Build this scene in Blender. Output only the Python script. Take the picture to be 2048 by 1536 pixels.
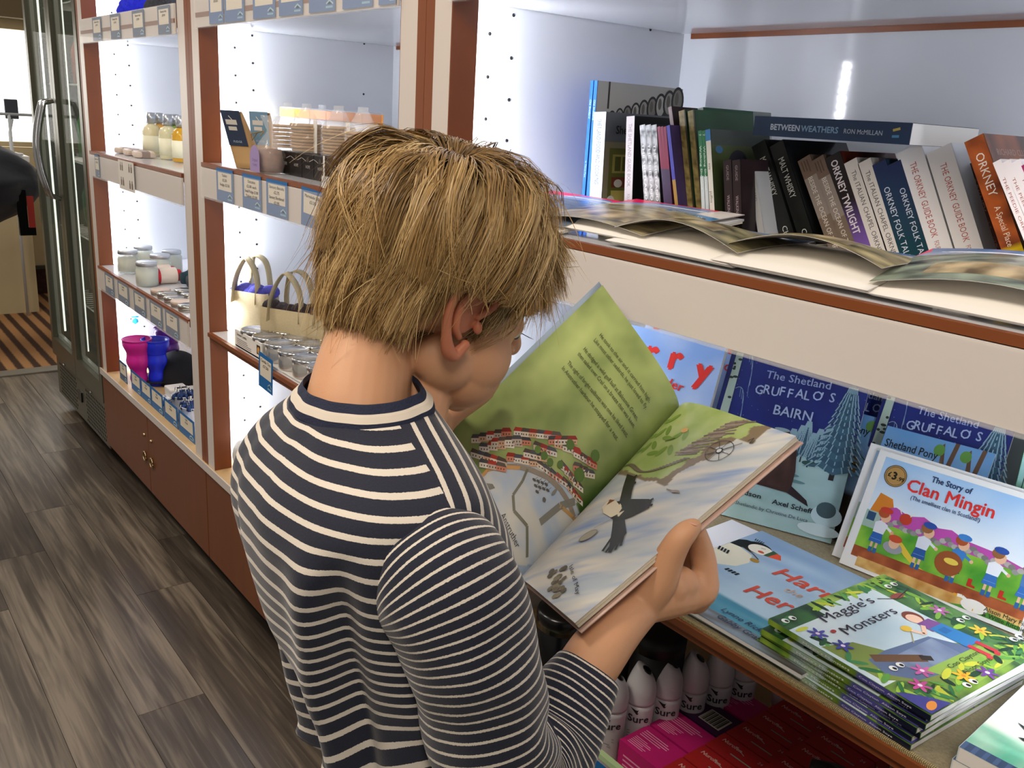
import bpy, math, random
import numpy as np
from mathutils import Vector as V, Matrix, noise
random.seed(7); rng = np.random.default_rng(7)
for o in list(bpy.data.objects): bpy.data.objects.remove(o)
S = bpy.context.scene; C = S.collection; PI = math.pi
# ------------------------------------------------------------------ camera (calibrated from vanishing points)
FPX = 1791.0; CAMZ = 1.318
RX = V((0.61215393, 0.25979012, -0.74684447)); RY = V((0.78850571, -0.12962062, 0.60121314)); RZ = V((0.05938279, -0.95692611, -0.28419377))
cd = bpy.data.cameras.new('camera'); cam = bpy.data.objects.new('camera', cd); C.objects.link(cam)
cd.sensor_width = 36; cd.lens = FPX / 2048 * 36; cd.clip_start = 0.02; cd.clip_end = 50
cam.matrix_world = Matrix(((RX[0], -RX[1], -RX[2], 0), (RY[0], -RY[1], -RY[2], 0), (RZ[0], -RZ[1], -RZ[2], CAMZ), (0, 0, 0, 1)))
S.camera = cam
def ray(u, v):
    c = V(((u - 1024) / FPX, (v - 768) / FPX, 1)); return V((RX.dot(c), RY.dot(c), RZ.dot(c)))
def at(u, v, ax, val):                      # point where a photo pixel meets a plane of the room
    r = ray(u, v); k = 'xyz'.index(ax); t = (val - (CAMZ if k == 2 else 0)) / r[k]
    return V((0, 0, CAMZ)) + r * t
def dp(u, v, t): return V((0, 0, CAMZ)) + ray(u, v) * t
# ------------------------------------------------------------------ world, lights, exposure
w = bpy.data.worlds.new('world'); S.world = w; w.use_nodes = True
w.node_tree.nodes['Background'].inputs[0].default_value = (1.0, .93, .86, 1)
w.node_tree.nodes['Background'].inputs[1].default_value = 0.22
S.view_settings.view_transform = 'Standard'; S.view_settings.look = 'None'
S.view_settings.gamma = 1; S.view_settings.use_curve_mapping = False; S.view_settings.exposure = 0.0
def area(name, loc, tgt, sx, sy, power, col):
    l = bpy.data.lights.new(name, 'AREA'); l.shape = 'RECTANGLE'; l.size = sx; l.size_y = sy; l.energy = power; l.color = col
    o = bpy.data.objects.new(name, l); C.objects.link(o); o.location = loc
    o.rotation_euler = (V(tgt) - V(loc)).to_track_quat('-Z', 'Y').to_euler(); return o
area('ceiling_lamp', (-1.0, -.5, 2.5), (-.9, .3, .9), .5, .5, 22, (1, .86, .72))
area('ceiling_lamp', (-2.6, -.3, 2.6), (-2.6, .3, 0), .5, .5, 17, (1, .90, .80))
area('ceiling_lamp', (-4.6, 0, 2.6), (-4.6, .3, 0), .6, .6, 20, (1, .92, .84))
area('ceiling_lamp', (.5, -.3, 2.4), (-.3, .8, .9), .5, .5, 15, (1, .88, .76))
# ------------------------------------------------------------------ helpers
def lin(h):
    if not isinstance(h, str): return tuple(h)[:3]
    h = h.lstrip('#'); r = []
    for i in (0, 2, 4):
        c = int(h[i:i+2], 16) / 255; r.append(c / 12.92 if c <= .04045 else ((c + .055) / 1.055) ** 2.4)
    return tuple(r)
MATS = {}
def mat(name, col='#808080', rough=.5, metal=0, spec=.5, bump=0, bscale=60, var=0, vscale=8, trans=0, alpha=1, emit=None, es=1, sss=0, coat=0, stretch=None, ior=1.45, sheen=0):
    if name in MATS: return MATS[name]
    m = bpy.data.materials.new(name); m.use_nodes = True; nt = m.node_tree; b = nt.nodes['Principled BSDF']
    c = lin(col); b.inputs['Base Color'].default_value = (*c, 1); b.inputs['Roughness'].default_value = rough
    b.inputs['Metallic'].default_value = metal; b.inputs['Specular IOR Level'].default_value = spec; b.inputs['IOR'].default_value = ior
    b.inputs['Transmission Weight'].default_value = trans; b.inputs['Alpha'].default_value = alpha
    b.inputs['Coat Weight'].default_value = coat; b.inputs['Sheen Weight'].default_value = sheen
    if sss: b.inputs['Subsurface Weight'].default_value = sss; b.inputs['Subsurface Radius'].default_value = (1, .3, .15); b.inputs['Subsurface Scale'].default_value = .006
    if emit: b.inputs['Emission Color'].default_value = (*lin(emit), 1); b.inputs['Emission Strength'].default_value = es
    tc = nt.nodes.new('ShaderNodeTexCoord'); mp = nt.nodes.new('ShaderNodeMapping'); nt.links.new(tc.outputs['Object'], mp.inputs[0])
    if stretch: mp.inputs['Scale'].default_value = stretch
    n = nt.nodes.new('ShaderNodeTexNoise'); n.inputs['Scale'].default_value = vscale; n.inputs['Detail'].default_value = 5
    nt.links.new(mp.outputs[0], n.inputs[0])
    if not var: var = .04
    mx = nt.nodes.new('ShaderNodeMix'); mx.data_type = 'RGBA'; nt.links.new(n.outputs[0], mx.inputs[0])
    mx.inputs[6].default_value = (*[x * (1 - var) for x in c], 1); mx.inputs[7].default_value = (*[min(1, x * (1 + var)) for x in c], 1)
    nt.links.new(mx.outputs[2], b.inputs['Base Color'])
    if bump:
        n2 = nt.nodes.new('ShaderNodeTexNoise'); n2.inputs['Scale'].default_value = bscale; n2.inputs['Detail'].default_value = 4
        nt.links.new(mp.outputs[0], n2.inputs[0]); bp = nt.nodes.new('ShaderNodeBump'); bp.inputs['Strength'].default_value = bump
        bp.inputs['Distance'].default_value = .002; nt.links.new(n2.outputs[0], bp.inputs['Height']); nt.links.new(bp.outputs[0], b.inputs['Normal'])
    MATS[name] = m; return m
def print_mat(name, rough, coat=0):
    m = mat(name, '#ffffff', rough, coat=coat); nt = m.node_tree; b = nt.nodes['Principled BSDF']
    a = nt.nodes.new('ShaderNodeVertexColor'); a.layer_name = 'Col'; nt.links.new(a.outputs[0], b.inputs['Base Color']); return m
PRINT = print_mat('glossy_print', .28); CARD = print_mat('matte_print', .5)
def link(o, parent=None):
    C.objects.link(o)
    if parent is not None: o.parent = parent
    return o
def tag(o, label=None, cat=None, group=None, kind=None):
    if label: o['label'] = label
    if cat: o['category'] = cat
    if group: o['group'] = group
    if kind: o['kind'] = kind
    return o
def thing(name, label, cat, M=None, group=None):
    o = bpy.data.objects.new(name, None); o.empty_display_size = .02; C.objects.link(o)
    if M is not None:
        if not isinstance(M, Matrix): M = Matrix.Translation(M)
        o.matrix_world = M
    WM[o.name] = o.matrix_basis.copy() if M is None else M.copy()
    return tag(o, label, cat, group)
WM = {}
def frame(o, A, B, n=None):                  # matrix from cover-right A, cover-up B
    A = V(A).normalized(); B = V(B); B = (B - A * B.dot(A)).normalized(); n = A.cross(B)
    M = Matrix.Identity(4)
    for i in range(3): M[i][0] = n[i]; M[i][1] = A[i]; M[i][2] = B[i]; M[i][3] = o[i]
    return M
class MB:
    def __init__(s): s.v = []; s.f = []; s.m = []; s.c = None; s.sm = []
    def add(s, vs, fs, mi=0, smooth=False):
        n = len(s.v); s.v += [tuple(x) for x in vs]
        for f in fs: s.f.append([n + i for i in f]); s.m.append(mi); s.sm.append(smooth)
        return s
    def box(s, a, b, mi=0, M=None):
        x0, y0, z0 = [min(p, q) for p, q in zip(a, b)]; x1, y1, z1 = [max(p, q) for p, q in zip(a, b)]
        vs = [V(p) for p in ((x0,y0,z0),(x1,y0,z0),(x1,y1,z0),(x0,y1,z0),(x0,y0,z1),(x1,y0,z1),(x1,y1,z1),(x0,y1,z1))]
        if M: vs = [M @ p for p in vs]
        return s.add(vs, [(0,3,2,1),(4,5,6,7),(0,1,5,4),(1,2,6,5),(2,3,7,6),(3,0,4,7)], mi)
    def rings(s, rs, mi=0, cap=True, close=True, smooth=True):
        n = len(rs[0]); vs = [p for r in rs for p in r]; fs = []
        for i in range(len(rs) - 1):
            for j in range(n if close else n - 1):
                k = (j + 1) % n; fs.append((i*n+j, i*n+k, (i+1)*n+k, (i+1)*n+j))
        if cap: fs.append(tuple(range(n))[::-1]); fs.append(tuple((len(rs)-1)*n + j for j in range(n)))
        return s.add(vs, fs, mi, smooth)
    def lathe(s, prof, c=(0,0,0), seg=24, mi=0, M=None, sx=1, sy=1):
        rs = []
        for r, z in prof:
            rr = []
            for j in range(seg):
                a = 2*PI*j/seg; p = V((c[0] + max(r, 1e-5)*math.cos(a)*sx, c[1] + max(r, 1e-5)*math.sin(a)*sy, c[2] + z)); rr.append(M @ p if M else p)
            rs.append(rr)
        return s.rings(rs, mi)
    def tube(s, pts, rad, seg=10, mi=0, cap=True):
        pts = [V(p) for p in pts]; n = len(pts)
        if not hasattr(rad, '__len__'): rad = [rad]*n
        t = (pts[1]-pts[0]).normalized(); up = V((0,0,1)) if abs(t.z) < .9 else V((1,0,0)); x = t.cross(up).normalized(); rs = []
        for i in range(n):
            t = (pts[min(i+1, n-1)] - pts[max(i-1, 0)]).normalized(); x = (x - t*x.dot(t)).normalized(); y = t.cross(x)
            rs.append([pts[i] + (x*math.cos(2*PI*j/seg) + y*math.sin(2*PI*j/seg))*rad[i] for j in range(seg)])
        return s.rings(rs, mi, cap)
    def ball(s, c, r, seg=16, nr=9, M=None, mi=0):
        if not hasattr(r, '__len__'): r = (r, r, r)
        rs = []
        for i in range(nr+1):
            th = PI*i/nr; th = min(max(th, .02), PI-.02); rr = []
            for j in range(seg):
                a = 2*PI*j/seg; p = V((r[0]*math.sin(th)*math.cos(a), r[1]*math.sin(th)*math.sin(a), -r[2]*math.cos(th)))
                if M: p = M @ p
                rr.append(V(c) + p)
            rs.append(rr)
        return s.rings(rs, mi)
    def build(s, name, mats, parent=None, label=None, bevel=0, world=False, kind=None):
        me = bpy.data.meshes.new(name); vs = s.v
        if world and parent is not None:
            I = WM[parent.name].inverted(); vs = [tuple(I @ V(p)) for p in vs]
        me.from_pydata([tuple(p) for p in vs], [], s.f)
        for m in (mats if isinstance(mats, (list, tuple)) else [mats]): me.materials.append(m)
        me.polygons.foreach_set('material_index', s.m); me.polygons.foreach_set('use_smooth', s.sm); me.update()
        o = bpy.data.objects.new(name, me); link(o, parent)
        if bevel:
            b = o.modifiers.new('bevel', 'BEVEL'); b.width = bevel; b.segments = 2; b.limit_method = 'ANGLE'; b.harden_normals = False
        WM[o.name] = WM[parent.name].copy() if parent is not None and parent.name in WM else Matrix.Identity(4)
        if label: o['label'] = label
        if kind: o['kind'] = kind
        return o
def copy_tree(o, M=None, label=None):
    c = o.copy(); C.objects.link(c)
    if M is not None: c.matrix_world = M
    if label: c['label'] = label
    for ch in o.children:
        d = ch.copy(); C.objects.link(d); d.parent = c
        for g in ch.children:
            e = g.copy(); C.objects.link(e); e.parent = d
    return c
# ---- flat print: coloured shapes and lettering laid on a surface
TC = {}
def glyphs(s, bold=0):
    k = (s, bold)
    if k in TC: return TC[k]
    cu = bpy.data.curves.new('t', 'FONT'); cu.body = s; cu.size = 1; cu.resolution_u = 2; cu.offset = bold
    o = bpy.data.objects.new('t', cu); C.objects.link(o); me = bpy.data.meshes.new_from_object(o.evaluated_get(bpy.context.evaluated_depsgraph_get()))
    co = np.zeros(len(me.vertices)*3); me.vertices.foreach_get('co', co); co = co.reshape(-1, 3)[:, :2]
    fs = [tuple(p.vertices) for p in me.polygons]; bpy.data.objects.remove(o); bpy.data.curves.remove(cu); bpy.data.meshes.remove(me)
    wd = (co[:, 0].max(), co[:, 0].min()) if len(co) else (0, 0); TC[k] = (co, fs, wd); return TC[k]
class Art:
    def __init__(s, w, h): s.w = w; s.h = h; s.v = []; s.f = []; s.c = []; s.z = 0
    def _add(s, pts, fs, col):
        n = len(s.v); s.z += 1; z = s.z
        s.v += [(p[0], p[1], z) for p in pts]
        for f in fs:
            s.f.append([n+i for i in f]); s.c.append([lin(col)]*len(f))
    def poly(s, pts, col): s._add(pts, [tuple(range(len(pts)))], col); return s
    def rect(s, x0, y0, x1, y1, col): return s.poly([(x0,y0),(x1,y0),(x1,y1),(x0,y1)], col)
    def ell(s, x, y, a, b, col, n=20, rot=0):
        c, t = math.cos(rot), math.sin(rot)
        return s.poly([(x + a*math.cos(2*PI*i/n)*c - b*math.sin(2*PI*i/n)*t, y + a*math.cos(2*PI*i/n)*t + b*math.sin(2*PI*i/n)*c) for i in range(n)], col)
    def line(s, pts, wd, col):
        q_ = [pts[0]]
        for (a, b), (c, d) in zip(pts[:-1], pts[1:]):
            n_ = max(1, int(math.hypot(c-a, d-b)/.007)) if s.w > .18 else 1
            q_ += [(a+(c-a)*i/n_, b+(d-b)*i/n_) for i in range(1, n_+1)]
        for (a, b), (c, d) in zip(q_[:-1], q_[1:]):
            L = math.hypot(c-a, d-b) or 1e-6; nx, ny = -(d-b)/L*wd/2, (c-a)/L*wd/2
            s.poly([(a-nx,b-ny),(c-nx,d-ny),(c+nx,d+ny),(a+nx,b+ny)], col); s.z -= 1
        s.z += 1; return s
    def grid(s, nx, ny, fn, x0=0, y0=0, x1=None, y1=None):
        x1 = s.w if x1 is None else x1; y1 = s.h if y1 is None else y1
        n = len(s.v); s.z += 1
        for j in range(ny+1):
            for i in range(nx+1): s.v.append((x0+(x1-x0)*i/nx, y0+(y1-y0)*j/ny, s.z))
        cols = [[lin(fn(x0+(x1-x0)*i/nx, y0+(y1-y0)*j/ny)) for i in range(nx+1)] for j in range(ny+1)]
        for j in range(ny):
            for i in range(nx):
                q = ((j,i),(j,i+1),(j+1,i+1),(j+1,i)); s.f.append([n+a*(nx+1)+b for a, b in q]); s.c.append([cols[a][b] for a, b in q])
        return s
    def text(s, t, x, y, size, col, rot=0, al='l', xs=1, sh=0, bold=0, fit=None):
        if bold > .008:
            bo = bold*size*.9
            for ox, oy in ((-bo, 0), (bo, 0), (0, bo), (0, -bo)): s.text(t, x+ox, y+oy, size, col, rot, al, xs, sh, 0, fit)
            return s
        co, fs, wd = glyphs(t, 0)
        if not len(co): return s
        W = (wd[0]-wd[1])
        if fit: xs = fit/(W*size)
        X = co[:, 0]*size*xs + co[:, 1]*sh*size; Y = co[:, 1]*size
        if al == 'c': X = X - W*size*xs/2
        if al == 'r': X = X - W*size*xs
        c, r = math.cos(rot), math.sin(rot); s._add(list(zip(x + X*c - Y*r, y + X*r + Y*c)), fs, col); return s
    def lines(s, x0, y0, x1, y1, n, col, wd=None):     # unreadably small print, as rows of short strokes
        dy = (y1-y0)/n; wd = wd or dy*.35
        for i in range(n): s.rect(x0, y0+dy*i, x0+(x1-x0)*random.uniform(.6, 1), y0+dy*i+wd, col); s.z -= 1
        s.z += 1; return s
    def build(s, name, parent, fn, mt=None, world=False, dz=.00004, z0=.0002, label=None, lift=0):
        dz = min(dz, .0012/max(1, s.z)); vs = [V(fn(x, y, z0 + z*dz + (lift if z > 1 else 0))) for x, y, z in s.v]
        if world and parent is not None: I = WM[parent.name].inverted(); vs = [I @ p for p in vs]
        me = bpy.data.meshes.new(name); me.from_pydata([tuple(p) for p in vs], [], s.f); me.materials.append(mt or PRINT)
        a = me.color_attributes.new('Col', 'FLOAT_COLOR', 'CORNER'); flat = []
        for cs in s.c:
            for c in cs: flat += [c[0], c[1], c[2], 1]
        a.data.foreach_set('color', flat); me.update(); o = bpy.data.objects.new(name, me); link(o, parent)
        WM[o.name] = Matrix.Identity(4)
        if label: o['label'] = label
        return o
def mixc(a, b, t): a = lin(a); b = lin(b); t = min(1, max(0, t)); return tuple(a[i]*(1-t)+b[i]*t for i in range(3))
def nz(x, y, s=1, o=0): return noise.noise(V((x*s, y*s, o)))
def fbm(x, y, s=1, o=0): return nz(x,y,s,o)+.5*nz(x,y,s*2,o+9)+.25*nz(x,y,s*4,o+21)
# ------------------------------------------------------------------ materials
brown = mat('brown_laminate', '#74401e', .38, var=.14, vscale=3, stretch=(14, 14, 1), bump=.05)
browne = mat('brown_edge', '#804624', .4, var=.1, vscale=12)
cream = mat('cream_laminate', '#d6cdc5', .3); white = mat('white_laminate', '#dadce0', .075, var=.02)
acry = mat('clear_acrylic', '#ffffff', .04, alpha=.14, spec=.6); beige = mat('beige_top', '#c9a878', .45, var=.12, vscale=90)
black = mat('black_plastic', '#0b0b0c', .25); darkhole = mat('dark_hole', '#151515', .8)
steel = mat('brushed_steel', '#5d5c52', .34, metal=.85, var=.1, vscale=5, stretch=(1, 1, 30)); chrome = mat('chrome', '#cfcfcf', .15, metal=1)
led = mat('led_light', '#ffffff', .5, emit='#f0f4ff', es=310)
paper = mat('page_paper', '#e0d4be', .8, var=.08, vscale=400, stretch=(1, 1, 1)); paperw = mat('white_paper', '#e9e6df', .7)
# ------------------------------------------------------------------ floor, carpet, far wall
def floor_mat():
    m = mat('vinyl_plank', '#5c544a', .4); nt = m.node_tree; b = nt.nodes['Principled BSDF']; b.inputs['Roughness'].default_value = .33
    oi = nt.nodes.new('ShaderNodeObjectInfo'); tc = nt.nodes.new('ShaderNodeTexCoord')
    ad = nt.nodes.new('ShaderNodeVectorMath'); ad.operation = 'ADD'; mu = nt.nodes.new('ShaderNodeVectorMath'); mu.operation = 'SCALE'; mu.inputs[3].default_value = 7
    cb = nt.nodes.new('ShaderNodeCombineXYZ'); nt.links.new(oi.outputs['Random'], cb.inputs[0]); nt.links.new(oi.outputs['Random'], cb.inputs[1])
    nt.links.new(cb.outputs[0], mu.inputs[0]); nt.links.new(tc.outputs['Object'], ad.inputs[0]); nt.links.new(mu.outputs[0], ad.inputs[1])
    mp = nt.nodes.new('ShaderNodeMapping'); mp.inputs['Scale'].default_value = (1.6, 34, 1); nt.links.new(ad.outputs[0], mp.inputs[0])
    n = nt.nodes.new('ShaderNodeTexNoise'); n.inputs['Scale'].default_value = 2.2; n.inputs['Detail'].default_value = 7; n.inputs['Distortion'].default_value = .7; nt.links.new(mp.outputs[0], n.inputs[0])
    mp2 = nt.nodes.new('ShaderNodeMapping'); mp2.inputs['Scale'].default_value = (.7, 7, 1); nt.links.new(ad.outputs[0], mp2.inputs[0])
    n2 = nt.nodes.new('ShaderNodeTexNoise'); n2.inputs['Scale'].default_value = 2; n2.inputs['Detail'].default_value = 3; nt.links.new(mp2.outputs[0], n2.inputs[0])
    m1 = nt.nodes.new('ShaderNodeMath'); m1.operation = 'MULTIPLY_ADD'; m1.inputs[1].default_value = .55; nt.links.new(n.outputs[0], m1.inputs[0])
    m2 = nt.nodes.new('ShaderNodeMath'); m2.operation = 'MULTIPLY_ADD'; m2.inputs[1].default_value = .6; nt.links.new(n2.outputs[0], m2.inputs[0])
    m3 = nt.nodes.new('ShaderNodeMath'); m3.operation = 'MULTIPLY'; m3.inputs[1].default_value = .16; nt.links.new(oi.outputs['Random'], m3.inputs[0])
    m4 = nt.nodes.new('ShaderNodeMath'); m4.operation = 'SUBTRACT'; m4.inputs[1].default_value = .16; nt.links.new(m3.outputs[0], m4.inputs[0])
    nt.links.new(m4.outputs[0], m2.inputs[2]); nt.links.new(m2.outputs[0], m1.inputs[2])
    cr = nt.nodes.new('ShaderNodeValToRGB'); e = cr.color_ramp.elements; e[0].position = .28; e[0].color = (*lin('#2f2823'), 1); e[1].position = .68; e[1].color = (*lin('#837868'), 1)
    q = cr.color_ramp.elements.new(.48); q.color = (*lin('#4e453b'), 1); nt.links.new(m1.outputs[0], cr.inputs[0]); nt.links.new(cr.outputs[0], b.inputs['Base Color'])
    return m
fm = floor_mat()
fl = MB().box((-4.68, -1.5, -.03), (.8, 1.36, -.004)).build('floor', mat('floor_base', '#2b2723', .7)); fl['kind'] = 'structure'
pw = .148; k = 0
for r in range(-6, 6):
    x = -4.66 + ((r*37) % 10)/10 - .9
    while x < .6:
        x0, x1 = max(x, -4.66), min(x+1.22, .75)
        if x1 - x0 > .02:
            MB().box((x0+.0006, r*pw+.0006, -.004), (x1-.0006, (r+1)*pw-.0006, 0)).build('plank', fm, fl)
        x += 1.22
car = mat('striped_carpet', '#6b4a2c', .95, bump=.8, bscale=250); nt = car.node_tree
wv = nt.nodes.new('ShaderNodeTexWave'); wv.bands_direction = 'Y'; wv.inputs['Scale'].default_value = 4.2; wv.inputs['Distortion'].default_value = .6; wv.inputs['Detail Scale'].default_value = 30
tc = nt.nodes.new('ShaderNodeTexCoord'); nt.links.new(tc.outputs['Object'], wv.inputs[0]); cr = nt.nodes.new('ShaderNodeValToRGB'); e = cr.color_ramp.elements
e[0].color = (*lin('#3f2717'), 1); e[1].color = (*lin('#a87a4c'), 1); e[0].position = .25; e[1].position = .6; nt.links.new(wv.outputs[0], cr.inputs[0]); nt.links.new(cr.outputs[0], nt.nodes['Principled BSDF'].inputs['Base Color'])
tag(MB().box((-6.6, -1.5, -.03), (-4.72, 1.9, .004)).build('carpet', car), kind='structure')
tag(MB().box((-4.74, -1.5, -.02), (-4.65, 1.6, .008)).build('trim_1', mat('floor_bar', '#7d786c', .45, metal=.4), bevel=.003), kind='structure')
wallm = mat('cream_panel', '#c9b78e', .6, var=.06)
wl = MB().box((-6.7, -1.5, 0), (-6.6, 1.9, .95)).box((-6.7, -1.5, 1.69), (-6.6, 1.9, 1.72)).build('wall_far', wallm); wl['kind'] = 'structure'
for y0 in (-.9, -.25, .4, 1.05): MB().box((-6.6, y0+.004, .19), (-6.588, y0+.646, .93)).build('panel', wallm, wl, bevel=.003)
hb = MB().box((-6.75, -1.5, 1.72), (-6.45, 1.9, 2.2)).build('trim_2', mat('dark_bulkhead', '#6a5a3c', .7)); hb['kind'] = 'structure'
bm_ = mat('patterned_carpet_base', '#3a2018', .9, bump=.5, bscale=120, var=.8, vscale=45)
tag(MB().box((-6.6, -1.5, 0), (-6.57, 1.9, .17)).box((-6.6, -1.5, .17), (-6.565, 1.9, .19), 1).build('baseboard_far', [bm_, mat('dark_trim', '#3b3a30', .5)]), kind='structure')
wi = MB().box((-6.72, -1.5, .95), (-6.70, 1.9, 1.7)).build('window_1', mat('bright_daylight', '#ffffff', .5, emit='#fffdf8', es=2.2)); wi['kind'] = 'structure'
MB().box((-6.66, -1.5, .955), (-6.6, 1.9, .985)).box((-6.66, -1.5, 1.66), (-6.6, 1.9, 1.69)).build('window_frame', wallm, wi)
MB().box((-6.69, -1.5, .99), (-6.685, 1.9, 1.655)).build('pane', mat('window_glass', '#ffffff', .02, alpha=.1), wi)
# things on the sill of the bright window
rl = thing('handrail', 'thin pale rail crossing the bright window behind the dark coat', 'rail', V((-5.93, .7, 1.17)))
MB().tube([(0, -1.2, 0), (0, .5, 0)], .008).build('bar', mat('pale_metal', '#c9ced0', .4), rl)
for yy in (-1.1, .3): MB().tube([(0, yy, 0), (0, yy, -1.17)], .008).build('post', MATS['pale_metal'], rl)
sc = thing('pay_terminal', 'small dark device on a thin stalk against the bright window', 'device', at(22, 212, 'x', -6.1))
q = WM[sc.name].translation
MB().box((-.01, -.035, -.02), (.01, .035, .09)).build('screen', mat('dark_grey_plastic', '#3c4048', .4), sc, bevel=.004)
MB().tube([(0, 0, -.02), (0, -.02, -.1), (0, -.02, -.22)], .008).lathe([(0, -.225), (.06, -.225), (.06, -.215), (0, -.21)], (0, -.02, 0)).build('stalk', MATS['pale_metal'], sc)
tb = thing('side_counter', 'low pale counter in front of the bright window', 'counter', V((-6.2, .6, 0)))
MB().box((-.2, -.9, .9), (.2, .5, .935)).build('counter_top', mat('pale_top', '#e6e6e0', .3), tb, bevel=.004)
MB().box((-.18, -.88, 0), (.18, .48, .9)).build('body', wallm, tb)
sc.matrix_world = Matrix.Translation(V((q.x, q.y, .935+.225)))
# dark coat with strap hanging left of the fridge
ct = thing('coat', 'dark navy padded coat hanging at left edge beside the fridge', 'coat', V((-5.0, .5, 1.0)))
navyc = mat('navy_nylon', '#161c26', .6, bump=.5, bscale=25, sheen=.3)
m = MB(); rs = []
for i in range(17):
    t = i/16; r = math.sin(PI*min(max(t, .03), .97))**.55; rr = []
    c0 = at(-70 + 22*t, 275 + 175*t, 'x', -5.0)
    for j in range(28):
        a = 2*PI*j/28; k = 1 + .20*noise.noise(V((math.cos(a)*2, math.sin(a)*2, t*5)))+.07*noise.noise(V((math.cos(a)*6, math.sin(a)*6, t*14)))
        rr.append(c0 + V((.16*r*math.cos(a)*k, .30*r*math.sin(a)*k, 0)))
    rs.append(rr)
m.rings(rs).build('body', navyc, ct, world=True)
p0, p1 = at(52, 380, 'x', -4.9), at(58, 466, 'x', -4.9)
MB().box(p0+V((-.01, -.045, 0)), p1+V((.01, .0, 0))).build('strap', black, ct, world=True)
MB().box(at(58, 392, 'x', -4.885)+V((0, -.012, 0)), at(66, 455, 'x', -4.885)+V((.004, .012, 0))).build('strap', mat('red_webbing', '#9c2a20', .7), ct, label='red webbing strap', world=True)
MB().box(p1+V((-.015, -.04, -.01)), p1+V((.015, .03, .03))).build('buckle', black, ct, world=True)
# the stand that carries the coat
st = thing('coat_stand', 'slim dark stand holding the navy coat', 'stand', V((-5.1, .27, 0)))
MB().tube([(0, 0, .02), (0, 0, 1.12)], .015).lathe([(0, 0), (.14, 0), (.14, .02), (0, .03)]).build('pole', black, st)
# ------------------------------------------------------------------ glass door fridge
FX0, FX1, FY = -4.13, -3.326, .79
fr = thing('display_fridge', 'tall steel drinks fridge with two glass doors and perforated grille', 'fridge', V((FX0, FY, 0)))
W_ = FX1-FX0; dk = mat('fridge_interior', '#1c211e', .3); fs = mat('fridge_frame', '#6b6a5c', .32, metal=.6, var=.08)
m = MB(); m.box((0, .03, .24), (.02, .6, 1.98)); m.box((W_-.02, .03, .24), (W_, .6, 1.98)); m.box((0, .58, .24), (W_, .6, 1.98)); m.box((0, .03, .22), (W_, .6, .25)); m.box((0, .03, 1.96), (W_, .6, 2.0))
m.build('cabinet', dk, fr)
MB().box((0, .03, .05), (W_, .6, .215)).build('base', fs, fr, bevel=.004)
for x in (.06, W_-.06): MB().lathe([(0, 0), (.025, 0), (.02, .05), (0, .05)], (x, .1, 0)).build('foot', black, fr)
gr = MB().box((0, 0, .055), (W_, .035, .225)).build('grille', fs, fr, bevel=.003); hm = MB()
for side in (0, 1):
    for i in range(13):
        for j in range(9):
            cx = .06 + side*(W_/2+.03) + i*.022 + (j % 2)*.011; cz = .075 + j*.0155
            if cx < W_-.03 and abs(cx - W_/2) > .06:
                hm.lathe([(0, 0), (.0055, 0), (.0055, .0012), (0, .0012)], (0, 0, 0), 6, M=Matrix.Translation((cx, .0006, cz)) @ Matrix.Rotation(PI/2, 4, 'X'))
hm.build('perforation', darkhole, gr, kind='stuff'); MB().box((W_/2-.03, -.006, .13), (W_/2+.03, 0, .17)).build('lock', black, gr)
for x in (.15, W_-.22): MB().ball((x, -.002, .215), .006, 8, 5).build('screw', chrome, gr)
glassm = mat('fridge_glass', '#9aa596', .03, alpha=.13, spec=.9)
for k in (0, 1):
    x0, x1 = k*W_/2+.002, (k+1)*W_/2-.002
    d = MB().box((x0, -.012, .235), (x0+.035, .03, 1.99)).box((x1-.035, -.012, .235), (x1, .03, 1.99)).box((x0+.035, -.012, .235), (x1-.035, .03, .31)).box((x0+.035, -.012, 1.9), (x1-.035, .03, 1.99)).build('door', fs, fr)
    MB().box((x0+.035, 0, .31), (x1-.035, .006, 1.9)).build('pane', glassm, d)
    MB().box((x0+.035, .007, .31), (x0+.041, .02, 1.9)).box((x1-.041, .007, .31), (x1-.035, .02, 1.9)).box((x0+.035, .007, .31), (x1-.035, .02, .325)).build('gasket', mat('pale_gasket', '#a9aea4', .3, metal=.3), d)
    hx = W_/2 + (.03 if k else -.03); z0, z1 = .93, 1.28
    MB().tube([(hx, -.02, z0), (hx, -.05, z0+.01)] + [(hx, -.05-.03*math.sin(PI*i/12), z0+.01+(z1-z0-.02)*i/12) for i in range(1, 12)] + [(hx, -.05, z1-.01), (hx, -.02, z1)], .009).build('handle', chrome, d)
for z in (.5, .78, 1.06, 1.34, 1.62):
    m = MB()
    for i in range(20): m.tube([(.03+i*(W_-.06)/19, .06, z), (.03+i*(W_-.06)/19, .55, z)], .0022, 5)
    m.tube([(.02, .06, z), (W_-.02, .06, z)], .004, 6); m.build('shelf', mat('wire_shelf', '#b9bcb4', .3, metal=.5), fr)
for x in (.025, W_/2): MB().box((x, .035, .33), (x+.006, .042, 1.88)).build('light_tube', mat('fridge_light', '#ffffff', .5, emit='#eef6ea', es=1.2), fr)
FM = {}
def drink(label, x, y, z, h, r, col, cap, group):
    o = thing('drink_bottle', label, 'bottle', V((FX0+x, FY+y, z)), group)
    MB().lathe([(0, 0), (r, 0), (r, h*.62), (r*.45, h*.8), (r*.42, h*.93), (0, h*.93)]).build('body', mat('drink_'+col, col, .15, trans=.3), o)
    MB().lathe([(0, h*.93), (r*.5, h*.93), (r*.5, h), (0, h)]).build('cap', mat('cap_'+cap, cap, .4), o)
zz = {0: .5, 1: .78, 2: 1.06, 3: 1.34}
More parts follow.
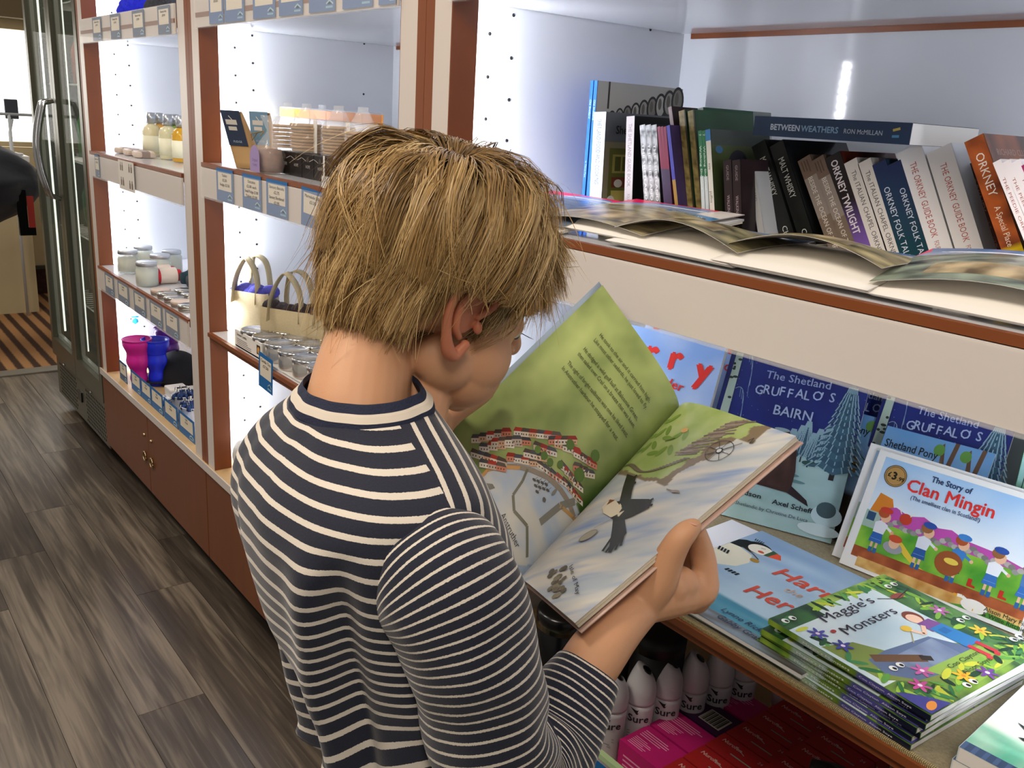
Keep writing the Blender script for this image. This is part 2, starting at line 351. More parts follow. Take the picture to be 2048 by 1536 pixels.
cols = {3: ('#d8641c', 'orange'), 2: ('#3f9a48', 'green'), 1: ('#2f6a38', 'dark green'), 0: ('#5a2c22', 'dark brown')}
for s, zsh in zz.items():
    for i in range(6):
        place = ('leftmost', 'second', 'third', 'fourth', 'fifth', 'rightmost')[i]
        drink('%s drink bottle, %s in the row on the %s fridge shelf' % (cols[s][1], place, ('lowest', 'second', 'third', 'fourth')[s]), .09+i*.125, .16, zsh+.003, .21, .03, cols[s][0], '#e8e8e8', 'bottles inside the glass door fridge')
# ------------------------------------------------------------------ shelving run
YF, YB, ZB = .78, 1.33, .372
PR = [-3.253, -2.206, -1.159, -.055]           # right face of each upright
UL = ['left', 'middle', 'right']
holes = None
def shelf(u, name, x0, x1, z, strip, deep=None, topm=None):
    y1 = deep or YB-.006
    s = MB().box((x0-.048, YF+.05, z-.02), (x1, y1, z)).box((x0+.001, YF+.004, z-.02), (x1-.001, YF+.05, z)).build(name, topm or white, u, world=True)
    MB().box((x0+.001, YF-.006, z-.0085), (x1-.001, YF+.0042, z+.0012)).box((x0+.001, YF, z-.0205), (x1-.001, YF+.0042, z-.0085)).build('front_edging', browne, s, world=True)
    if strip:
        MB().box((x0+.0005, YF-.005, z+strip[0]), (x1-.0005, YF-.0008, z+strip[1])).build('label_strip', cream, s, world=True, bevel=.0006)
        MB().box((x0+.0005, YF-.009, z+strip[0]-.002), (x1-.0005, YF-.0078, z+strip[1])).box((x0+.0005, YF-.009, z+strip[0]-.003), (x1-.0005, YF-.001, z+strip[0]-.001)).build('clear_cover', acry, s, world=True)
    return s
for k in range(3):
    P, Q = PR[k], PR[k+1]; sl, sr = P-.070, Q-.070      # seams
    u = thing('shelf_unit', '%s bay of the brown and white lit shelving run' % ('far left' if k == 0 else UL[k]), 'shelving', V((sl, YF, 0)), 'lit shelving bays')
    MB().box((sl+.0005, YF, ZB), (sl+.024, YF+.03, 2.1)).box((P-.002, YF+.0005, ZB), (P, YF+.046, 2.1)).build('edging_left', browne, u, world=True)
    MB().box((sl+.024, YF, ZB), (P-.002, YF+.046, 2.1)).build('stile_left', cream, u, world=True)
    R0 = Q-.145
    MB().box((R0+.002, YF, ZB), (sr-.024, YF+.046, 2.1)).build('stile_right', cream, u, world=True)
    MB().box((sr-.024, YF, ZB), (sr-.0005, YF+.03, 2.1)).box((R0, YF+.0005, ZB), (R0+.002, YF+.046, 2.1)).build('edging_right', browne, u, world=True)
    MB().box((sl+.001, YF+.046, ZB), (sl+.020, YB+.02, 2.1)).build('side_panel', white, u, world=True)
    MB().box((sr-.020, YF+.046, ZB), (sr-.001, YB+.02, 2.1)).build('side_panel', white, u, world=True)
    MB().box((sl+.020, YB, ZB), (sr-.020, YB+.015, 2.1)).build('back_panel', white, u, world=True)
    MB().box((sl+.001, YF, 2.08), (sr-.001, YB+.02, 2.1)).build('top_panel', white, u, world=True)
    MB().box((sl+.04, YB-.004, 1.476), (sr-.04, YB, 1.485)).build('batten', browne, u, world=True)
    hm = MB()
    for yy, dz in ((.93, 0), (.885, .032), (1.24, .01)):
        for i in range(26 if yy < 1 else 13):
            z = .45 + i*(.064 if yy < 1 else .128) + dz
            hm.lathe([(0, 0), (.0028, 0), (.0028, .0008), (0, .0008)], seg=10, M=Matrix.Translation((sl+.0198, yy, z)) @ Matrix.Rotation(PI/2, 4, 'Y'))
    hm.build('peg_holes', darkhole, u, world=True, kind='stuff')
    # led strips tucked behind both uprights
    for xa, xb in ((P-.034, P-.018), (R0+.018, R0+.034)):
        MB().box((xa-.003, YF+.046, ZB+.03), (xb+.003, YF+.049, 2.07)).build('led_channel', chrome, u, world=True)
        for za, zb in ((.40, .722), (.755, 1.142), (1.175, 1.478), (1.51, 2.05)):
            if k == 2 and za < .5: continue      # the strip below the picture book shelf is off
            m = MB(); n = int((zb-za)/.016)
            for i in range(n):
                z = za+(zb-za)*(i+.5)/n; m.add([((xa+xb)/2-.005, YF+.0505, z-.004), ((xa+xb)/2+.005, YF+.0505, z-.004), ((xa+xb)/2+.005, YF+.0505, z+.004), ((xa+xb)/2-.005, YF+.0505, z+.004)], [(3, 2, 1, 0)])
            m.build('led_strip', led, u, world=True)
    x0, x1 = P, R0
    shelf(u, 'shelf', x0, x1, 1.505, (-.03, .045)) if k else shelf(u, 'shelf', x0, x1, 1.50, (-.035, .035))
    shelf(u, 'shelf', x0, x1, 1.171 if k else 1.132, (-.079, -.0095))
    if k == 0: shelf(u, 'shelf', x0, x1, .752, (-.075, -.004))
    if k == 1: shelf(u, 'shelf', x0, x1, .75, None)
    if k == 2:
        jute = mat('jute_lining', '#8f8468', .95, bump=1, bscale=350, var=.35, vscale=300)
        s = shelf(u, 'shelf', x0, x1, .747, None)
        MB().box((x0+.003, YF+.002, .7482), (x1-.003, YB-.01, .7515)).build('shelf_lining', jute, s, world=True, label='speckled jute shelf lining')
        f = mat('jute_fray', '#b3a274', .95, bump=1, bscale=500, var=.5, vscale=500); fm_ = MB()
        for i in range(520):
            x = x0+.004+(x1-x0-.008)*i/520; a = random.uniform(.001, .004)
            fm_.box((x, YF-.0015, .7485-a), (x+.0011, YF+.003, .752))
        fm_.build('frayed_edge', f, s, world=True, kind='stuff')
    # base cabinet under the bay
    b = thing('base_cabinet', 'reddish brown base cabinet under the %s lit bay' % ('far left' if k == 0 else UL[k]), 'cabinet', V((sl, YF, 0)), 'base cabinets under the shelving')
    MB().box((sl, YF-.004, ZB-.018), (sr-.0008, YB+.02, ZB)).build('worktop', beige, b, world=True, label='speckled beige top')
    MB().box((sl, YF-.007, ZB-.020), (sr-.0008, YF-.0042, ZB+.002)).build('top_edging', cream, b, world=True)
    MB().box((sl+.001, YF+.02, .09), (sr-.001, YB+.02, ZB-.021)).build('carcass', brown, b, world=True)
    MB().box((sl+.001, YF+.05, 0), (sr-.001, YB, .09)).build('plinth', mat('black_plinth', '#14100d', .7), b, world=True)
    mid = (sl+sr)/2
    for xa, xb, hx in ((sl+.002, mid-.0015, mid-.035), (mid+.0015, sr-.002, mid+.035)):
        d = MB().box((xa, YF, .085), (xb, YF+.018, ZB-.022)).build('door', brown, b, world=True, bevel=.0015)
        if k == 0:
            m = MB(); c = V((hx, YF-.005, .20)); m.tube([c + V((.015*math.cos(a), 0, .015*math.sin(a))) for a in [2*PI*i/20 for i in range(21)]], .0032, 8)
            m.build('ring_pull', mat('brass_ring', '#b9a27c', .25, metal=1), d, world=True)
            MB().ball((hx, YF-.001, .272), .0065, 10, 6).build('lock', MATS['brass_ring'], d, world=True)
tag(MB().box((-3.9, YB+.03, 0), (.6, YB+.06, 2.3)).build('wall_back', mat('back_wall_paint', '#b5aa98', .8)), kind='structure')
# ------------------------------------------------------------------ price cards
def card(x, z, w_, h_, lines_, label, group, y=YF-.0075, tilt=0, faded=False, up=True):
    o = thing('price_card', label, 'price card', V((x, y, z)), group)
    M = Matrix.Rotation(tilt, 4, 'Y')
    MB().box((0, 0, 0), (w_, .0006, h_), M=M).build('card', mat('blue_card', '#1466a6', .35), o)
    a = Art(w_, h_); a.rect(0, 0, w_, h_, '#1466a6' if not faded else '#33587c'); a.rect(w_*.1, h_*.34, w_*.9, h_*.88, '#e2d9c6')
    a.rect(w_*.66, h_*.07, w_*.92, h_*.12, '#8fb6cc'); a.ell(w_*.8, h_*.2, w_*.1, h_*.05, '#20506f'); a.line([(w_*.68, h_*.17), (w_*.8, h_*.25), (w_*.94, h_*.16)], w_*.03, '#a9c6d4')
    n = len(lines_)
    for i, t in enumerate(lines_): a.text(t, w_/2, h_*(.76-.14*i), h_*.115, '#4a463e', al='c', bold=.01, fit=min(w_*.7, len(t)*h_*.07))
    a.build('print', o, lambda x, y, h: M @ V((x, -h, y)), CARD)
    return o
X = lambda u, v, y=YF-.0075: at(u, v, 'y', y).x
mid = [(433, 466, 360, ['Tablet', '£2.50', 'Fudge £2.50'], 0), (485, 522, 378, ['Oatcakes', '£2.00 each', 'Small Fudge £3.00', 'Tablet £3.00'], 0),
       (533, 575, 400, ['Savoury Biscuits', '£2.75', 'Savoury Shortbread', '£2.95'], 0), (602, 648, 420, ['Marmalade Jellies', '£3.35'], .05), (652, 700, 440, ['Highland Park Mini', 'Spice Rum Co'], .05)]
for i, (a_, b_, v_, ls, tl) in enumerate(mid):
    x0, x1 = X(a_, v_), X(b_, v_)
    card(x0, 1.094, x1-x0, .074, ls, 'blue price card, %s from the left on the edge below the oatcake bags' % ('first', 'second', 'third', 'fourth', 'fifth')[i], 'blue price cards below the oatcakes', tilt=tl)
tops = [(418, 446), (449, 488), (506, 550), (558, 605), (618, 670), (685, 745), (757, 803)]
for i, (a_, b_) in enumerate(tops):
    x0, x1 = X(a_, 20), X(b_, 5)
    card(x0, 1.478, min(x1, PR[2]-.148)-x0, .07, ['Shetland Soap', '£4.50'], 'blue price card, %s along the topmost strip of the middle bay' % ('first', 'second', 'third', 'fourth', 'fifth', 'sixth', 'seventh')[i], 'blue price cards on the top strip')
for i, (a_, b_) in enumerate([(186, 203), (222, 241), (266, 289), (317, 341)]):
    x0, x1 = X(a_, 70), X(b_, 65)
    card(x0, 1.467, x1-x0, .066, ['Beanie Hat', '£9.99'], 'grey blue price card, %s on the strip below the blue knitted hat' % ('first', 'second', 'third', 'fourth')[i], 'price cards below the knitted hat', faded=True)
x0 = X(190, 330); card(x0, 1.055, .052, .072, ['Bath Oil', '£8.50'], 'small blue price card at far left end of the oil bottle shelf', 'price card below the oil bottles', faded=True)
for i, (a_, b_) in enumerate([(211, 228), (237, 258), (269, 292), (301, 325), (332, 358)]):
    x0, x1 = X(a_, 575+i*22), X(b_, 585+i*22)
    card(x0, .679, x1-x0, .068, ['Candle', '£6.99'], 'grey framed price card, %s below the row of jars and rolled hats' % ('first', 'second', 'third', 'fourth', 'fifth')[i], 'price cards below the jar shelf', faded=True)
for i, (a_, b_, v_) in enumerate([(239, 253, 735), (263, 281, 765), (283, 302, 785), (303, 326, 810), (329, 355, 830), (359, 389, 865)]):
    x0, x1 = at(a_, v_, 'y', .80).x, at(b_, v_, 'y', .80).x
    card(x0, ZB+.001, x1-x0, .068, ['Gift', '£5.00'], 'standing blue price card, %s on the beige cabinet top by the pink cup' % ('first', 'second', 'third', 'fourth', 'fifth', 'sixth')[i], 'standing price cards on the cabinet top', y=.80, faded=i < 1)
# leaflet taped on the oil shelf strip
lf = thing('leaflet', 'cream leaflet with small bottle pictures taped on the oil bottle shelf edge', 'leaflet', V((X(240, 345), YF-.011, 1.045)))
MB().box((0, 0, 0), (.155, .0006, .085)).build('sheet', paperw, lf)
a = Art(.155, .085); a.rect(0, 0, .155, .085, '#ddd6cb')
for i, (x, y) in enumerate([(.018, .055), (.036, .055), (.105, .055), (.126, .055), (.02, .012), (.04, .012), (.106, .008), (.128, .008)]):
    a.rect(x, y, x+.011, y+.016, '#6a5348'); a.rect(x+.003, y+.016, x+.008, y+.024, '#4a3a34')
a.build('print', lf, lambda x, y, h: (x, -h, y), CARD)
# ------------------------------------------------------------------ far left bay: hat, oils, jars, rolled hats, tins, cups
def knit_hat(name, label, c, rx, ry, h, col, seed=0):
    o = thing(name, label, 'hat', V(c)); m = MB(); rs = []
    for i in range(22):
        t = i/21; r = (math.cos((t-.16)*1.62) if t > .16 else 1+.05*math.sin(t*20)) ; r = max(.03, r); z = h*t; rr = []
        for j in range(96):
            a = 2*PI*j/96; k_ = 1+.035*math.sin(j*PI/1.5)+.05*noise.noise(V((math.cos(a), math.sin(a), t*3+seed)))+.02*math.sin(i*2.1+j*.7)
            rr.append((rx*r*math.cos(a)*k_, ry*r*math.sin(a)*k_, z))
        rs.append(rr)
    m.rings(rs); m.build('crown', mat('wool_'+col, col, .9, bump=1, bscale=220, var=.35, vscale=150), o)
    m = MB(); m.tube([(rx*1.03*math.cos(a), ry*1.03*math.sin(a), h*.08) for a in [2*PI*i/30 for i in range(31)]], h*.09, 8, cap=False); m.build('brim', MATS['wool_'+col], o); return o
knit_hat('knitted_hat', 'bright blue chunky knitted hat lying on the topmost shelf', (-3.00, .93, 1.502), .10, .11, .16, '#1722c8')
knit_hat('knitted_hat', 'dark grey knitted hat beside the bright blue knitted hat', (-2.72, .90, 1.502), .12, .08, .15, '#2c2e36', 3)
oil = [('clear', '#e9dfb0', 305), ('amber', '#e2a524', 321), ('clear', '#e8e2b8', 338), ('green', '#9ab32a', 352), ('amber', '#d9a32c', 364)]
for i, (nm, cl, u) in enumerate(oil):
    b = at(u, 318, 'z', 1.134); b = V((at(u, 300, 'y', .92+.03*(i % 2)).x, .92+.03*(i % 2), 1.1335))
    o = thing('oil_bottle', '%s bath oil bottle with silver cap, %s from the left on its shelf' % (nm, ('first', 'second', 'third', 'fourth', 'fifth')[i]), 'bottle', b, 'bath oil bottles with silver caps')
    MB().lathe([(0, 0), (.026, 0), (.028, .004), (.028, .075), (.022, .092), (.010, .098), (.010, .105), (0, .105)]).build('body', mat('oil_'+nm+cl, cl, .08, alpha=.75, emit=None), o)
    MB().lathe([(.012, .1), (.0135, .1), (.0135, .133), (0, .134)]).build('cap', mat('satin_cap', '#b8bcc0', .3, metal=.7), o)
    MB().lathe([(.0284, .012), (.0284, .062)]).build('paper_label', mat('label_pale', '#e9e6c8', .6), o)
for i in range(5):
    x = -3.17+i*.05+.02
    o = thing('soap_bar', 'flat wrapped soap bar, %s along the front of the oil bottle shelf' % ('first', 'second', 'third', 'fourth', 'fifth')[i], 'soap', V((x, .86+.012*(i % 2), 1.133)), 'wrapped soap bars')
    MB().box((-.022, -.03, 0), (.022, .03, .018)).build('bar', mat('soap_wrap', '#cbb9a8', .5), o, bevel=.006); MB().box((-.0225, -.012, .0), (.0225, .012, .0188)).build('band', mat('soap_band', '#8c7a70', .5), o)
jg = mat('jar_glass', '#dfe8df', .06, alpha=.35, spec=.8); wax = mat('cream_wax', '#ece3cd', .6)
def jar(label, c, r, h, group, lid=True, content=wax):
    o = thing('candle_jar', label, 'jar', V(c), group)
    MB().lathe([(0, 0), (r*.95, 0), (r, .004), (r, h*.72), (r*.86, h*.82), (r*.86, h*.86), (r*.84, h*.86), (r*.84, h*.80), (r*.96, h*.7), (r*.96, .006), (0, .006)]).build('glass', jg, o)
    MB().lathe([(0, .007), (r*.93, .007), (r*.93, h*.66), (0, h*.66)]).build('wax', content, o)
    if lid: MB().lathe([(r*.8, h*.86), (r*.92, h*.84), (r*.92, h*.97), (r*.88, h), (0, h)]).build('lid', mat('pale_lid', '#c9ccd0', .25, metal=.6), o)
    return o
for i, (u, v, y) in enumerate([(256, 520, .83), (293, 528, .82), (320, 515, .90), (286, 512, .90), (343, 510, .96)]):
    jar('glass candle jar with pale lid, %s in the group on the left bay' % ('leftmost', 'front', 'middle', 'rear left', 'rear right')[i], (at(u, v, 'y', y).x, y, .753), .034, .075, 'glass candle jars with pale lids')
for i, (u, v, col, nm) in enumerate([(272, 568, '#8a1e2a', 'maroon'), (300, 570, '#a8242c', 'dark red'), (325, 568, '#c22630', 'bright red'), (360, 565, '#17343c', 'dark teal'), (376, 578, '#3a3f45', 'grey')]):
    o = thing('knitted_roll', '%s rolled woollen hat with a cream paper band' % nm, 'hat', V((-2.985+i*.058, .872+.075*(i > 2), .777)), 'rolled woollen hats with paper bands')
    m = MB(); rs = []
    for q in range(9):
        y = -.035+.09*q/8; r = .024*(1-.25*abs(q-4)/4*(q < 2 or q > 6)); rs.append([(r*1.15*math.cos(a), y, r*math.sin(a)) for a in [2*PI*j/20 for j in range(20)]])
    m.rings(rs).build('roll', mat('wool_'+col, col, .9, bump=.8, bscale=250), o)
    rs = [[(.0255*1.13*math.cos(a), y, .0255*math.sin(a)) for a in [2*PI*j/20 for j in range(20)]] for y in (-.012, .04)]
    MB().rings(rs, cap=False).build('paper_band', mat('band_paper', '#d9c9b8', .6), o)
tinm = mat('tin_metal', '#b9b4aa', .22, metal=.9); tl = mat('tin_label', '#c8b4a4', .4, var=.3, vscale=30)
kk = 0
for r in range(3):
    for i in range(5):
        x = -2.70+i*.0605; y = .815; z = .753
        if r == 0: y = .813
        elif r == 1: y = .872; x += .03
        else: y = .932
        kk += 1
        o = thing('flat_tin', 'small flat balm tin, %s of the %s row beside the rolled hats' % (('first', 'second', 'third', 'fourth', 'fifth')[i], ('front', 'middle', 'rear')[r]), 'tin', V((x, y, z)), 'flat balm tins')
        MB().lathe([(0, 0), (.027, 0), (.028, .002), (.028, .012), (0, .012)]).build('base', tinm, o); MB().lathe([(.0286, .008), (.029, .016), (.027, .018), (0, .018)]).build('lid', tinm if (i+r) % 3 else tl, o)
def tumbler(label, c, h, r0, r1, col, nm):
    o = thing('tall_tumbler', label, 'cup', V(c)); mm = mat('tumbler_'+nm, col, .25, alpha=.9, trans=.0, sss=0)
    prof = [(0, 0), (r0, 0), (r0*1.05, .01)]
    for i in range(1, 20):
        t = i/19; prof.append((r0+(r1-r0)*t + .0035*math.sin(t*16), .01+(h-.01)*t))
    prof += [(r1*1.03, h), (r1*.94, h), (r0*.85, .02), (0, .018)]
    MB().lathe(prof).build('body', mm, o)
    MB().tube([(r1*1.0*math.cos(a), r1*math.sin(a), h) for a in [2*PI*i/24 for i in range(25)]], .0028, 8, cap=False).build('rim', mm, o); return o
def std(u, v, y, z): p = at(u, v, 'y', y); return V((p.x, y, z))
tumbler('tall pink plastic tumbler on the far left cabinet top', std(277, 735, .83, ZB), .165, .022, .046, '#d8279a', 'pink')
tumbler('tall blue plastic tumbler just right of the pink one', std(312, 720, .885, ZB), .16, .022, .044, '#2436e0', 'blue')
tumbler('violet plastic tumbler behind the pink one', std(283, 700, .935, ZB), .18, .022, .042, '#7a50e8', 'violet')
tumbler('purple plastic tumbler behind the black cap', std(338, 722, .96, ZB), .17, .022, .044, '#6a2a90', 'purple')
tumbler('small turquoise plastic tumbler deep behind the pink one', std(268, 690, .90, ZB), .18, .018, .036, '#2fa8d8', 'turquoise')
cp = thing('baseball_cap', 'black baseball cap with pale bird emblem and small lettering', 'cap', std(356, 735, .965, ZB))
m = MB(); rs = []
for i in range(14):
    t = i/13; rs.append([(.095*math.cos(t*1.5)*math.cos(a), .085*math.cos(t*1.5)*math.sin(a), .105*math.sin(t*1.52)) for a in [2*PI*j/32 for j in range(32)]])
blkc = mat('black_cotton', '#0d0e12', .8, bump=.3, bscale=400)
m.rings(rs).build('crown', blkc, cp)
MB().rings([[(.07*k_*math.cos(a), -.07-.055*math.sin(a)*k_, .012+.004*k_+dz) for a in [PI*j/16 for j in range(17)]] for k_, dz in ((.1, 0), (1, 0), (1, .003), (.1, .003))], cap=False).build('peak', blkc, cp)
MB().ball((0, 0, .105), .006, 8, 6).build('button', blkc, cp)
def on_cap(x, y, h):
    a = -PI/2+.18+x/.09; t = math.asin(min(.95, y/.105)); c = math.cos(t); return ((.095+h)*c*math.cos(a), (.086+h)*c*math.sin(a), y)
a = Art(.1, .1); a.poly([(-.012, .055), (0, .062), (.004, .072), (.008, .061), (.026, .064), (.008, .054), (-.002, .05)], '#8d93a0'); a.text('NorthLink', 0, .036, .011, '#8d93a0', al='c', bold=.02); a.text('FERRIES', 0, .026, .007, '#8d93a0', al='c')
a.build('emblem', cp, on_cap, CARD, z0=.0015)
for i, (u, v, y) in enumerate([(352, 752, .90), (372, 748, .92)]):
    o = thing('white_box', 'small white gift box, %s one below the black cap' % ('left', 'right')[i], 'box', std(u, v, y, ZB), 'small white gift boxes')
    MB().box((-.03, -.03, 0), (.03, .03, .03)).build('base', paperw, o, bevel=.003); MB().box((-.031, -.031, .022), (.031, .031, .036)).build('lid', paperw, o, bevel=.004)
for i, (u, v) in enumerate([(322, 758), (333, 772), (345, 790)]):
    col = ('#dfe2ea', '#1f2c58', '#c9303c')[i]
    o = thing('keyring_pack', '%s keyring on a card lying on the cabinet top' % ('pale', 'navy', 'red')[i], 'keyring', std(u, v, .85, ZB))
    MB().box((-.022, -.02, 0), (.022, .02, .008)).build('card', mat('keyring_'+col, col, .5), o, bevel=.002); MB().tube([(.012*math.cos(a), .012*math.sin(a), .01) for a in [2*PI*i_/14 for i_ in range(15)]], .0012, 6).build('ring', chrome, o)
for i, (u, v, y) in enumerate([(366, 790, .85), (386, 812, .84)]):
    o = thing('white_mug', 'white enamel mug holding dark blue corded keyrings, %s one' % ('left', 'right')[i], 'mug', std(u, v, y, ZB), 'white mugs of corded keyrings')
    MB().lathe([(0, 0), (.03, 0), (.033, .01), (.034, .075), (.036, .077), (.032, .077), (.031, .012), (0, .01)]).build('body', mat('white_enamel', '#d8dade', .2), o)
    m = MB()
    for q in range(26):
        a0 = random.uniform(0, 2*PI); r = random.uniform(.004, .024); c0 = V((r*math.cos(a0), r*math.sin(a0), .07)); d = V((math.cos(a0), math.sin(a0), 0))
        m.tube([c0, c0+d*.006+V((0, 0, .015)), c0+d*.013+V((0, 0, .012)), c0+d*.016], .0045, 7)
    m.build('cords', mat('blue_cord', '#16305e', .8, bump=.6, bscale=300), o, kind='stuff'); m = MB()
    for q in range(6):
        a0 = q*1.05; m.tube([V((.02*math.cos(a0), .02*math.sin(a0), .09))+V((.009*math.cos(b), 0, .009*math.sin(b))) for b in [2*PI*t/14 for t in range(15)]], .0012, 6)
    m.build('rings', chrome, o, kind='stuff')
# ------------------------------------------------------------------ middle bay
kraft = mat('kraft_paper', '#b08d5c', .6, bump=.2); navyp = mat('navy_label', '#1c2a42', .4)
for i, (u, v, y, ln) in enumerate([(503, 345, .83, .055), (535, 338, .90, .02)]):
    b = at(u, v, 'y', y); o = thing('kraft_pouch', 'brown paper pouch', 'pouch', Matrix.Translation((b.x, y, 1.172)) @ Matrix.Rotation(.75, 4, 'Z') @ Matrix.Scale(.82, 4))
    o['label'] = ('front left brown paper pouch leaning with a navy label', 'second brown paper pouch with faded blue label behind it')[i]
    m = MB(); rs = []
    for q in range(10):
        t = q/9; wx = .036*(1-.15*t); wy = .03*(1-t)**.6+.0015; rs.append([(-ln*t + wx*math.cos(a) if False else (-ln*t + wx*(1 if math.cos(a) > 0 else -1)*abs(math.cos(a))**.4), wy*(1 if math.sin(a) > 0 else -1)*abs(math.sin(a))**.5, .15*t) for a in [2*PI*j/24 for j in range(24)]])
    m.rings(rs).build('pouch', kraft, o)
    A_ = V((1, 0, 0)); B_ = V((-ln/.15*1, .1, 1)).normalized()
    MB().add([(-.028-ln*.42, -.026, .06), (.028-ln*.42, -.026, .06), (.028-ln*1.0, -.012, .152), (-.028-ln*1.0, -.012, .152)], [(0, 1, 2, 3)]).add([(-.028-ln, -.012, .152), (.028-ln, -.012, .152), (.028-ln, .014, .152), (-.028-ln, .014, .152)], [(0, 1, 2, 3)]).build('folded_label', [navyp if i == 0 else mat('pale_blue_label', '#5d7f94', .5)], o)
    a = Art(.056, .09); a.rect(.008, .055, .04, .068, '#b9b4aa'); a.rect(.012, .04, .036, .05, '#b9b4aa'); a.line([(.02, .078), (.028, .068)], .002, '#c9c4ba'); a.text('FUDGE', .028, .008, .008, '#9fb0c0', al='c')
    a.build('print', o, lambda x, y, h: (-.028+x-ln*(.42+.58*y/.094), -.0262+.014*y/.092-h, .06+y), CARD)
tg = thing('tagged_bag', 'small clear bag with round lilac tag tied by string', 'bag', V((at(541, 352, 'y', .82).x, .82, 1.172)))
MB().lathe([(0, 0), (.028, 0), (.034, .02), (.03, .055), (.008, .085), (.006, .09), (.02, .12)]).build('bag', mat('clear_film', '#ffffff', .08, alpha=.18, spec=1), tg)
MB().lathe([(0, .002), (.026, .002), (.03, .02), (.024, .05), (0, .052)]).build('sweets', mat('brown_sweets', '#7a5238', .6, var=.6, vscale=80, bump=1), tg)
a = Art(.05, .06); a.ell(.028, .03, .026, .026, '#9a86b8', 28); a.rect(.002, 0, .054, .03, '#9a86b8'); a.text('Original', .028, .022, .009, '#5a4a7c', al='c'); a.text('TOFFEE', .028, .012, .007, '#5a4a7c', al='c')
a.build('tag', tg, lambda x, y, h: (x-.028, -.035-h, y+.002), CARD)
MB().tube([(-.005, -.01, .088), (-.02, -.02, .083), (-.034, -.026, .066), (-.03, -.03, .08), (0, -.012, .088), (.02, -.03, .078)], .0012, 6).build('string', mat('twine', '#8f7a50', .9), tg)
bis = mat('oatcake_biscuit', '#b08c5c', .85, bump=1, bscale=160, var=.25, vscale=60); film = MATS['clear_film']
for i, (u, v, y, n) in enumerate([(577, 325, .90, 6), (614, 325, .88, 9), (677, 325, .90, 9), (725, 325, .90, 8), (645, 300, 1.07, 9)]):
    b = at(u, v, 'y', y); zb = 1.221
    o = thing('oatcake_bag', 'clear bag of stacked round oatcakes, %s' % ('leftmost with widely spaced biscuits', 'second and fullest in the row', 'third in the row with a white card', 'rightmost beside the blond hair', 'behind the front row')[i], 'food bag', V((b.x, y, zb)), 'clear bags of oatcakes')
    r = .034
    for q in range(n):
        MB().lathe([(0, 0), (r*.97, 0), (r, .003), (r*.97, .0054), (0, .0058)], (random.uniform(-.002, .002), random.uniform(-.002, .002), .002+q*(.0064 if n > 6 else .0088)), 26).build('oatcake', bis, o)
    m = MB(); rs = []
    for q in range(14):
        t = q/13; k_ = 1.08 if t < .55 else 1.08-.75*((t-.55)/.45) if t < .85 else .4+.9*(t-.85)
        rs.append([((r*k_*(1 + (.08*noise.noise(V((math.cos(a)*3, math.sin(a)*3, t*6+i)))))*math.cos(a)), (r*k_*(1+.25*(t > .8)))*math.sin(a)*(1 if t < .6 else 1-.7*(t-.6)/.4), .0+.100*t) for a in [2*PI*j/36 for j in range(36)]])
    m.rings(rs, smooth=False).build('bag', film, o)
    if i in (1, 2): MB().box((r*.9, .0, 0), (r*1.35, .002, .068)).build('insert_card', paperw, o, bevel=.0008)
for i in range(6):
    x = at(573, 360, 'y', .86).x + i*.056
    o = thing('black_carton', 'black tea carton with white line, %s of the row under the oatcake bags' % ('first', 'second', 'third', 'fourth', 'fifth', 'sixth')[i], 'carton', V((x, .845, 1.172)), 'black cartons under the oatcakes')
    MB().box((0, 0, 0), (.054, .09, .0485)).build('carton', mat('black_card', '#16120f', .4), o, bevel=.001)
    a = Art(.054, .048); a.ell(.027, .038, .005, .006, '#4a4038'); a.line([(0, .040), (.014, .036), (.02, .034)], .0012, '#a8a49c'); a.line([(.034, .034), (.04, .036), (.054, .040)], .0012, '#a8a49c'); a.text('HOPE', .027, .020, .009, '#a8a49c', al='c', fit=.02)
    a.build('print', o, lambda x, y, h: (x, -h, y), CARD)
jx = at(690, 368, 'y', .80).x
o = thing('preserve_jar', 'short dark jar of preserve with silver lid beside the blond hair', 'jar', V((jx, .822, 1.172)))
MB().lathe([(0, 0), (.042, 0), (.044, .004), (.044, .04), (.038, .046), (0, .046)], seg=8).build('body', mat('dark_preserve', '#0c0a0b', .06), o); MB().lathe([(.036, .045), (.041, .045), (.041, .057), (.039, .059), (0, .059)], seg=40).build('lid', chrome, o)
MB().box((-.047, -.043, .0), (-.041, -.0425, .058)).box((-.047, -.046, 0), (.012, -.0455, .022)).build('paper_tag', paperw, o)
# rear row: white pouches with orange tops
for i in range(6):
    x = -2.20 + i*.086
    o = thing('white_pouch', 'white stand-up pouch with orange top, %s of the rear row' % ('first', 'second', 'third', 'fourth', 'fifth', 'sixth')[i], 'pouch', Matrix.Translation((x, .995, 1.172)) @ Matrix.Scale(.84, 4), 'white pouches with orange tops')
    rs = []
    for q in range(8):
        t = q/7; rs.append([(.05*(1 if math.cos(a) > 0 else -1)*abs(math.cos(a))**.4, (.024*(1-t)**.6+.001)*math.sin(a), .138*t) for a in [2*PI*j/20 for j in range(20)]])
    MB().rings(rs).build('pouch', mat('white_foil', '#dfe3ea', .3), o); a = Art(.1, .1)
    MB().box((-.0505, -.0022, .138), (.0505, .0022, .162)).build('header', mat('orange_header', '#e08a2c', .4) if i else mat('yellow_header', '#e8e060', .4), o); MB().box((-.05, -.0012, .161), (.05, .0012, .166)).build('seal', film, o)
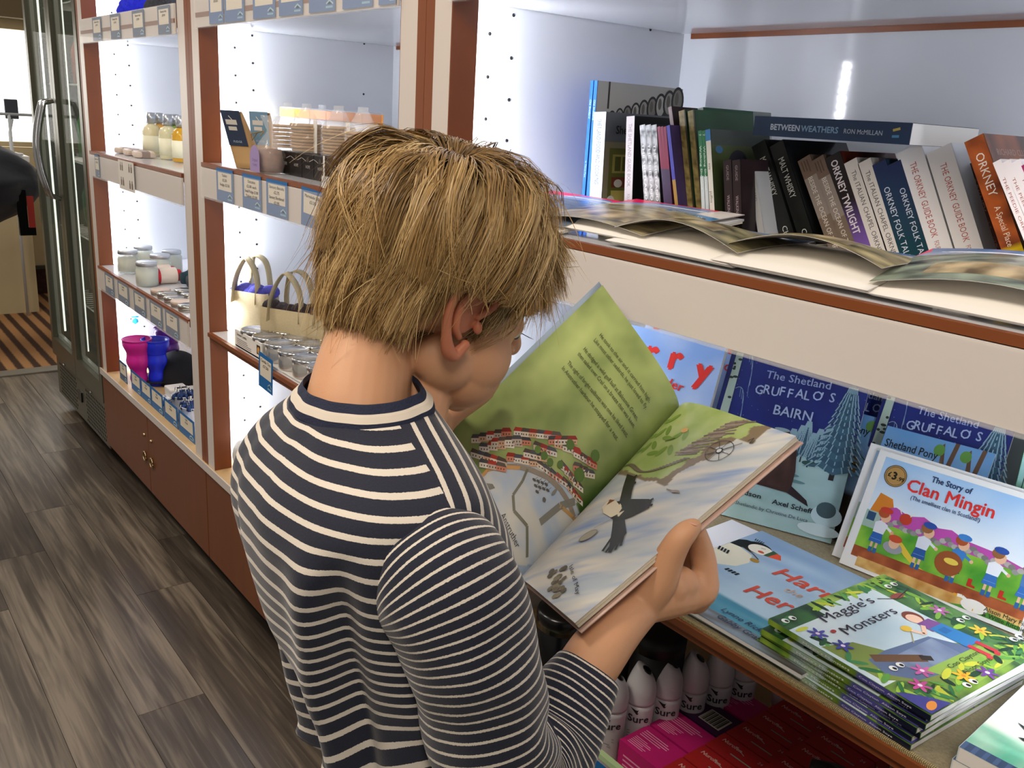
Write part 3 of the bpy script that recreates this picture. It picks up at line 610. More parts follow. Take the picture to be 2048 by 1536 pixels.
# lower shelf of middle bay: tote bags and tins
canvas = mat('natural_canvas', '#b3a481', .9, bump=.5, bscale=420, var=.1, vscale=200)
def tote(label, c, wd, ht, dp_, rot, wool, group, wh=.12):
    M = Matrix.Translation(V(c)) @ Matrix.Rotation(rot, 4, 'Z'); o = thing('tote_bag', label, 'bag', M, group); rs = []
    for z, k_ in ((0, .9), (.004, 1), (ht*.5, 1.02), (ht, 1)):
        rs.append([((1 if math.cos(a) > 0 else -1)*abs(math.cos(a))**.35*wd/2*k_, (1 if math.sin(a) > 0 else -1)*abs(math.sin(a))**.35*dp_/2*k_, z) for a in [2*PI*j/28 for j in range(28)]])
    inner = [[(p[0]*.97, p[1]*.95, z) for p in rs[-1]] for z in (ht, ht*.4)]
    MB().rings(rs+inner).build('body', canvas, o)
    for s in (-1, 1):
        m = MB(); pts = []
        for i in range(25):
            t = i/24; x = -wd*.27+wd*.54*t; b_ = math.sin(PI*t)**.45; pts.append(V((x*(1+.15*b_), s*(dp_/2-.002) - s*.012*b_ + .006*math.sin(t*9+s), ht-.03 + (wh+.03)*b_)))
        vs = []; 
        for p in pts: vs += [p+V((0, 0, 0))+V((0, -.011, 0)), p+V((0, .011, .002))]
        vs2 = [v_+V((0, 0, .0022)) for v_ in vs]; n = len(vs); fs = []
        for i in range(0, n-2, 2): fs += [(i, i+1, i+3, i+2), (n+i, n+i+2, n+i+3, n+i+1), (i, i+2, n+i+2, n+i), (i+1, n+i+1, n+i+3, i+3)]
        m.add(vs+vs2, fs, smooth=True).build('handle', canvas, o)
    m = MB()
    for q in range(14):
        t = q/13; c0 = V((-wd*.42+wd*.84*t, random.uniform(-.01, .01), ht-.008+random.uniform(-.006, .008))); m.ball(c0, (.022, .026, .018), 12, 7)
    m.build('knitted_contents', mat('wool_'+wool, wool, .9, bump=1, bscale=200, var=.5, vscale=70), o, kind='stuff'); return o
for nm, u, v, y, w_, wool, rot in [('small canvas tote bag with blue and purple knitting, leftmost', 508, 640, .90, .125, '#3a3a8c', .5), ('canvas tote bag with dark knitting in front of the others', 585, 640, .90, .15, '#2a1f20', .55), ('canvas tote bag with dark brown knitting partly behind the boy', 675, 620, .96, .14, '#3c2a26', .5)]:
    b = at(u, v, 'y', y); tote(nm, (b.x, y, .751), w_, .10, .07, rot, wool, 'canvas tote bags with knitting', .085)
tray = thing('tin_tray', 'clear and white card tray holding the round candle tins', 'tray', V((at(470, 670, 'y', .79).x, .79, .751)))
MB().box((0, 0, 0), (.62, .19, .003)).box((0, 0, 0), (.16, .003, .04)).box((0, .187, 0), (.62, .19, .04)).build('tray', paperw, tray)
MB().box((.16, 0, 0), (.62, .003, .042)).build('clear_front', acry, tray)
a = Art(.16, .04); a.text('Scented Candles', .012, .028, .009, '#4a4640', bold=.01); a.lines(.012, .006, .1, .024, 4, '#7c766c'); a.rect(.132, .01, .152, .032, '#2a1c14'); a.ell(.142, .02, .007, .008, '#e0a040'); a.build('print', tray, lambda x, y, h: (x, -h, y), CARD)
tx = WM[tray.name].translation; kk = 0
for r in range(3):
    for i in range(8):
        kk += 1; x = tx.x+.042+i*.072+(r % 2)*.036; 
        if x > tx.x+.60: continue
        o = thing('candle_tin', 'round candle tin with clear lid, %s in the %s row of the tray' % (('first', 'second', 'third', 'fourth', 'fifth', 'sixth', 'seventh', 'eighth')[i], ('front', 'middle', 'rear')[r]), 'tin', V((x, .824+r*.061, .755)), 'round candle tins in the tray')
        MB().lathe([(0, 0), (.032, 0), (.034, .003), (.034, .035), (.032, .036), (.031, .03), (0, .029)], seg=30).build('tin', tinm, o)
        MB().lathe([(.0335, .033), (.0352, .033), (.0352, .041), (.033, .042), (.032, .04)], seg=30).build('rim', chrome, o); MB().lathe([(.032, .0405), (0, .041)], seg=30).build('clear_lid', acry, o)
        MB().lathe([(0, .0295), (.03, .0295)], seg=24).build('wax', wax, o); MB().tube([(0, 0, .029), (.001, 0, .035)], .0012, 5).build('wick', paper, o)
cx0 = at(517, 700, 'y', .775); card(cx0.x, .70, .075, .082, ['Candle Tins', '£7.50'], 'blue price card clipped below the tray of candle tins', 'price card at the candle tins', y=.774, tilt=.06)
# base of middle bay: soft toys
for i, (u, v, y, col, nm) in enumerate([(478, 905, .87, '#c9c6bc', 'white'), (487, 872, .97, '#a8aca6', 'pale grey')]):
    b = at(u+22, v, 'y', y); o = thing('soft_toy', '%s plush seal toy lying on the cabinet top beside the boy' % nm, 'soft toy', V((b.x+.055, y, ZB)))
    pm = mat('plush_'+nm.replace(' ', '_'), col, .95, bump=1, bscale=300, sheen=.5); m = MB(); rs = []
    for q in range(14):
        t = q/13; r = (.012+.045*math.sin(PI*min(1, t*1.05)**.8)); rs.append([(-.10+.26*t, r*1.1*math.cos(a), .048+r*math.sin(a)) for a in [2*PI*j/20 for j in range(20)]])
    m.rings(rs).build('body', pm, o); MB().ball((-.07, 0, .055), (.035, .036, .033)).build('head', pm, o)
    MB().ball((-.098, .014, .066), .004, 8, 6).ball((-.098, -.014, .066), .004, 8, 6).ball((-.106, 0, .055), .005, 8, 6).build('eyes', black, o)
    MB().ball((.02, -.05, .012), (.03, .02, .008)).ball((.02, .05, .012), (.03, .02, .008)).ball((.17, .02, .05), (.03, .012, .01)).ball((.17, -.02, .05), (.03, .012, .01)).build('flippers', pm, o)
# ------------------------------------------------------------------ books
BM = {}
def book(name, label, M, w_, h_, t, cover, spine=None, front=None, sp=None, group=None, pages=None, hard=False, cat='book'):
    o = thing(name, label, cat, M, group); ov = .003 if hard else 0; th = .0022 if hard else .0004
    MB().box((th, .0008, ov), (t-th, w_-ov, h_-ov)).build('page_block', pages or paper, o)
    cm = mat('cover_'+(cover if isinstance(cover, str) else str(cover)), cover, .3)
    m = MB().box((0, 0, 0), (th, w_, h_)).box((t-th, 0, 0), (t, w_, h_)).box((0, -.0006, 0), (t, .0008, h_)); m.build('cover', cm, o)
    a = Art(w_, h_)
    if front: front(a, w_, h_); a.build('front_print', o, lambda x, y, h: (t+h, x, y))
    s = Art(h_, t); s.rect(0, 0, h_, t, spine or cover)
    if sp: sp(s, h_, t)
    s.build('spine_print', o, lambda x, y, h: (y, -.0006-h, h_-x)); return o
def spine_text(*ts):
    def f(a, L, t):
        for (s, x, size, col, *r) in ts:
            a.text(s, L*x, t*(.5-size*.34), t*size, col, bold=r[0] if r else 0, fit=(L*r[1]) if len(r) > 1 else None)
    return f
ZS = 1.1715
def up(name, label, TL, TR, BL, w_, cover, spine=None, front=None, sp=None, Y=1.05, group=None, zs=ZS, yaw=0, pages=None, hard=False):
    A, B, Cc = at(*TL, 'y', Y), at(*TR, 'y', Y), at(*BL, 'y', Y); z = (A-Cc).normalized(); x = V((z.z, 0, -z.x)); t = abs((B-A).dot(x))
    L = (A.z-zs)/z.z if z.x <= 0 else (A.z - x.z*0 + x.z*t - zs)/z.z
    if z.x > 0: L = (A.z + x.z*t - zs)/z.z
    O = A - z*L; y = z.cross(x); y = V((0, 1, 0)); M = Matrix.Identity(4)
    for i in range(3): M[i][0] = x[i]; M[i][1] = y[i]; M[i][2] = z[i]; M[i][3] = O[i]
    if yaw: M = M @ Matrix.Rotation(yaw, 4, 'Z')
    return book(name, label, M, w_, L, t, cover, spine, front, sp, group, pages, hard)
def ovals(a, w_, h_):
    a.rect(0, 0, w_, h_, '#1a1a18'); a.rect(0, h_*.72, w_, h_, '#b9b7b0'); a.rect(w_*.12, h_*.8, w_*.14, h_, '#33302c')
    a.poly([(0, h_*.70), (w_*.15, h_*.74), (w_*.5, h_*.82), (w_*.8, h_*.93), (w_, h_*.98), (w_, h_*.5), (0, h_*.5)], '#22201e')
    for i in range(11):
        t = i/10; x = w_*(.04+.9*t**1.15); y = h_*(.70+.20*t**1.3); r = w_*(.028+.03*t)
        a.ell(x, y, r*1.35, r*2.0, '#2a2824'); a.ell(x, y, r*.95, r*1.6, ('#a3a098', '#8a867c', '#c2bfb6')[i % 3]); a.ell(x-r*.2, y+r*.3, r*.4, r*.9, '#6b665c')
    for i in range(5): a.ell(w_*(.2+.17*i), h_*(.56+.02*(i % 2)), w_*.035, h_*.05, '#7c786e')
def dresser(a, w_, h_):
    a.rect(0, 0, w_, h_, '#8f8668'); a.rect(0, h_*.72, w_, h_, '#6f7276'); a.text('Shetland', w_*.12, h_*.8, h_*.11, '#232323', bold=.02)
    a.rect(w_*.06, h_*.12, w_*.36, h_*.66, '#6a6a34'); a.rect(w_*.1, h_*.42, w_*.32, h_*.6, '#a59a52'); a.rect(w_*.13, h_*.44, w_*.2, h_*.58, '#57582c'); a.rect(w_*.22, h_*.44, w_*.29, h_*.58, '#57582c')
    a.rect(w_*.1, h_*.28, w_*.3, h_*.38, '#7c3a2c'); a.ell(w_*.18, h_*.32, w_*.05, h_*.04, '#d8d4c8'); a.rect(w_*.1, h_*.15, w_*.32, h_*.25, '#c0ae5a'); a.ell(w_*.48, h_*.6, w_*.05, h_*.04, '#4a4432'); a.rect(w_*.44, h_*.38, w_*.6, h_*.5, '#5c5840'); a.rect(0, 0, w_, h_*.08, '#8a6a40'); a.ell(w_*.1, h_*.14, w_*.05, h_*.06, '#e2ded2')
def nscot(a, w_, h_):
    a.rect(0, 0, w_, h_, '#7a8a8c'); a.rect(0, h_*.76, w_, h_, '#1f5236'); a.rect(w_*.72, h_*.82, w_, h_, '#8b9390'); a.rect(w_*.72, h_*.76, w_, h_*.82, '#c6ccce'); a.text('NORTHERN', w_*.06, h_*.90, h_*.065, '#b9c6bc'); a.text('SCOTLAND', w_*.06, h_*.82, h_*.065, '#b9c6bc'); a.text('1', w_*.82, h_*.88, h_*.07, '#2a2f2c')
def puff(a, w_, h_):
    a.grid(10, 14, lambda x, y: mixc('#1c2018', '#4c5a34', y/h_+.3*nz(x, y, 30))); a.rect(0, h_*.86, w_, h_, '#3e4844'); a.ell(w_*.42, h_*.7, w_*.16, h_*.12, '#23232c', rot=.3); a.ell(w_*.42, h_*.45, w_*.2, h_*.22, '#14140f'); a.ell(w_*.12, h_*.82, w_*.06, h_*.035, '#3d6b94'); a.rect(0, 0, w_*.45, h_*.14, '#c9ccc8'); a.text('151', w_*.08, h_*.03, h_*.08, '#3a3a3a')
def dk(col, col2):
    def f(a, w_, h_): a.grid(8, 10, lambda x, y: mixc(col, col2, y/h_+.4*nz(x, y, 25)))
    return f
bk = 'book'
up(bk, 'thin bright blue book at the left end, leaning on the shelf side', (1182, 161), (1188, 160), (1163, 410), .20, '#2f6fd6', sp=spine_text(('Old Shetland', .14, .8, '#cfe0ff'), ('In Times Past', .6, .7, '#cfe0ff')), Y=1.05)
up(bk, 'thin blue book with black and white portraits on its tall cover', (1189.5, 161), (1196, 160), (1172, 410), .205, '#2a2826', '#2f6fd6', ovals, spine_text(('Old Shetland', .14, .8, '#cfe0ff')), Y=1.05)
up(bk, 'thick white book with grey spine lettering and a kitchen dresser cover', (1189, 224), (1213, 227), (1179, 410), .19, '#83806c', '#cdd6ea', dresser, spine_text(('SHETLAND FOOD AND COOKING', .07, .5, '#3e5470', 0, .62), ('Marian', .86, .5, '#6a7a94')), Y=1.035)
up(bk, 'pale grey guide book with black front cover, third from left of the upright row', (1254, 233), (1270, 234), (1249, 405), .17, '#121312', '#a79c9a', None, spine_text(('THE SHETLAND GUIDE BOOK', .07, .6, '#5b5250', 0, .6), ('FOURTH EDITION', .74, .5, '#6b6462', 0, .22)), Y=1.04)
silver = mat('foil_silver', '#b9bcc0', .25, metal=.7)
def foil(a, L, t):
    a.grid(30, 2, lambda x, y: mixc('#0d0e10', '#c9ccd0', (nz(x, y, 90, 3)*2.2+.45))); a.text('THE SHETLAND BUS', L*.18, t*.25, t*.6, '#e6e8ea', bold=.03, fit=L*.7)
for i in range(3): up(bk, 'shiny black and silver book, %s of three alike' % ('first', 'second', 'third')[i], (1280+i*11.5, 251), (1291+i*11.5, 251), (1289+i*11, 405), .14, '#101114', None, dk('#0c0d10', '#2a2c30'), foil, group='three shiny black and silver books', Y=1.0)
for i in range(3): up(bk, 'thin maroon and purple book, %s of three alike' % ('first', 'second', 'third')[i], (1315+i*6.2, 254), (1320.7+i*6.2, 254), (1328+i*5.5, 400), .14, '#4a1d36', None, dk('#3a1a30', '#5a2038'), lambda a, L, t: (a.rect(0, 0, L*.4, t, '#7c2040'), a.rect(L*.4, 0, L, t, '#3d2c4a')), group='three thin maroon books', Y=1.0)
up(bk, 'thin violet and ochre book beside the three thin maroon ones', (1333.5, 252), (1340, 251), (1350, 405), .14, '#4a3a6c', None, None, lambda a, L, t: (a.rect(0, 0, L*.5, t, '#4544a0'), a.rect(L*.5, 0, L, t, '#9c7a3a')), Y=1.0)
up(bk, 'dark maroon tall book with one curling white letter', (1337, 215), (1344, 214), (1361, 412), .17, '#2c1416', '#5a3a38', lambda a, w_, h_: (a.rect(0, 0, w_, h_, '#2a1214'), a.line([(w_*.1, h_*.78), (w_*.07, h_*.86), (w_*.1, h_*.92)], .002, '#c9b8b0')), None, Y=1.03)
for i in range(2):
    up(bk, ('first', 'second')[i]+' folded walking map with mottled gold and green spine', (1358+i*18, 223), (1371+i*18, 222), (1376+i*17, 412), .13, '#274a34', None, dk('#1f3a28', '#31573c'), lambda a, L, t: (a.grid(40, 2, lambda x, y: mixc('#4a3c20', '#a39258', nz(x, y, 120, 5)+.5)), a.rect(0, t*.8, L, t, '#3a3020')), group='two mottled gold and green maps', Y=1.02)
up(bk, 'tall dark green regional walking guide with white lettering on its cover', (1396, 217), (1407, 214), (1404, 412), .16, '#1f5236', '#9aa09c', nscot, lambda a, L, t: a.grid(24, 2, lambda x, y: mixc('#3c4640', '#b9bfba', nz(x, y, 140, 8)+.5)), Y=1.06)
for i in range(2):
    up(bk, 'thin white and green walking guide, %s of two' % ('left', 'right')[i], (1397+i*7.5, 262), (1404+i*7.5, 261), (1404+i*8, 415), .14, '#2f6b46', None, None, lambda a, L, t: (a.rect(0, 0, L*.42, t, '#2f7048'), a.rect(L*.42, 0, L*.8, t, '#c6cfd0'), a.rect(L*.8, 0, L, t, '#6a8a44'), a.text('7', L*.03, t*.2, t*.9, '#e0e6e0', rot=0), a.text('Walking Shetland', L*.14, t*.22, t*.7, '#dfe8e0', fit=L*.4)), group='two thin walking guides', Y=1.0)
up(bk, 'white spined bird guide with dark olive cover and pale blue emblem', (1411.5, 260), (1421, 258), (1420, 412), .13, '#2c3424', '#cfcdc2', puff, lambda a, L, t: (a.rect(0, 0, L*.1, t, '#3d7ab0'), a.text('RSPB', L*.3, t*.25, t*.5, '#5a5a52'), a.text('puffins', L*.55, t*.25, t*.75, '#6a6a60')), Y=.99)
for i in range(2):
    up(bk, 'dark maroon walking guide book, %s of two beside the bird guide' % ('left', 'right')[i], (1447+i*18, 321), (1463+i*18, 318), (1451+i*17, 430), .12, '#1c1414', '#241819', dk('#161012', '#2c1f22'), spine_text(('GUIDE', .06, .4, '#8a7c7e', 0, .18), ('WALKING ON ORKNEY', .42, .5, '#9c8c8e', 0, .56)), group='two dark maroon walking guides', Y=.99)
up(bk, 'thin white book beside the leaning black whisky books', (1498, 344), (1510, 341), (1516, 462), .035, '#b9bcbc', '#a9abab', None, spine_text(('THE ISLAND', .1, .5, '#55595a', 0, .3)), Y=1.02)
up(bk, 'thin grey book with rust cover between white book and black book', (1513, 352), (1518, 351), (1533, 460), .035, '#6a5a52', '#8a8c8c', lambda a, w_, h_: (a.rect(0, 0, w_, h_, '#3a5a5c'), a.rect(0, h_*.5, w_, h_, '#7a5f58'), a.text('W', w_*.1, h_*.6, h_*.2, '#d0b8ae', bold=.03), a.ell(w_*.3, h_*.2, w_*.15, h_*.25, '#c9d2d0')), None, Y=1.04)
def sp1(s, tc, size=.55, x=.12, fit=.6, extra=None, b=0): return spine_text(*([(s, x, size, tc, b, fit)] + ([extra] if extra else [])))
YR = 1.05
for i in range(2): up(bk, 'black whisky book leaning left, %s of two' % ('left', 'right')[i], (1504+i*36, 294), (1531+i*36, 282), (1558+i*37, 467), .15, '#0e0f0e', '#111311', dk('#0c0e0d', '#26282a'), sp1('MALT WHISKY', '#b8bab4', .6, .14, .38, ('Charles', .82, .5, '#b8bab4')), group='two leaning black whisky books', Y=YR)
def beside(a, L, t): a.rect(0, 0, L*.2, t, '#6a5648'); a.rect(L*.2, 0, L*.62, t, '#857a70'); a.rect(L*.62, 0, L, t, '#6e5f50'); a.text('BESIDE THE OCEAN OF TIME', L*.2, t*.3, t*.5, '#cfc6ba', fit=L*.75); a.lines(L*.03, t*.2, L*.16, t*.85, 3, '#4a382c')
for i in range(2): up(bk, 'grey brown paperback with cloudy spine, %s of two' % ('left', 'right')[i], (1596+i*27, 323), (1621+i*27, 312), (1650+i*27, 474), .13, '#4c4238', None, dk('#3c3228', '#6a5c4c'), beside, group='two grey brown cloudy paperbacks', Y=YR)
def twi(a, L, t): a.grid(20, 1, lambda x, y: mixc('#1a1212', '#7c5aa8', max(0, (x/L-.45)*1.8))); a.text('ORKNEY TWILIGHT', L*.05, t*.28, t*.6, '#d9d0d4', fit=L*.72, bold=.02)
up(bk, 'black to violet paperback with pale spaced capitals', (1650, 318), (1683, 310), (1703, 484), .13, '#2a1a18', None, dk('#1c1010', '#6a2a1c'), twi, Y=YR)
for i in range(2): up(bk, 'cream spined paperback, %s of the two next to the violet one' % ('left', 'right')[i], (1688+i*28, 328), (1714+i*28, 317), (1740+i*27, 486), .13, '#b3aca4', '#cfc9c0', dk('#8c8880', '#c0bab0'), sp1('The ITALIAN CHAPEL ORKNEY', '#4a4644', .5, .1, .85), group='two cream spined paperbacks', Y=YR)
def folk(a, L, t): a.grid(10, 1, lambda x, y: mixc('#1a2850', '#123c40', x/L)); a.text('ORKNEY FOLK TALES', L*.24, t*.28, t*.6, '#c9ced6', fit=L*.72)
for i in range(2): up(bk, 'navy and teal paperback of tales, %s of two' % ('left', 'right')[i], (1745+i*31, 331), (1773+i*30, 322), (1795+i*31, 493), .13, '#15263f', None, dk('#101e34', '#1c3a4c'), folk, group='two navy and teal paperbacks', Y=YR)
for i in range(2): up(bk, 'thick white paperback with red spine title, %s of two' % ('left', 'right')[i], (1793+i*60, 308), (1843+i*60, 288), (1853+i*61, 508), .13, '#c9cacb', '#e2dedb', dk('#b4b6b8', '#d6d8da'), sp1('THE ORKNEY GUIDE BOOK', '#a8483c', .36, .12, .62, ('FOURTH EDITION', .77, .26, '#a8605a', 0, .22)), group='two thick white guide books', Y=YR)
def orkn(a, L, t):
    a.grid(30, 3, lambda x, y: mixc('#5a2412', '#c8662c', .5+.6*nz(x, y, 60, 2)) if x < L*.72 else (mixc('#e0c020', '#3a2410', (x/L-.76)*8) if x < L*.86 else lin('#16110e')))
    a.text('ORKNEY', L*.1, t*.3, t*.62, '#f0e8e0', fit=L*.28); a.text('A Special Place', L*.45, t*.34, t*.45, '#f0dcc8', fit=L*.26)
def orkf(a, w_, h_): a.grid(14, 14, lambda x, y: mixc('#3a2a24', '#a05a30', .3+.7*nz(x, y, 40, 4))); a.text('RICHARD CLUBLEY', w_*.1, h_*.86, h_*.06, '#8a7468', bold=.01)
up(bk, 'thick orange and brown sunset book at the right of the leaning row', (1929, 285), (1968, 271), (1993, 470), .16, '#4a2c20', None, orkf, orkn, Y=1.0)
def orkd(a, L, t): a.rect(0, 0, L, t, '#3a1c16'); a.text('ORKNEY', L*.12, t*.3, t*.6, '#8a6a5c', fit=L*.3); a.text('A Special Place', L*.5, t*.34, t*.45, '#7a5648', fit=L*.3)  # second copy of the sunset book, its shade put into flat dark browns
up(bk, 'darker sunset book in shade behind the thick orange one', (1923, 335), (1950, 325), (1982, 510), .15, '#3a1c16', None, None, orkd, Y=1.08)
for i in range(3): up(bk, 'slim white guide, %s of the three right of the orange book' % ('first', 'second', 'third')[i], (1986+i*19, 326), (2003+i*19, 320), (2034+i*21, 445), .12, '#d9d2d0', '#e6dedc', None, sp1('THE PEEDIE ORKNEY GUIDE BOOK', '#94544c', .5, .12, .8), group='three slim white guides', Y=.98)
up(bk, 'slim magenta book at the right end of the upper row', (2043, 332), (2060, 326), (2098, 460), .12, '#8a2050', '#9c2a5c', None, sp1('ORKNEY', '#f0dde4', .5, .1, .3), Y=.98)
# book lying flat across the others
O = at(1818, 290, 'y', 1.02); Aw = at(1506, 270, 'y', 1.02); z = (Aw-O).normalized(); x = V((0, 0, 1)); x = (x - z*x.dot(z)).normalized(); y = z.cross(x)
M = Matrix.Identity(4)
for i in range(3): M[i][0] = x[i]; M[i][1] = y[i]; M[i][2] = z[i]; M[i][3] = O[i]
def bw(a, L, t): a.text('BETWEEN', L*.12, t*.34, t*.42, '#b9c2cc', bold=.03, fit=L*.20); a.text('WEATHERS', L*.335, t*.34, t*.42, '#7c9ab0', bold=.03, fit=L*.24); a.text('RON McMILLAN', L*.61, t*.36, t*.32, '#aab4be', bold=.01, fit=L*.23); a.line([(L*.9, t*.62), (L*.94, t*.72)], t*.12, '#b09a50'); a.line([(L*.9, t*.34), (L*.94, t*.36)], t*.12, '#4a84a8')
book(bk, 'navy blue paperback lying flat across the tops of the leaning books', M, .16, (Aw-O).length, .0245, '#22344e', None, dk('#1c2c44', '#2c4460'), bw, pages=paperw)
# ---- magazines along the front of the middle shelf
def sheet(o, name, P00, P10, P01, P11, fn, art=None, mt=None, th=.0003, nx=20, ny=10, label=None):
    # grid from corner points, fn(s,t) -> lift above the bilinear surface
    def pos(s, t, h=0):
        p = P00*(1-s)*(1-t)+P10*s*(1-t)+P01*(1-s)*t+P11*s*t; return p + V((0, 0, fn(s, t)+h))
    top = [[pos(i/nx, j/ny) for i in range(nx+1)] for j in range(ny+1)]; bot = [[pos(i/nx, j/ny, -th) for i in range(nx+1)] for j in range(ny+1)]
    m = MB(); vs = [p for r in top for p in r]; n = len(vs); vs += [p for r in bot for p in r]; fs = []; W1 = nx+1
    for j in range(ny):
        for i in range(nx): a = j*W1+i; fs += [(a, a+1, a+1+W1, a+W1), (n+a, n+a+W1, n+a+1+W1, n+a+1)]
    for i in range(nx): fs += [(i, n+i, n+i+1, i+1), (ny*W1+i, ny*W1+i+1, n+ny*W1+i+1, n+ny*W1+i)]
    for j in range(ny): fs += [(j*W1, (j+1)*W1, n+(j+1)*W1, n+j*W1), (j*W1+nx, n+j*W1+nx, n+(j+1)*W1+nx, (j+1)*W1+nx)]
    m.add(vs, fs, smooth=True); ob = m.build(name, mt or paper, o, world=True, label=label)
    if art: art.build('print', ob, lambda x, y, h: pos(x/art.w, y/art.h, h), PRINT, world=True)
    return ob
def magazine(label, x0, x1, y0, y1, z, lift, artf, npg=6, skew=0, pagelift=.012, t0=.3, rise=.02):
    o = thing('magazine', label, 'magazine', V(((x0+x1)/2, (y0+y1)/2, z)), 'magazines fanned along the shelf front')
    P = lambda s, t, dz: V((x0+(x1-x0)*s+skew*(1-t), y0+(y1-y0)*t, z+dz+rise*t))
    MB().add([P(.01, .25, 0), P(.99, .25, 0), P(.99, 1, 0), P(.01, 1, 0), P(.01, .25, .003), P(.99, .25, .003), P(.99, 1, .004), P(.01, 1, .004)], [(0, 3, 2, 1), (4, 5, 6, 7), (0, 1, 5, 4), (1, 2, 6, 5), (2, 3, 7, 6), (3, 0, 4, 7)]).build('page_block', paper, o, world=True)
    for i in range(npg):
        k_ = i/max(1, npg-1)
        sheet(o, 'page', P(-.02*k_, .012*(npg-1-i), .0012+.0009*i), P(1, .012*(npg-1-i), .0012+.0009*i), P(0, 1, .0035+.0005*i), P(1, 1, .0035+.0005*i),
              lambda s, t, k_=k_: pagelift*k_*math.sin(PI*min(1, t*1.1+.02))*(math.sin(PI*(s*.8+.1)))-.0*(1-t), nx=14, ny=6, mt=paperw)
    a = Art(x1-x0, (y1-y0)*(1-t0)); artf(a, a.w, a.h); zc = .006+.0009*npg
    sheet(o, 'cover', P(-.03, t0, zc), P(1.0, t0, zc), P(0, 1, zc), P(1, 1, zc), lambda s, t: lift(s, t)+pagelift*math.sin(PI*min(1, (t0+(1-t0)*t)*1.1+.02))*math.sin(PI*(s*.8+.1)), a, nx=24, ny=12, mt=paperw, label='curling glossy cover')
    return o
def coast(c1, c2, hdr=True):
    def f(a, w_, h_):
        a.grid(60, 44, lambda x, y: mixc(c1, c2, .5+.75*fbm(x, y*2.2, 26, 3)) if y < h_*.72 else mixc('#8fa8c8', '#3c5c8c', (y/h_-.7)*3+.3*nz(x, y, 20)))
        a.grid(30, 10, lambda x, y: mixc('#c8b48a', '#5c5036', .5+.8*fbm(x, y, 40, 9)), w_*.2, h_*.1, w_*.75, h_*.32)
        if hdr:
            a.rect(0, h_*.70, w_, h_, '#d01850'); a.text('SHETLAND & ORKNEY VISITOR GUIDE', w_*.12, h_*.76, h_*.05, '#f0c8d4', fit=w_*.5); a.rect(w_*.62, h_*.62, w_, h_*.74, '#2f78b0'); a.text('NORTHLINK', w_*.66, h_*.65, h_*.055, '#9ac4e6'); a.rect(w_*.8, h_*.74, w_, h_, '#d6cfc8'); a.ell(w_*.88, h_*.86, w_*.04, h_*.05, '#26262c')
    return f
magazine('glossy travel magazine with crimson header, leftmost of the fanned row', -1.148, -.93, .797, .985, 1.1712, lambda s, t: .006*math.sin(PI*s)*(1-t), coast('#1c2c50', '#7c8c9c'), 4, .02, .006, .03, .026)
magazine('glossy travel magazine with crimson header and cliffs, second from left', -.955, -.755, .81, .985, 1.1760, lambda s, t: .008*math.sin(PI*s)*(1-t), coast('#15181a', '#c0b48a'), 6, -.02, .006, .03, .026)
magazine('magazine with olive cover lifted over pale curling pages, in the middle', -.815, -.625, .795, .955, 1.1712, lambda s, t: .024*math.sin(PI*(s*.85+.1))*(1-t)**1.3, coast('#20241a', '#a8a078', False), 7, 0, .010, .10, .014)
magazine('magazine with brown moorland cover above cream pages, second from right', -.655, -.465, .795, .950, 1.1735, lambda s, t: (.026*math.sin(PI*s*.8+.2))*(1-t)**1.3, coast('#2c2c18', '#bcae7c', False), 7, .01, .010, .14, .015)
magazine('magazine with crimson header and wet stones cover, rightmost of the row', -.485, -.27, .797, .965, 1.1712, lambda s, t: .016*math.sin(PI*min(1, s*.9))*(1-.3*t), coast('#181c20', '#9aa894'), 7, .03, .010, .08, .026)
# ------------------------------------------------------------------ lower shelf picture books
def pix(p):
    d = V(p) - V((0, 0, CAMZ)); c = (RX*d.x + RY*d.y + RZ*d.z); return (1024+FPX*c.x/c.z, 768+FPX*c.y/c.z)
Z2 = .7518
def lean(label, BL, BR, edge, w_, h_, t, cover, front, spinec=None, off=V((0, 0, 0)), group=None, rightedge=True, hard=False, name='picture_book', sp=None):
    a_, b_ = at(*BL, 'z', Z2), at(*BR, 'z', Z2); A = (b_-a_).normalized(); nb = V((-A.y, A.x, 0)); best = None; base = b_ if rightedge else a_
    for k_ in range(20, 89):
        th = math.radians(k_); B = nb*math.cos(th)+V((0, 0, math.sin(th))); p, q = pix(base), pix(base+B*.2)
        d = abs((q[0]-p[0])*(edge[1]-p[1])-(q[1]-p[1])*(edge[0]-p[0]))/math.hypot(q[0]-p[0], q[1]-p[1])
        if best is None or d < best[0]: best = (d, B, k_)
    B = best[1]; W2 = w_ or (b_-a_).length
    O = (b_-A*W2 if rightedge else a_) + off; n = A.cross(B); M = Matrix.Identity(4)
    if n.z < 0: raise Exception('flip')
    O = O - n*0 
    for i in range(3): M[i][0] = n[i]; M[i][1] = A[i]; M[i][2] = B[i]; M[i][3] = O[i]-n[i]*t
    lo = (V((M[0][3], M[1][3], M[2][3]))).z
    if lo < Z2: M[2][3] += (Z2-lo)
    return book(name, label, M, W2, h_, t, cover, spinec, front, sp, group, hard=hard, pages=paperw)
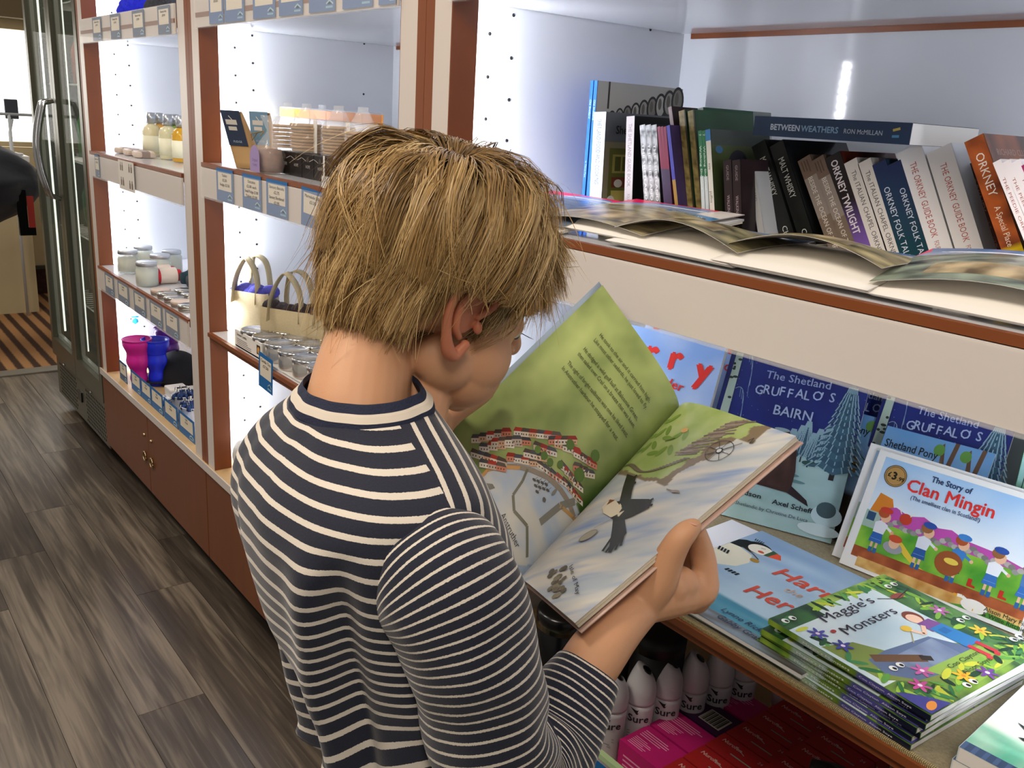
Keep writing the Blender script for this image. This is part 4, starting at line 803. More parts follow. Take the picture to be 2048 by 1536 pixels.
def birch(a, x, y0, y1, wd):
    a.poly([(x-wd, y0), (x+wd, y0), (x+wd*.7, y1), (x-wd*.7, y1)], '#9fb0a2')
    for i in range(13):
        y = y0+(y1-y0)*random.random(); a.ell(x+random.uniform(-.7, .7)*wd, y, wd*random.uniform(.25, .6), wd*.28, '#23302c')
    for k_ in range(2):
        pts = [(x+wd*(1+2.6*math.sin(t*1.5)), y1-(y1-y0)*(.12+.3*k_)-(.055 if k_ == 0 else .05)*t*t+.01*math.sin(t*3)) for t in [i/7 for i in range(8)]]; a.line(pts, .0009, '#8aa0ac')
        for p in pts[2:]: a.line([p, (p[0]+.002, p[1]-.016)], .0008, '#7088a0')
def pine(a, x, y0, y1, wd):
    a.rect(x-wd*.09, y0-.012, x+wd*.09, y0+.03, '#1c1a1e')
    n = 13
    for r in range(n):
        t = r/n; y = y0+(y1-y0)*t; ww = wd*(1-t)**.8+.003
        a.poly([(x-ww, y), (x-ww*.8, y+.004), (x, y+(y1-y0)/n*2.1), (x+ww*.8, y+.004), (x+ww, y), (x+ww*.5, y+.005), (x, y-.004), (x-ww*.5, y+.005)], '#2c4c60' if r % 2 else '#36586a')
        for q in range(7):
            xx = x+ww*(-.9+1.8*q/6); a.line([(xx*.75+x*.25, y+.011), (xx, y+.001)], .0016, '#86a4b0')
def snow(a, w_, h_):
    a.grid(40, 50, lambda x, y: mixc('#161c5c', '#1c2a6e', .5+.5*nz(x, y, 20)) if y > h_*.52 else (mixc('#141a2c', '#2c3c6a', (y/h_-.44)*12) if y > h_*.44 else mixc('#8fb0ac', '#a4c2c4', .5+.7*fbm(x, y*2, 18))))
    for i in range(9): pine(a, w_*(.58+.045*i+.01*(i % 2)), h_*(.40+.01*(i % 3)), h_*(.52+.03*((i*7) % 3)), .012)
    a.ell(w_*.74, h_*.38, .012, .004, '#24443f'); a.ell(w_*.6, h_*.3, .02, .003, '#5f8488'); a.ell(w_*.66, h_*.27, .018, .0025, '#5f8488')
    pine(a, w_*.90, h_*.36, h_*.83, .042); birch(a, w_*.06, h_*.3, h_, .0075)
    for i in range(40): a.ell(w_*random.random(), h_*(.56+.43*random.random()), .0004, .0004, '#b9c4e0', 5)
    a.text('The Shetland', w_*.287, h_*.800, h_*.062, '#8f9cc0', fit=w_*.46, bold=.01)
    for i, ch in enumerate("GRUFFALO'S"): a.text(ch, w_*(.235+.058*i), h_*(.700+.006*(i % 2)+.003*i), h_*.074, '#9cabc8', bold=.012, xs=.9)
    a.text('BAIRN', w_*.40, h_*.605, h_*.078, '#9cabc8', fit=w_*.27, bold=.012)
    a.text('Julia Donaldson', w_*.08, h_*.135, h_*.036, '#1c2a34', bold=.03, fit=w_*.4); a.text('Axel Scheffler', w_*.56, h_*.125, h_*.036, '#1c2a34', bold=.03, fit=w_*.34); a.text('Translated into Shetlandic by Christine De Luca', w_*.06, h_*.075, h_*.026, '#2c3c48', fit=w_*.76)
    a.ell(w_*.93, h_*.13, .022, .016, '#b4ccd0'); a.ell(w_*.92, h_*.16, .014, .012, '#3c5258'); a.ell(w_*.9, h_*.05, .03, .009, '#c0d4d6')
    # plain snowy boulder and stump stand in for the figure
    a.poly([(w_*.3, h_*.21), (w_*.36, h_*.32), (w_*.38, h_*.46), (w_*.45, h_*.53), (w_*.55, h_*.53), (w_*.63, h_*.45), (w_*.66, h_*.32), (w_*.66, h_*.2)], '#3a2622'); a.grid(10, 14, lambda x, y: mixc('#2c1c1a', '#4c342c', .5+.9*fbm(x, y*.5, 60, 2)), w_*.39, h_*.22, w_*.62, h_*.48)
    a.ell(w_*.5, h_*.53, w_*.055, h_*.010, '#8aa2a8'); a.poly([(w_*.64, h_*.2), (w_*.8, h_*.155), (w_*.78, h_*.185), (w_*.66, h_*.24)], '#241c20')
g1 = lean('dark blue snowy night picture book with pine tree, fully visible one', (1388, 1017), (1661, 1090), (1738, 781), .215, .285, .004, '#1a2258', snow, '#141a44', hard=False)
def lean2(label, yb, px, A, w_, h_, t, cover, front, spinec, dx=0, ang=67):
    A = V(A).normalized(); nb = V((-A.y, A.x, 0)); th = math.radians(ang); B = nb*math.cos(th)+V((0, 0, math.sin(th))); best = None
    for i in range(400):
        x = -1.0+i*.0025; base = V((x, yb, Z2)); p, q = pix(base), pix(base+B*.2); d = abs((q[0]-p[0])*(px[1]-p[1])-(q[1]-p[1])*(px[0]-p[0]))/math.hypot(q[0]-p[0], q[1]-p[1])
        if best is None or d < best[0]: best = (d, base)
    O = best[1]-A*w_+V((dx, 0, 0)); n = A.cross(B); M = Matrix.Identity(4)
    for i in range(3): M[i][0] = n[i]; M[i][1] = A[i]; M[i][2] = B[i]; M[i][3] = O[i]-n[i]*t
    if M[2][3] < Z2: M[2][3] = Z2
    return book('picture_book', label, M, w_, h_, t, cover, spinec, front, None, None, pages=paperw)
lean2('dark blue night picture book behind the pony books, birch trunk showing', 1.188, (2027, 875), (.985, .17, 0), .180, .255, .004, '#1a2258', snow, '#141a44')
lean2('dark blue night picture book wedged between two alike, mostly hidden', 1.196, (2027, 875), (.985, .17, 0), .180, .250, .004, '#1a2258', snow, '#141a44', dx=-.137)
def harry(a, w_, h_):
    a.grid(20, 24, lambda x, y: mixc('#e8eef6', '#86a8dc', min(1, y/h_*1.1)+.35*nz(x, y, 18)) if y > h_*.35 else mixc('#2f7a34', '#5aa04a', .5+nz(x, y, 20)))
    for i, (ch, dy) in enumerate(zip('Harry', (.0, -.01, -.02, -.03, -.07))): a.text(ch, w_*(.06+.205*i-.03*(i > 2)), h_*(.80+dy), h_*.215, '#d8342c', bold=.055)
    a.text('the Highlander', w_*.22, h_*.715, h_*.08, '#d8342c', bold=.02, rot=-.14, fit=w_*.58); a.ell(w_*.45, h_*.42, w_*.12, h_*.1, '#dcb088')
lean('pale blue picture book with big red title letters, front copy', (1120, 935), (1368, 1005), (1450, 706), .25, .262, .012, '#c9d6ec', harry, '#a9b8d0', group='pale blue books with red titles')
lean('pale blue picture book with red title, rear copy poking out above', (1190, 925), (1440, 1000), (1530, 720), .25, .30, .008, '#5a80c0', harry, off=V((0, .035, 0)), group='pale blue books with red titles')
def pony(a, w_, h_):
    a.grid(30, 20, lambda x, y: mixc('#2c2418', '#4a3c28', .5+nz(x, y, 30)) if y < h_*.4 else mixc('#8db2d0', '#5a8cbc', (y/h_-.4)*1.6+.2*nz(x, y, 25)))
    for x in (.62, .86):
        a.poly([(w_*(x-.035), h_*.2), (w_*(x+.045), h_*.2), (w_*(x+.03), h_*.66), (w_*(x+.07), h_), (w_*(x+.03), h_), (w_*x, h_*.78), (w_*(x-.06), h_*.98), (w_*(x-.08), h_*.96), (w_*(x-.03), h_*.68)], '#5c4430'); a.ell(w_*(x-.09), h_*.92, w_*.05, h_*.045, '#5a8a3c')
    a.line([(w_*.44, h_*.72), (w_*.56, h_*.66), (w_*.7, h_*.6)], .0016, '#3c5c3c'); a.text('Shetland Pony', w_*.03, h_*.845, h_*.085, '#101418', bold=.012, fit=w_*.50); a.ell(w_*.45, h_*.58, .016, .016, '#8a6a3c'); a.text('£3.99', w_*.385, h_*.56, h_*.055, '#18120c', bold=.04)
lean2('landscape pony picture book with trees, left copy half hidden by the snowy night book', 1.150, (1990, 912), (.985, .17, 0), .158, .193, .003, '#4c7cb4', pony, '#2c2a28', dx=-.101, ang=60)
lean2('landscape pony picture book with trees, right copy behind the white bordered book', 1.142, (1990, 912), (.985, .17, 0), .146, .193, .003, '#4c7cb4', pony, '#2c2a28', ang=60)
def clan(a, w_, h_):
    a.rect(0, 0, w_, h_, '#e4e4e0'); x0, y0, x1, y1 = w_*.045, h_*.03, w_*.985, h_*.955
    def sky(x, y): return mixc('#dfe8ec', '#8fb8de', (y/h_-.5)*2+.25*nz(x, y, 20))
    a.grid(30, 20, sky, x0, h_*.4, x1, y1)
    a.poly([(x0+.004, h_*.5), (x0+.01, h_*.66), (x0+.028, h_*.64), (x0+.035, h_*.55), (x0+.045, h_*.5)], '#c87a28')
    a.poly([(x0+w_*.08, h_*.4), (x0+w_*.09, h_*.55), (w_*.2, h_*.585), (w_*.28, h_*.55), (w_*.36, h_*.585), (w_*.45, h_*.54), (w_*.52, h_*.56), (w_*.6, h_*.52), (w_*.75, h_*.51), (w_*.9, h_*.47), (x1, h_*.48), (x1, h_*.38)], '#b04a9c')
    a.grid(40, 10, lambda x, y: mixc('#3f8a2c', '#86b83c', .5+fbm(x, y, 30)), x0, h_*.14, x1, h_*.43)
    a.rect(x0, h_*.36, x0+w_*.09, h_*.5, '#9cb4a4'); a.rect(x0+.003, h_*.42, x0+.014, h_*.49, '#2c4a6a')
    for i in range(34): a.ell(w_*(.2+.77*i/34), h_*(.44+.02*math.sin(i)+.01*(i % 3)), .0045, .0035, ('#8a8884', '#a8a49c', '#74726e')[i % 3], 8)
    a.poly([(w_*.17, h_*.42), (w_*.3, h_*.33), (w_*.42, h_*.2), (w_*.62, h_*.14), (w_*.46, h_*.14), (w_*.33, h_*.24), (w_*.22, h_*.36)], '#d8b83c')
    a.grid(40, 8, lambda x, y: mixc('#7c3a20', '#a85c34', .5+fbm(x, y, 50, 3)), x0, h_*.10, x1, h_*.19); a.grid(40, 8, lambda x, y: mixc('#b0803c', '#d8b470', .5+fbm(x, y, 60, 7)), x0+.01, h_*.03, x1, h_*.11)
    a.poly([(w_*.62, h_*.03), (x1, h_*.03), (x1, h_*.06), (w_*.75, h_*.075)], '#4a8a34')
    a.ell(w_*.27, h_*.52, w_*.035, h_*.045, '#b03c28'); a.line([(w_*.24, h_*.55), (w_*.22, h_*.59)], .0012, '#e0dccc'); a.line([(w_*.29, h_*.55), (w_*.31, h_*.59)], .0012, '#e0dccc')
    for i, (x, hat, top, kilt) in enumerate([(.15, '#b03828', '#dfe0e4', '#2c5ca0'), (.40, '#2c4c94', '#d8dce2', '#28508c'), (.59, '#3a78b8', '#3a78b8', '#1c3468'), (.78, '#2c4c94', '#e4e6ea', '#3468a8'), (.95, '#a8442c', '#4c74a8', '#3468a8')]):
        cx = w_*x; b_ = h_*.185; n0 = len(a.v)
        a.rect(cx-.006, b_, cx-.002, b_+.018, '#d8b090'); a.rect(cx+.002, b_, cx+.006, b_+.018, '#d8b090'); a.rect(cx-.007, b_-.002, cx-.001, b_+.007, '#2c5c90'); a.rect(cx+.001, b_-.002, cx+.007, b_+.007, '#2c5c90')
        a.poly([(cx-.011, b_+.016), (cx+.011, b_+.016), (cx+.008, b_+.034), (cx-.008, b_+.034)], kilt); a.line([(cx-.009, b_+.022), (cx+.009, b_+.022)], .0008, '#6a94c8'); a.poly([(cx-.009, b_+.033), (cx+.009, b_+.033), (cx+.012, b_+.05), (cx, b_+.056), (cx-.01, b_+.05)], top)
        a.line([(cx+.008, b_+.048), (cx+.02, b_+.042)], .004, top); a.ell(cx+.022, b_+.041, .003, .003, '#d8a888', 8); a.ell(cx+.004, b_+.062, .0085, .009, '#dcae8c', 12); a.ell(cx-.001, b_+.068, .0095, .008, '#a04c28' if i % 2 == 0 else '#8a5a34', 12); a.ell(cx+.002, b_+.074, .011, .0055, hat, 12)
        a.v[n0:] = [(cx+(p[0]-cx)*.80, b_+(p[1]-b_)*.80, p[2]) for p in a.v[n0:]]
    a.ell(w_*.255, h_*.27, .013, .008, '#8f9296'); a.ell(w_*.255, h_*.31, .007, .008, '#dcae8c'); a.ell(w_*.255, h_*.345, .009, .005, '#b84a2c'); a.ell(w_*.56, h_*.31, .017, .016, '#8a4c28'); a.ell(w_*.57, h_*.33, .009, .004, '#d8c050')
    for x in (.68, .84): a.poly([(w_*x, h_*.2), (w_*x+.01, h_*.2), (w_*x+.01, h_*.215), (w_*x+.005, h_*.22), (w_*x+.005, h_*.26), (w_*x, h_*.26)], '#b02c20')
    a.ell(w_*.75, h_*.075, .016, .008, '#e8e6dc'); a.line([(w_*.72, h_*.09), (w_*.68, h_*.115), (w_*.655, h_*.112)], .004, '#e8e6dc'); a.line([(w_*.655, h_*.112), (w_*.635, h_*.108)], .003, '#d89c30'); a.line([(w_*.75, h_*.055), (w_*.75, h_*.04)], .0012, '#d8a030')
    a.ell(w_*.135, h_*.825, .0150, .0150, '#1c1810', 30); a.ell(w_*.135, h_*.825, .0142, .0142, '#a8834c', 30); a.ell(w_*.135, h_*.825, .0128, .0128, '#1c1810', 30); a.ell(w_*.135, h_*.825, .0122, .0122, '#a8834c', 30); a.text('£', w_*.09, h_*.81, .009, '#18140c', bold=.04); a.text('3', w_*.115, h_*.795, .0145, '#18140c', bold=.05); a.text('.99', w_*.15, h_*.795, .0078, '#18140c', bold=.04)
    a.text('The Story of', w_*.33, h_*.87, .011, '#2c3c5c', bold=.03, fit=w_*.22); a.text('Clan Mingin', w_*.212, h_*.745, .0235, '#c8302c', bold=.022, fit=w_*.475); a.text('(The smelliest clan in Scotland!)', w_*.255, h_*.685, .0078, '#2c3c5c', bold=.01, fit=w_*.38)
    a.text('Alison Mary Fitt', w_*.8, h_*.075, .0078, '#2c3420', bold=.01); a.text('& Willie Ritchie', w_*.8, h_*.035, .0078, '#2c3420', bold=.01)
lean('white bordered picture book of kilted children on a hillside, front copy', (1680, 1127), (2036, 1272), (1761, 904), .234, .168, .0045, '#e6e6e2', clan, rightedge=False, off=V((0, -.002, 0)), hard=False)
lean('white bordered picture book of kilted children, copy peeking out behind left', (1664, 1112), (2020, 1257), (1740, 897), .234, .168, .0045, '#e6e6e2', clan, rightedge=False)
def greenb(a, w_, h_):
    a.grid(16, 20, lambda x, y: mixc('#2c6a34', '#78b478', .5+fbm(x, y, 25)) if y < h_*.6 else mixc('#8ac4c4', '#b4dcd4', .5+nz(x, y, 20))); a.ell(w_*.1, h_*.93, w_*.12, h_*.09, '#6a9a6a'); a.line([(w_*.1, h_*.86), (w_*.06, h_*.3)], .002, '#c8dcd0'); a.line([(w_*.05, h), (w_*.02, h_*.3)] if False else [(w_*.05, h_*.9), (w_*.02, h_*.3)], .001, '#1c3c2c')
lean('green picture book with trees leaning at the far right', (1985, 1165), (2200, 1235), (2030, 880), .2, .25, .006, '#4a8a5a', greenb, '#3a6a4a', rightedge=False, off=V((0, .0, 0)))
# flat books in front
def flat(name, label, O, A, B, w_, h_, t, cover, front, sp=None, spinec=None, group=None, hard=False):
    A = V(A).normalized(); B = V(B); B = (B-A*B.dot(A)).normalized(); n = A.cross(B); O = V(O); M = Matrix.Identity(4)
    for i in range(3): M[i][0] = n[i]; M[i][1] = A[i]; M[i][2] = B[i]; M[i][3] = O[i]
    return book(name, label, M, w_, h_, t, cover, spinec, front, sp, group, pages=paperw)
def puffin(a, w_, h_):
    a.grid(40, 40, lambda x, y: mixc('#3f86a0', '#5c9cae', .5+1.2*nz(x*.3, y*3, 40, 2)) if y < h_*.25 else (mixc('#7c94a8', '#b8ccd8', .5+nz(x*.4, y*2, 30)) if y < h_*.05 else mixc('#b4cede', '#7c9cc4', (y/h_-.3)*1.1+.4*nz(x*.5, y*2, 22, 4))))
    a.grid(30, 6, lambda x, y: mixc('#54483c', '#8494a0', .5+1.2*nz(x*.3, y*3, 50, 6)), 0, 0, w_, h_*.09)
    a.poly([(0, h_*.74), (w_*.1, h_*.72), (w_*.17, h_*.7), (w_*.215, h_*.62), (w_*.2, h_*.53), (w_*.13, h_*.47), (0, h_*.45)], '#e9e4cc'); a.poly([(0, h_*.80), (w_*.03, h_*.83), (w_*.10, h_*.85), (w_*.13, h_*.78), (w_*.07, h_*.73), (0, h_*.72)], '#101214'); X0 = -.345*w_
    a.ell(w_*.125, h_*.80, w_*.085, h_*.068, '#101214', 24); a.ell(w_*.15, h_*.795, w_*.072, h_*.055, '#ece8d8', 24); a.poly([(w_*.20, h_*.845), (w_*.26, h_*.83), (w_*.295, h_*.785), (w_*.21, h_*.755)], '#d8502c'); a.poly([(w_*.2, h_*.845), (w_*.235, h_*.838), (w_*.225, h_*.76), (w_*.2, h_*.757)], '#3c5c3c')
    a.ell(w_*.17, h_*.775, w_*.02, h_*.012, '#c84c2c', 12); a.line([(w_*.14, h_*.815), (w_*.165, h_*.822)], .001, '#2c2420')
    for i in range(5): a.line([(w_*(.06+.012*i), h_*.86), (w_*(.05+.014*i), h_*.885)], .0015, '#101214')
    a.line([(w_*.07, h_*.74), (w_*.16, h_*.72), (w_*.22, h_*.69)], .0016, '#4a3c20'); a.ell(w_*.215, h_*.665, w_*.028, h_*.02, '#b08838', 14)
    for i in range(4): a.line([(w_*(.2+.022*i), h_*.478), (w_*(.195+.022*i), h_*.45)], .0035, '#101214'); a.line([(w_*.02*i, h_*.64), (w_*(.02+.02*i), h_*.60)], .003, '#101214')
    a.text('Harris', w_*.345, h_*.625, h_*.15, '#c8503c', bold=.022, sh=.15, fit=w_*.44, rot=.03); a.text('the', w_*.50, h_*.525, h_*.075, '#c8a080', sh=.15, rot=.1); a.text('Hero', w_*.385, h_*.35, h_*.15, '#c8503c', bold=.022, sh=.15, fit=w_*.32, rot=.1)
    a.text('Lynne Rickards', w_*.45, h_*.115, h_*.05, '#2c3c58', sh=.2, bold=.01, fit=w_*.32); a.text('Gabby Grant', w_*.48, h_*.05, h_*.05, '#2c3c58', sh=.2, bold=.01, fit=w_*.27)
flat('picture_book', 'white backed picture book lying under the puffin book', (-.745, .786, .752), (1, .03, 0), (-.07, 1, 0), .25, .262, .0055, '#dfe2ea', lambda a, w_, h_: (a.rect(0, 0, w_, h_, '#e2e4ec'), a.line([(w_*.2, h_*.93), (w_*.26, h_*.93)], .003, '#23242a')))
flat('picture_book', 'pale blue picture book with a white and black puffin, lying flat', (-.697, .784, .758), (1, -.0, 0), (-.07, 1, 0), .25, .262, .005, '#9cb8cc', puffin)
def maggie(a, w_, h_):
    a.grid(40, 36, lambda x, y: mixc('#a4c0cc', '#dde9ea', .6+.7*nz(x, y, 14, 3)))
    def leafy(x0, y0, x1, y1, c1, c2, n): a.grid(20, 20, lambda x, y: mixc(c1, c2, .5+1.1*fbm(x, y, 40, n)), x0, y0, x1, y1)
    leafy(0, 0, w_, h_*.26, '#2c4a24', '#84a83c', 2); leafy(w_*.78, 0, w_, h_, '#1f4a2c', '#5c8a44', 5); leafy(0, h_*.86, w_*.3, h_, '#1c3424', '#3c6a34', 7); leafy(w_*.3, h_*.93, w_, h_, '#4a7a34', '#9cb84c', 9)
    a.poly([(w_*.02, h_*.66), (w_*.2, h_*.6), (w_*.3, h_*.42), (w_*.6, h_*.36), (w_*.8, h_*.2), (w_*.8, h_*.12), (w_*.3, h_*.12), (w_*.04, h_*.3)], '#7a8a3c')
    a.poly([(w_*.13, h_*.45), (w_*.28, h_*.46), (w_*.6, h_*.42), (w_*.72, h_*.2), (w_*.5, h_*.14), (w_*.2, h_*.2), (w_*.1, h_*.32)], '#5c6c8c'); a.grid(12, 12, lambda x, y: mixc('#6a7894', '#8c9cb4', .5+nz(x*3, y, 30)), w_*.25, h_*.2, w_*.6, h_*.4)
    a.poly([(w_*.3, h_*.24), (w_*.78, h_*.22), (w_*.8, h_*.04), (w_*.4, h_*.03)], '#8fb04c')
    a.line([(w_*.16, h_*.45), (w_*.4, h_*.3)], .013, '#6a4a2c'); a.line([(w_*.38, h_*.32), (w_*.43, h_*.28)], .009, '#2c2218')
    cols = ['#9cc23c', '#5c9a3c', '#2c6a34', '#c8cc3c', '#3a7a44', '#7aae3c', '#24502c', '#1c3820']
    for i in range(130):
        s_ = random.random(); 
        if s_ < .4: x, y = random.random()*w_, random.random()*h_*.16
        elif s_ < .75: x, y = w_*(.84+.16*random.random()), random.random()*h_
        elif s_ < .88: x, y = w_*random.uniform(.3, 1), h_*random.uniform(.95, 1)
        else: x, y = w_*random.uniform(0, .07), random.random()*h_
        a.ell(min(max(x, .014), w_-.014), min(max(y, .012), h_-.012), random.uniform(.008, .013), random.uniform(.0018, .004), cols[i % 8], 10, random.uniform(0, PI))
    a.ell(w_*.70, h_*.585, .0115, .0125, '#7a3c24'); a.ell(w_*.69, h_*.57, .009, .0095, '#ecc4a8'); a.poly([(w_*.66, h_*.53), (w_*.76, h_*.53), (w_*.79, h_*.42), (w_*.66, h_*.43)], '#7c4a8a'); a.line([(w_*.67, h_*.5), (w_*.6, h_*.44), (w_*.56, h_*.52)], .005, '#ecc4a8')
    a.poly([(w_*.67, h_*.46), (w_*.78, h_*.46), (w_*.81, h_*.24), (w_*.68, h_*.24)], '#2f78b4'); a.rect(w_*.70, h_*.38, w_*.76, h_*.43, '#2664a0')
    for x in (.70, .77): a.line([(w_*x, h_*.25), (w_*(x+.01), h_*.13)], .0065, '#c02c38'); a.line([(w_*(x+.01), h_*.13), (w_*(x-.02), h_*.115)], .006, '#c02c38')
    a.ell(w_*.56, h_*.53, .007, .0055, '#e0b83c'); a.line([(w_*.56, h_*.5), (w_*.47, h_*.42)], .0012, '#b0a070'); a.ell(w_*.83, h_*.78, .012, .005, '#8c4438'); a.line([(w_*.7, h_*.82), (w_*.8, h_*.76), (w_*.97, h_*.8)], .0014, '#3c3020')
    for x, y, c in [(.16, .17, '#c04a90'), (.28, .24, '#c05c9c'), (.9, .55, '#b868a8'), (.42, .1, '#f0b42c'), (.9, .3, '#f0c43c'), (.55, .05, '#6c3c8c'), (.1, .75, '#4c4a9c'), (.12, .6, '#3c3c8c')]:
        for k_ in range(6): a.ell(w_*x+.006*math.cos(k_*1.05), h_*y+.006*math.sin(k_*1.05), .0058, .0022, c, 10, k_*1.05)
        a.ell(w_*x, h_*y, .0025, .0025, '#d88a2c' if 'f0' in c else '#f0d8e8', 10)
    for x, y in [(.17, .33), (.05, .93), (.88, .88), (.36, .045), (.9, .42), (.97, .15)]:
        for d in (0, .012): a.ell(w_*x+d, h_*y, .0045, .0045, '#f2f2ea', 12); a.ell(w_*x+d+.001, h_*y-.001, .0022, .0026, '#14180f', 10)
    a.ell(w_*.19, h_*.72, .004, .003, '#b02c2c', 10); a.poly([(0, h_*.0), (w_*.16, 0), (w_*.12, h_*.07), (w_*.05, h_*.16), (0, h_*.2)], '#42408a'); a.ell(w_*.06, h_*.04, .009, .0045, '#e8963c', 14, .3)
    a.text("Maggie's", w_*.22, h_*.80, h_*.105, '#2c1c2c', bold=.005, fit=w_*.43, sh=.1); a.text('Monsters', w_*.22, h_*.655, h_*.105, '#2c1c2c', bold=.005, fit=w_*.44, sh=.1)
    a.text('Coo Clayton', w_*.42, h_*.17, h_*.045, '#1c2418', fit=w_*.26); a.text('Alison Soye', w_*.44, h_*.10, h_*.045, '#1c2418', fit=w_*.24)
def magsp(a, L, t):
    a.grid(40, 1, lambda x, y: mixc('#5c8a2c', '#9ab83c', .5+nz(x, 0, 60)) if x < L*.22 else (mixc('#9cb4bc', '#a8c49c', nz(x, 0, 50)+.5) if x < L*.45 else (mixc('#1c2c18', '#84a83c', nz(x, 0, 90)+.5) if x < L*.6 else (lin('#4c4a90') if x < L*.8 else lin('#14182c')))))
    a.text("Maggie's Monsters", L*.24, t*.25, t*.6, '#e6ece6', bold=.01, fit=L*.3); a.text('Coo Clayton  Alison Soye', L*.6, t*.28, t*.5, '#dcdce6', fit=L*.3)
rots = [0, .01, -.02, .02, -.035, .03, .0]; zt = .752; tm = .0063; mproto = None
for i in range(7):
    r = rots[i]; A = V((.06+r, 1, 0)).normalized(); Bv = V((-1, .06+r, 0)); O = V((-.321-.004*(i % 2)+.002*i, .783+.003*(i % 3), zt+i*(tm+.0006)))
    n = V((0, 0, 1)); M = Matrix.Identity(4); A2 = A; B2 = n.cross(A2)
    for k_ in range(3): M[k_][0] = n[k_]; M[k_][1] = A2[k_]; M[k_][2] = B2[k_]; M[k_][3] = O[k_]
    lab = ('bottom copy in the stack of leafy green picture books', 'second copy up in the stack of leafy green picture books', 'third copy up in the stack of leafy green picture books', 'fourth copy up in the stack of leafy green picture books', 'fifth copy up in the stack of leafy green picture books', 'copy just under the top one in the leafy green stack', 'topmost leafy green picture book showing a girl in blue dungarees and red boots')[i]
    if i == 0:
        mproto = book('picture_book', lab, M, .215, .195, tm, '#4c7a34', None, maggie, magsp, 'stack of leafy green picture books', pages=paperw)
    else: copy_tree(mproto, M, lab)
def kelp(a, w_, h_):
    a.grid(20, 20, lambda x, y: mixc('#b4d4e4', '#e8ecd8', 1.2-y/h_*1.2) if y > h_*.3 else mixc('#58b894', '#a8d8bc', .5+nz(x, y, 40)+.3*y/h_)); a.rect(0, 0, w_, h_*.07, '#33486c')
    for i in range(14): a.rect(w_*i/14, 0, w_*i/14+.004, h_*.07, '#4a6088')
    a.text('A', w_*.5, h_*.78, h_*.12, '#6a8494', sh=.2); a.text('Shetland', w_*.2, h_*.62, h_*.13, '#6a8494', fit=w_*.75); a.text('Kelpies', w_*.44, h_*.012, h_*.05, '#e8ecf0', bold=.03)
    a.ell(w_*.62, h_*.3, w_*.22, h_*.075, '#8a6a50', 24); a.ell(w_*.5, h_*.32, w_*.08, h_*.07, '#e4e4e0', 20); a.poly([(w_*.15, h_*.42), (w_*.3, h_*.40), (w_*.5, h_*.41), (w_*.6, h_*.38), (w_*.48, h_*.33), (w_*.36, h_*.27), (w_*.22, h_*.3), (w_*.3, h_*.34)], '#26242a')
    for x in (.5, .6, .72, .8): a.line([(w_*x, h_*.27), (w_*(x+.02), h_*.16)], .006, '#6a4c3c')
for i in range(2):
    flat('paperback', ('thick paperback under the white galloping pony book', 'white paperback with galloping dark pony at lower right corner')[i], (-.283+.003*i, .786, .752+.0155*i), (1, .06, 0), (-.06, 1, 0), .135, .2, .0148, '#cfd8d8', kelp, None, '#2c3c5c', group='two thick pony paperbacks')
# ------------------------------------------------------------------ toiletries on the right base
canm = mat('white_aerosol', '#c9c8cc', .3); 
def can_art():
    a = Art(.05, .16); a.text('Sure', .025, .082, .017, '#26262c', al='c', bold=.02, fit=.033); a.poly([(.012, .106), (.022, .096), (.024, .096), (.044, .122), (.024, .103), (.021, .103)], '#1a1a20'); a.lines(.01, .05, .038, .068, 4, '#8a8c94'); return a
cproto = None
for i in range(6):
    p = V((-.79+.012*i - .0*i, .868+.047*i, ZB)); lab = 'white deodorant can with black tick, %s of the row behind the crimson boxes' % ('nearest', 'second', 'third', 'fourth', 'fifth', 'farthest')[i]
    M = Matrix.Translation(p) @ Matrix.Rotation(.72, 4, 'Z')
    if i == 0:
        o = thing('deodorant_can', lab, 'deodorant', M, 'row of white deodorant cans'); cproto = o
        MB().lathe([(0, 0), (.0215, 0), (.0225, .004), (.0225, .088), (.0235, .10), (.0232, .108)], seg=32).build('can', canm, o)
        m = MB(); rs = []
        for q in range(13):
            t = q/12; r = .0236*(1-.0*t) if t < .3 else .0236-(.0236-.0125)*((t-.3)/.7)**1.7; rs.append([(r*math.cos(a_)+.003*t*t, r*math.sin(a_), .109+.052*t+ (-.010*math.cos(a_)*t**2)) for a_ in [2*PI*j/32 for j in range(32)]])
        m.rings(rs).build('cap', canm, o); MB().ball((.006, 0, .160), (.0085, .0085, .0022), 16, 6, M=Matrix.Rotation(.6, 4, 'Y')).build('nozzle_opening', black, o)
        can_art().build('print', o, lambda x, y, h: ((.0236+h)*math.sin((x-.025)/.0236), -(.0236+h)*math.cos((x-.025)/.0236), y), CARD)
    else: copy_tree(cproto, M, lab)
mag = mat('crimson_card', '#b01560', .35); mag2 = mat('plum_card', '#3a1440', .4)
BX = [(-.752, .853, .0), (-.735, .927, .003), (-.752, .992, .0), (-.742, 1.062, .004)]
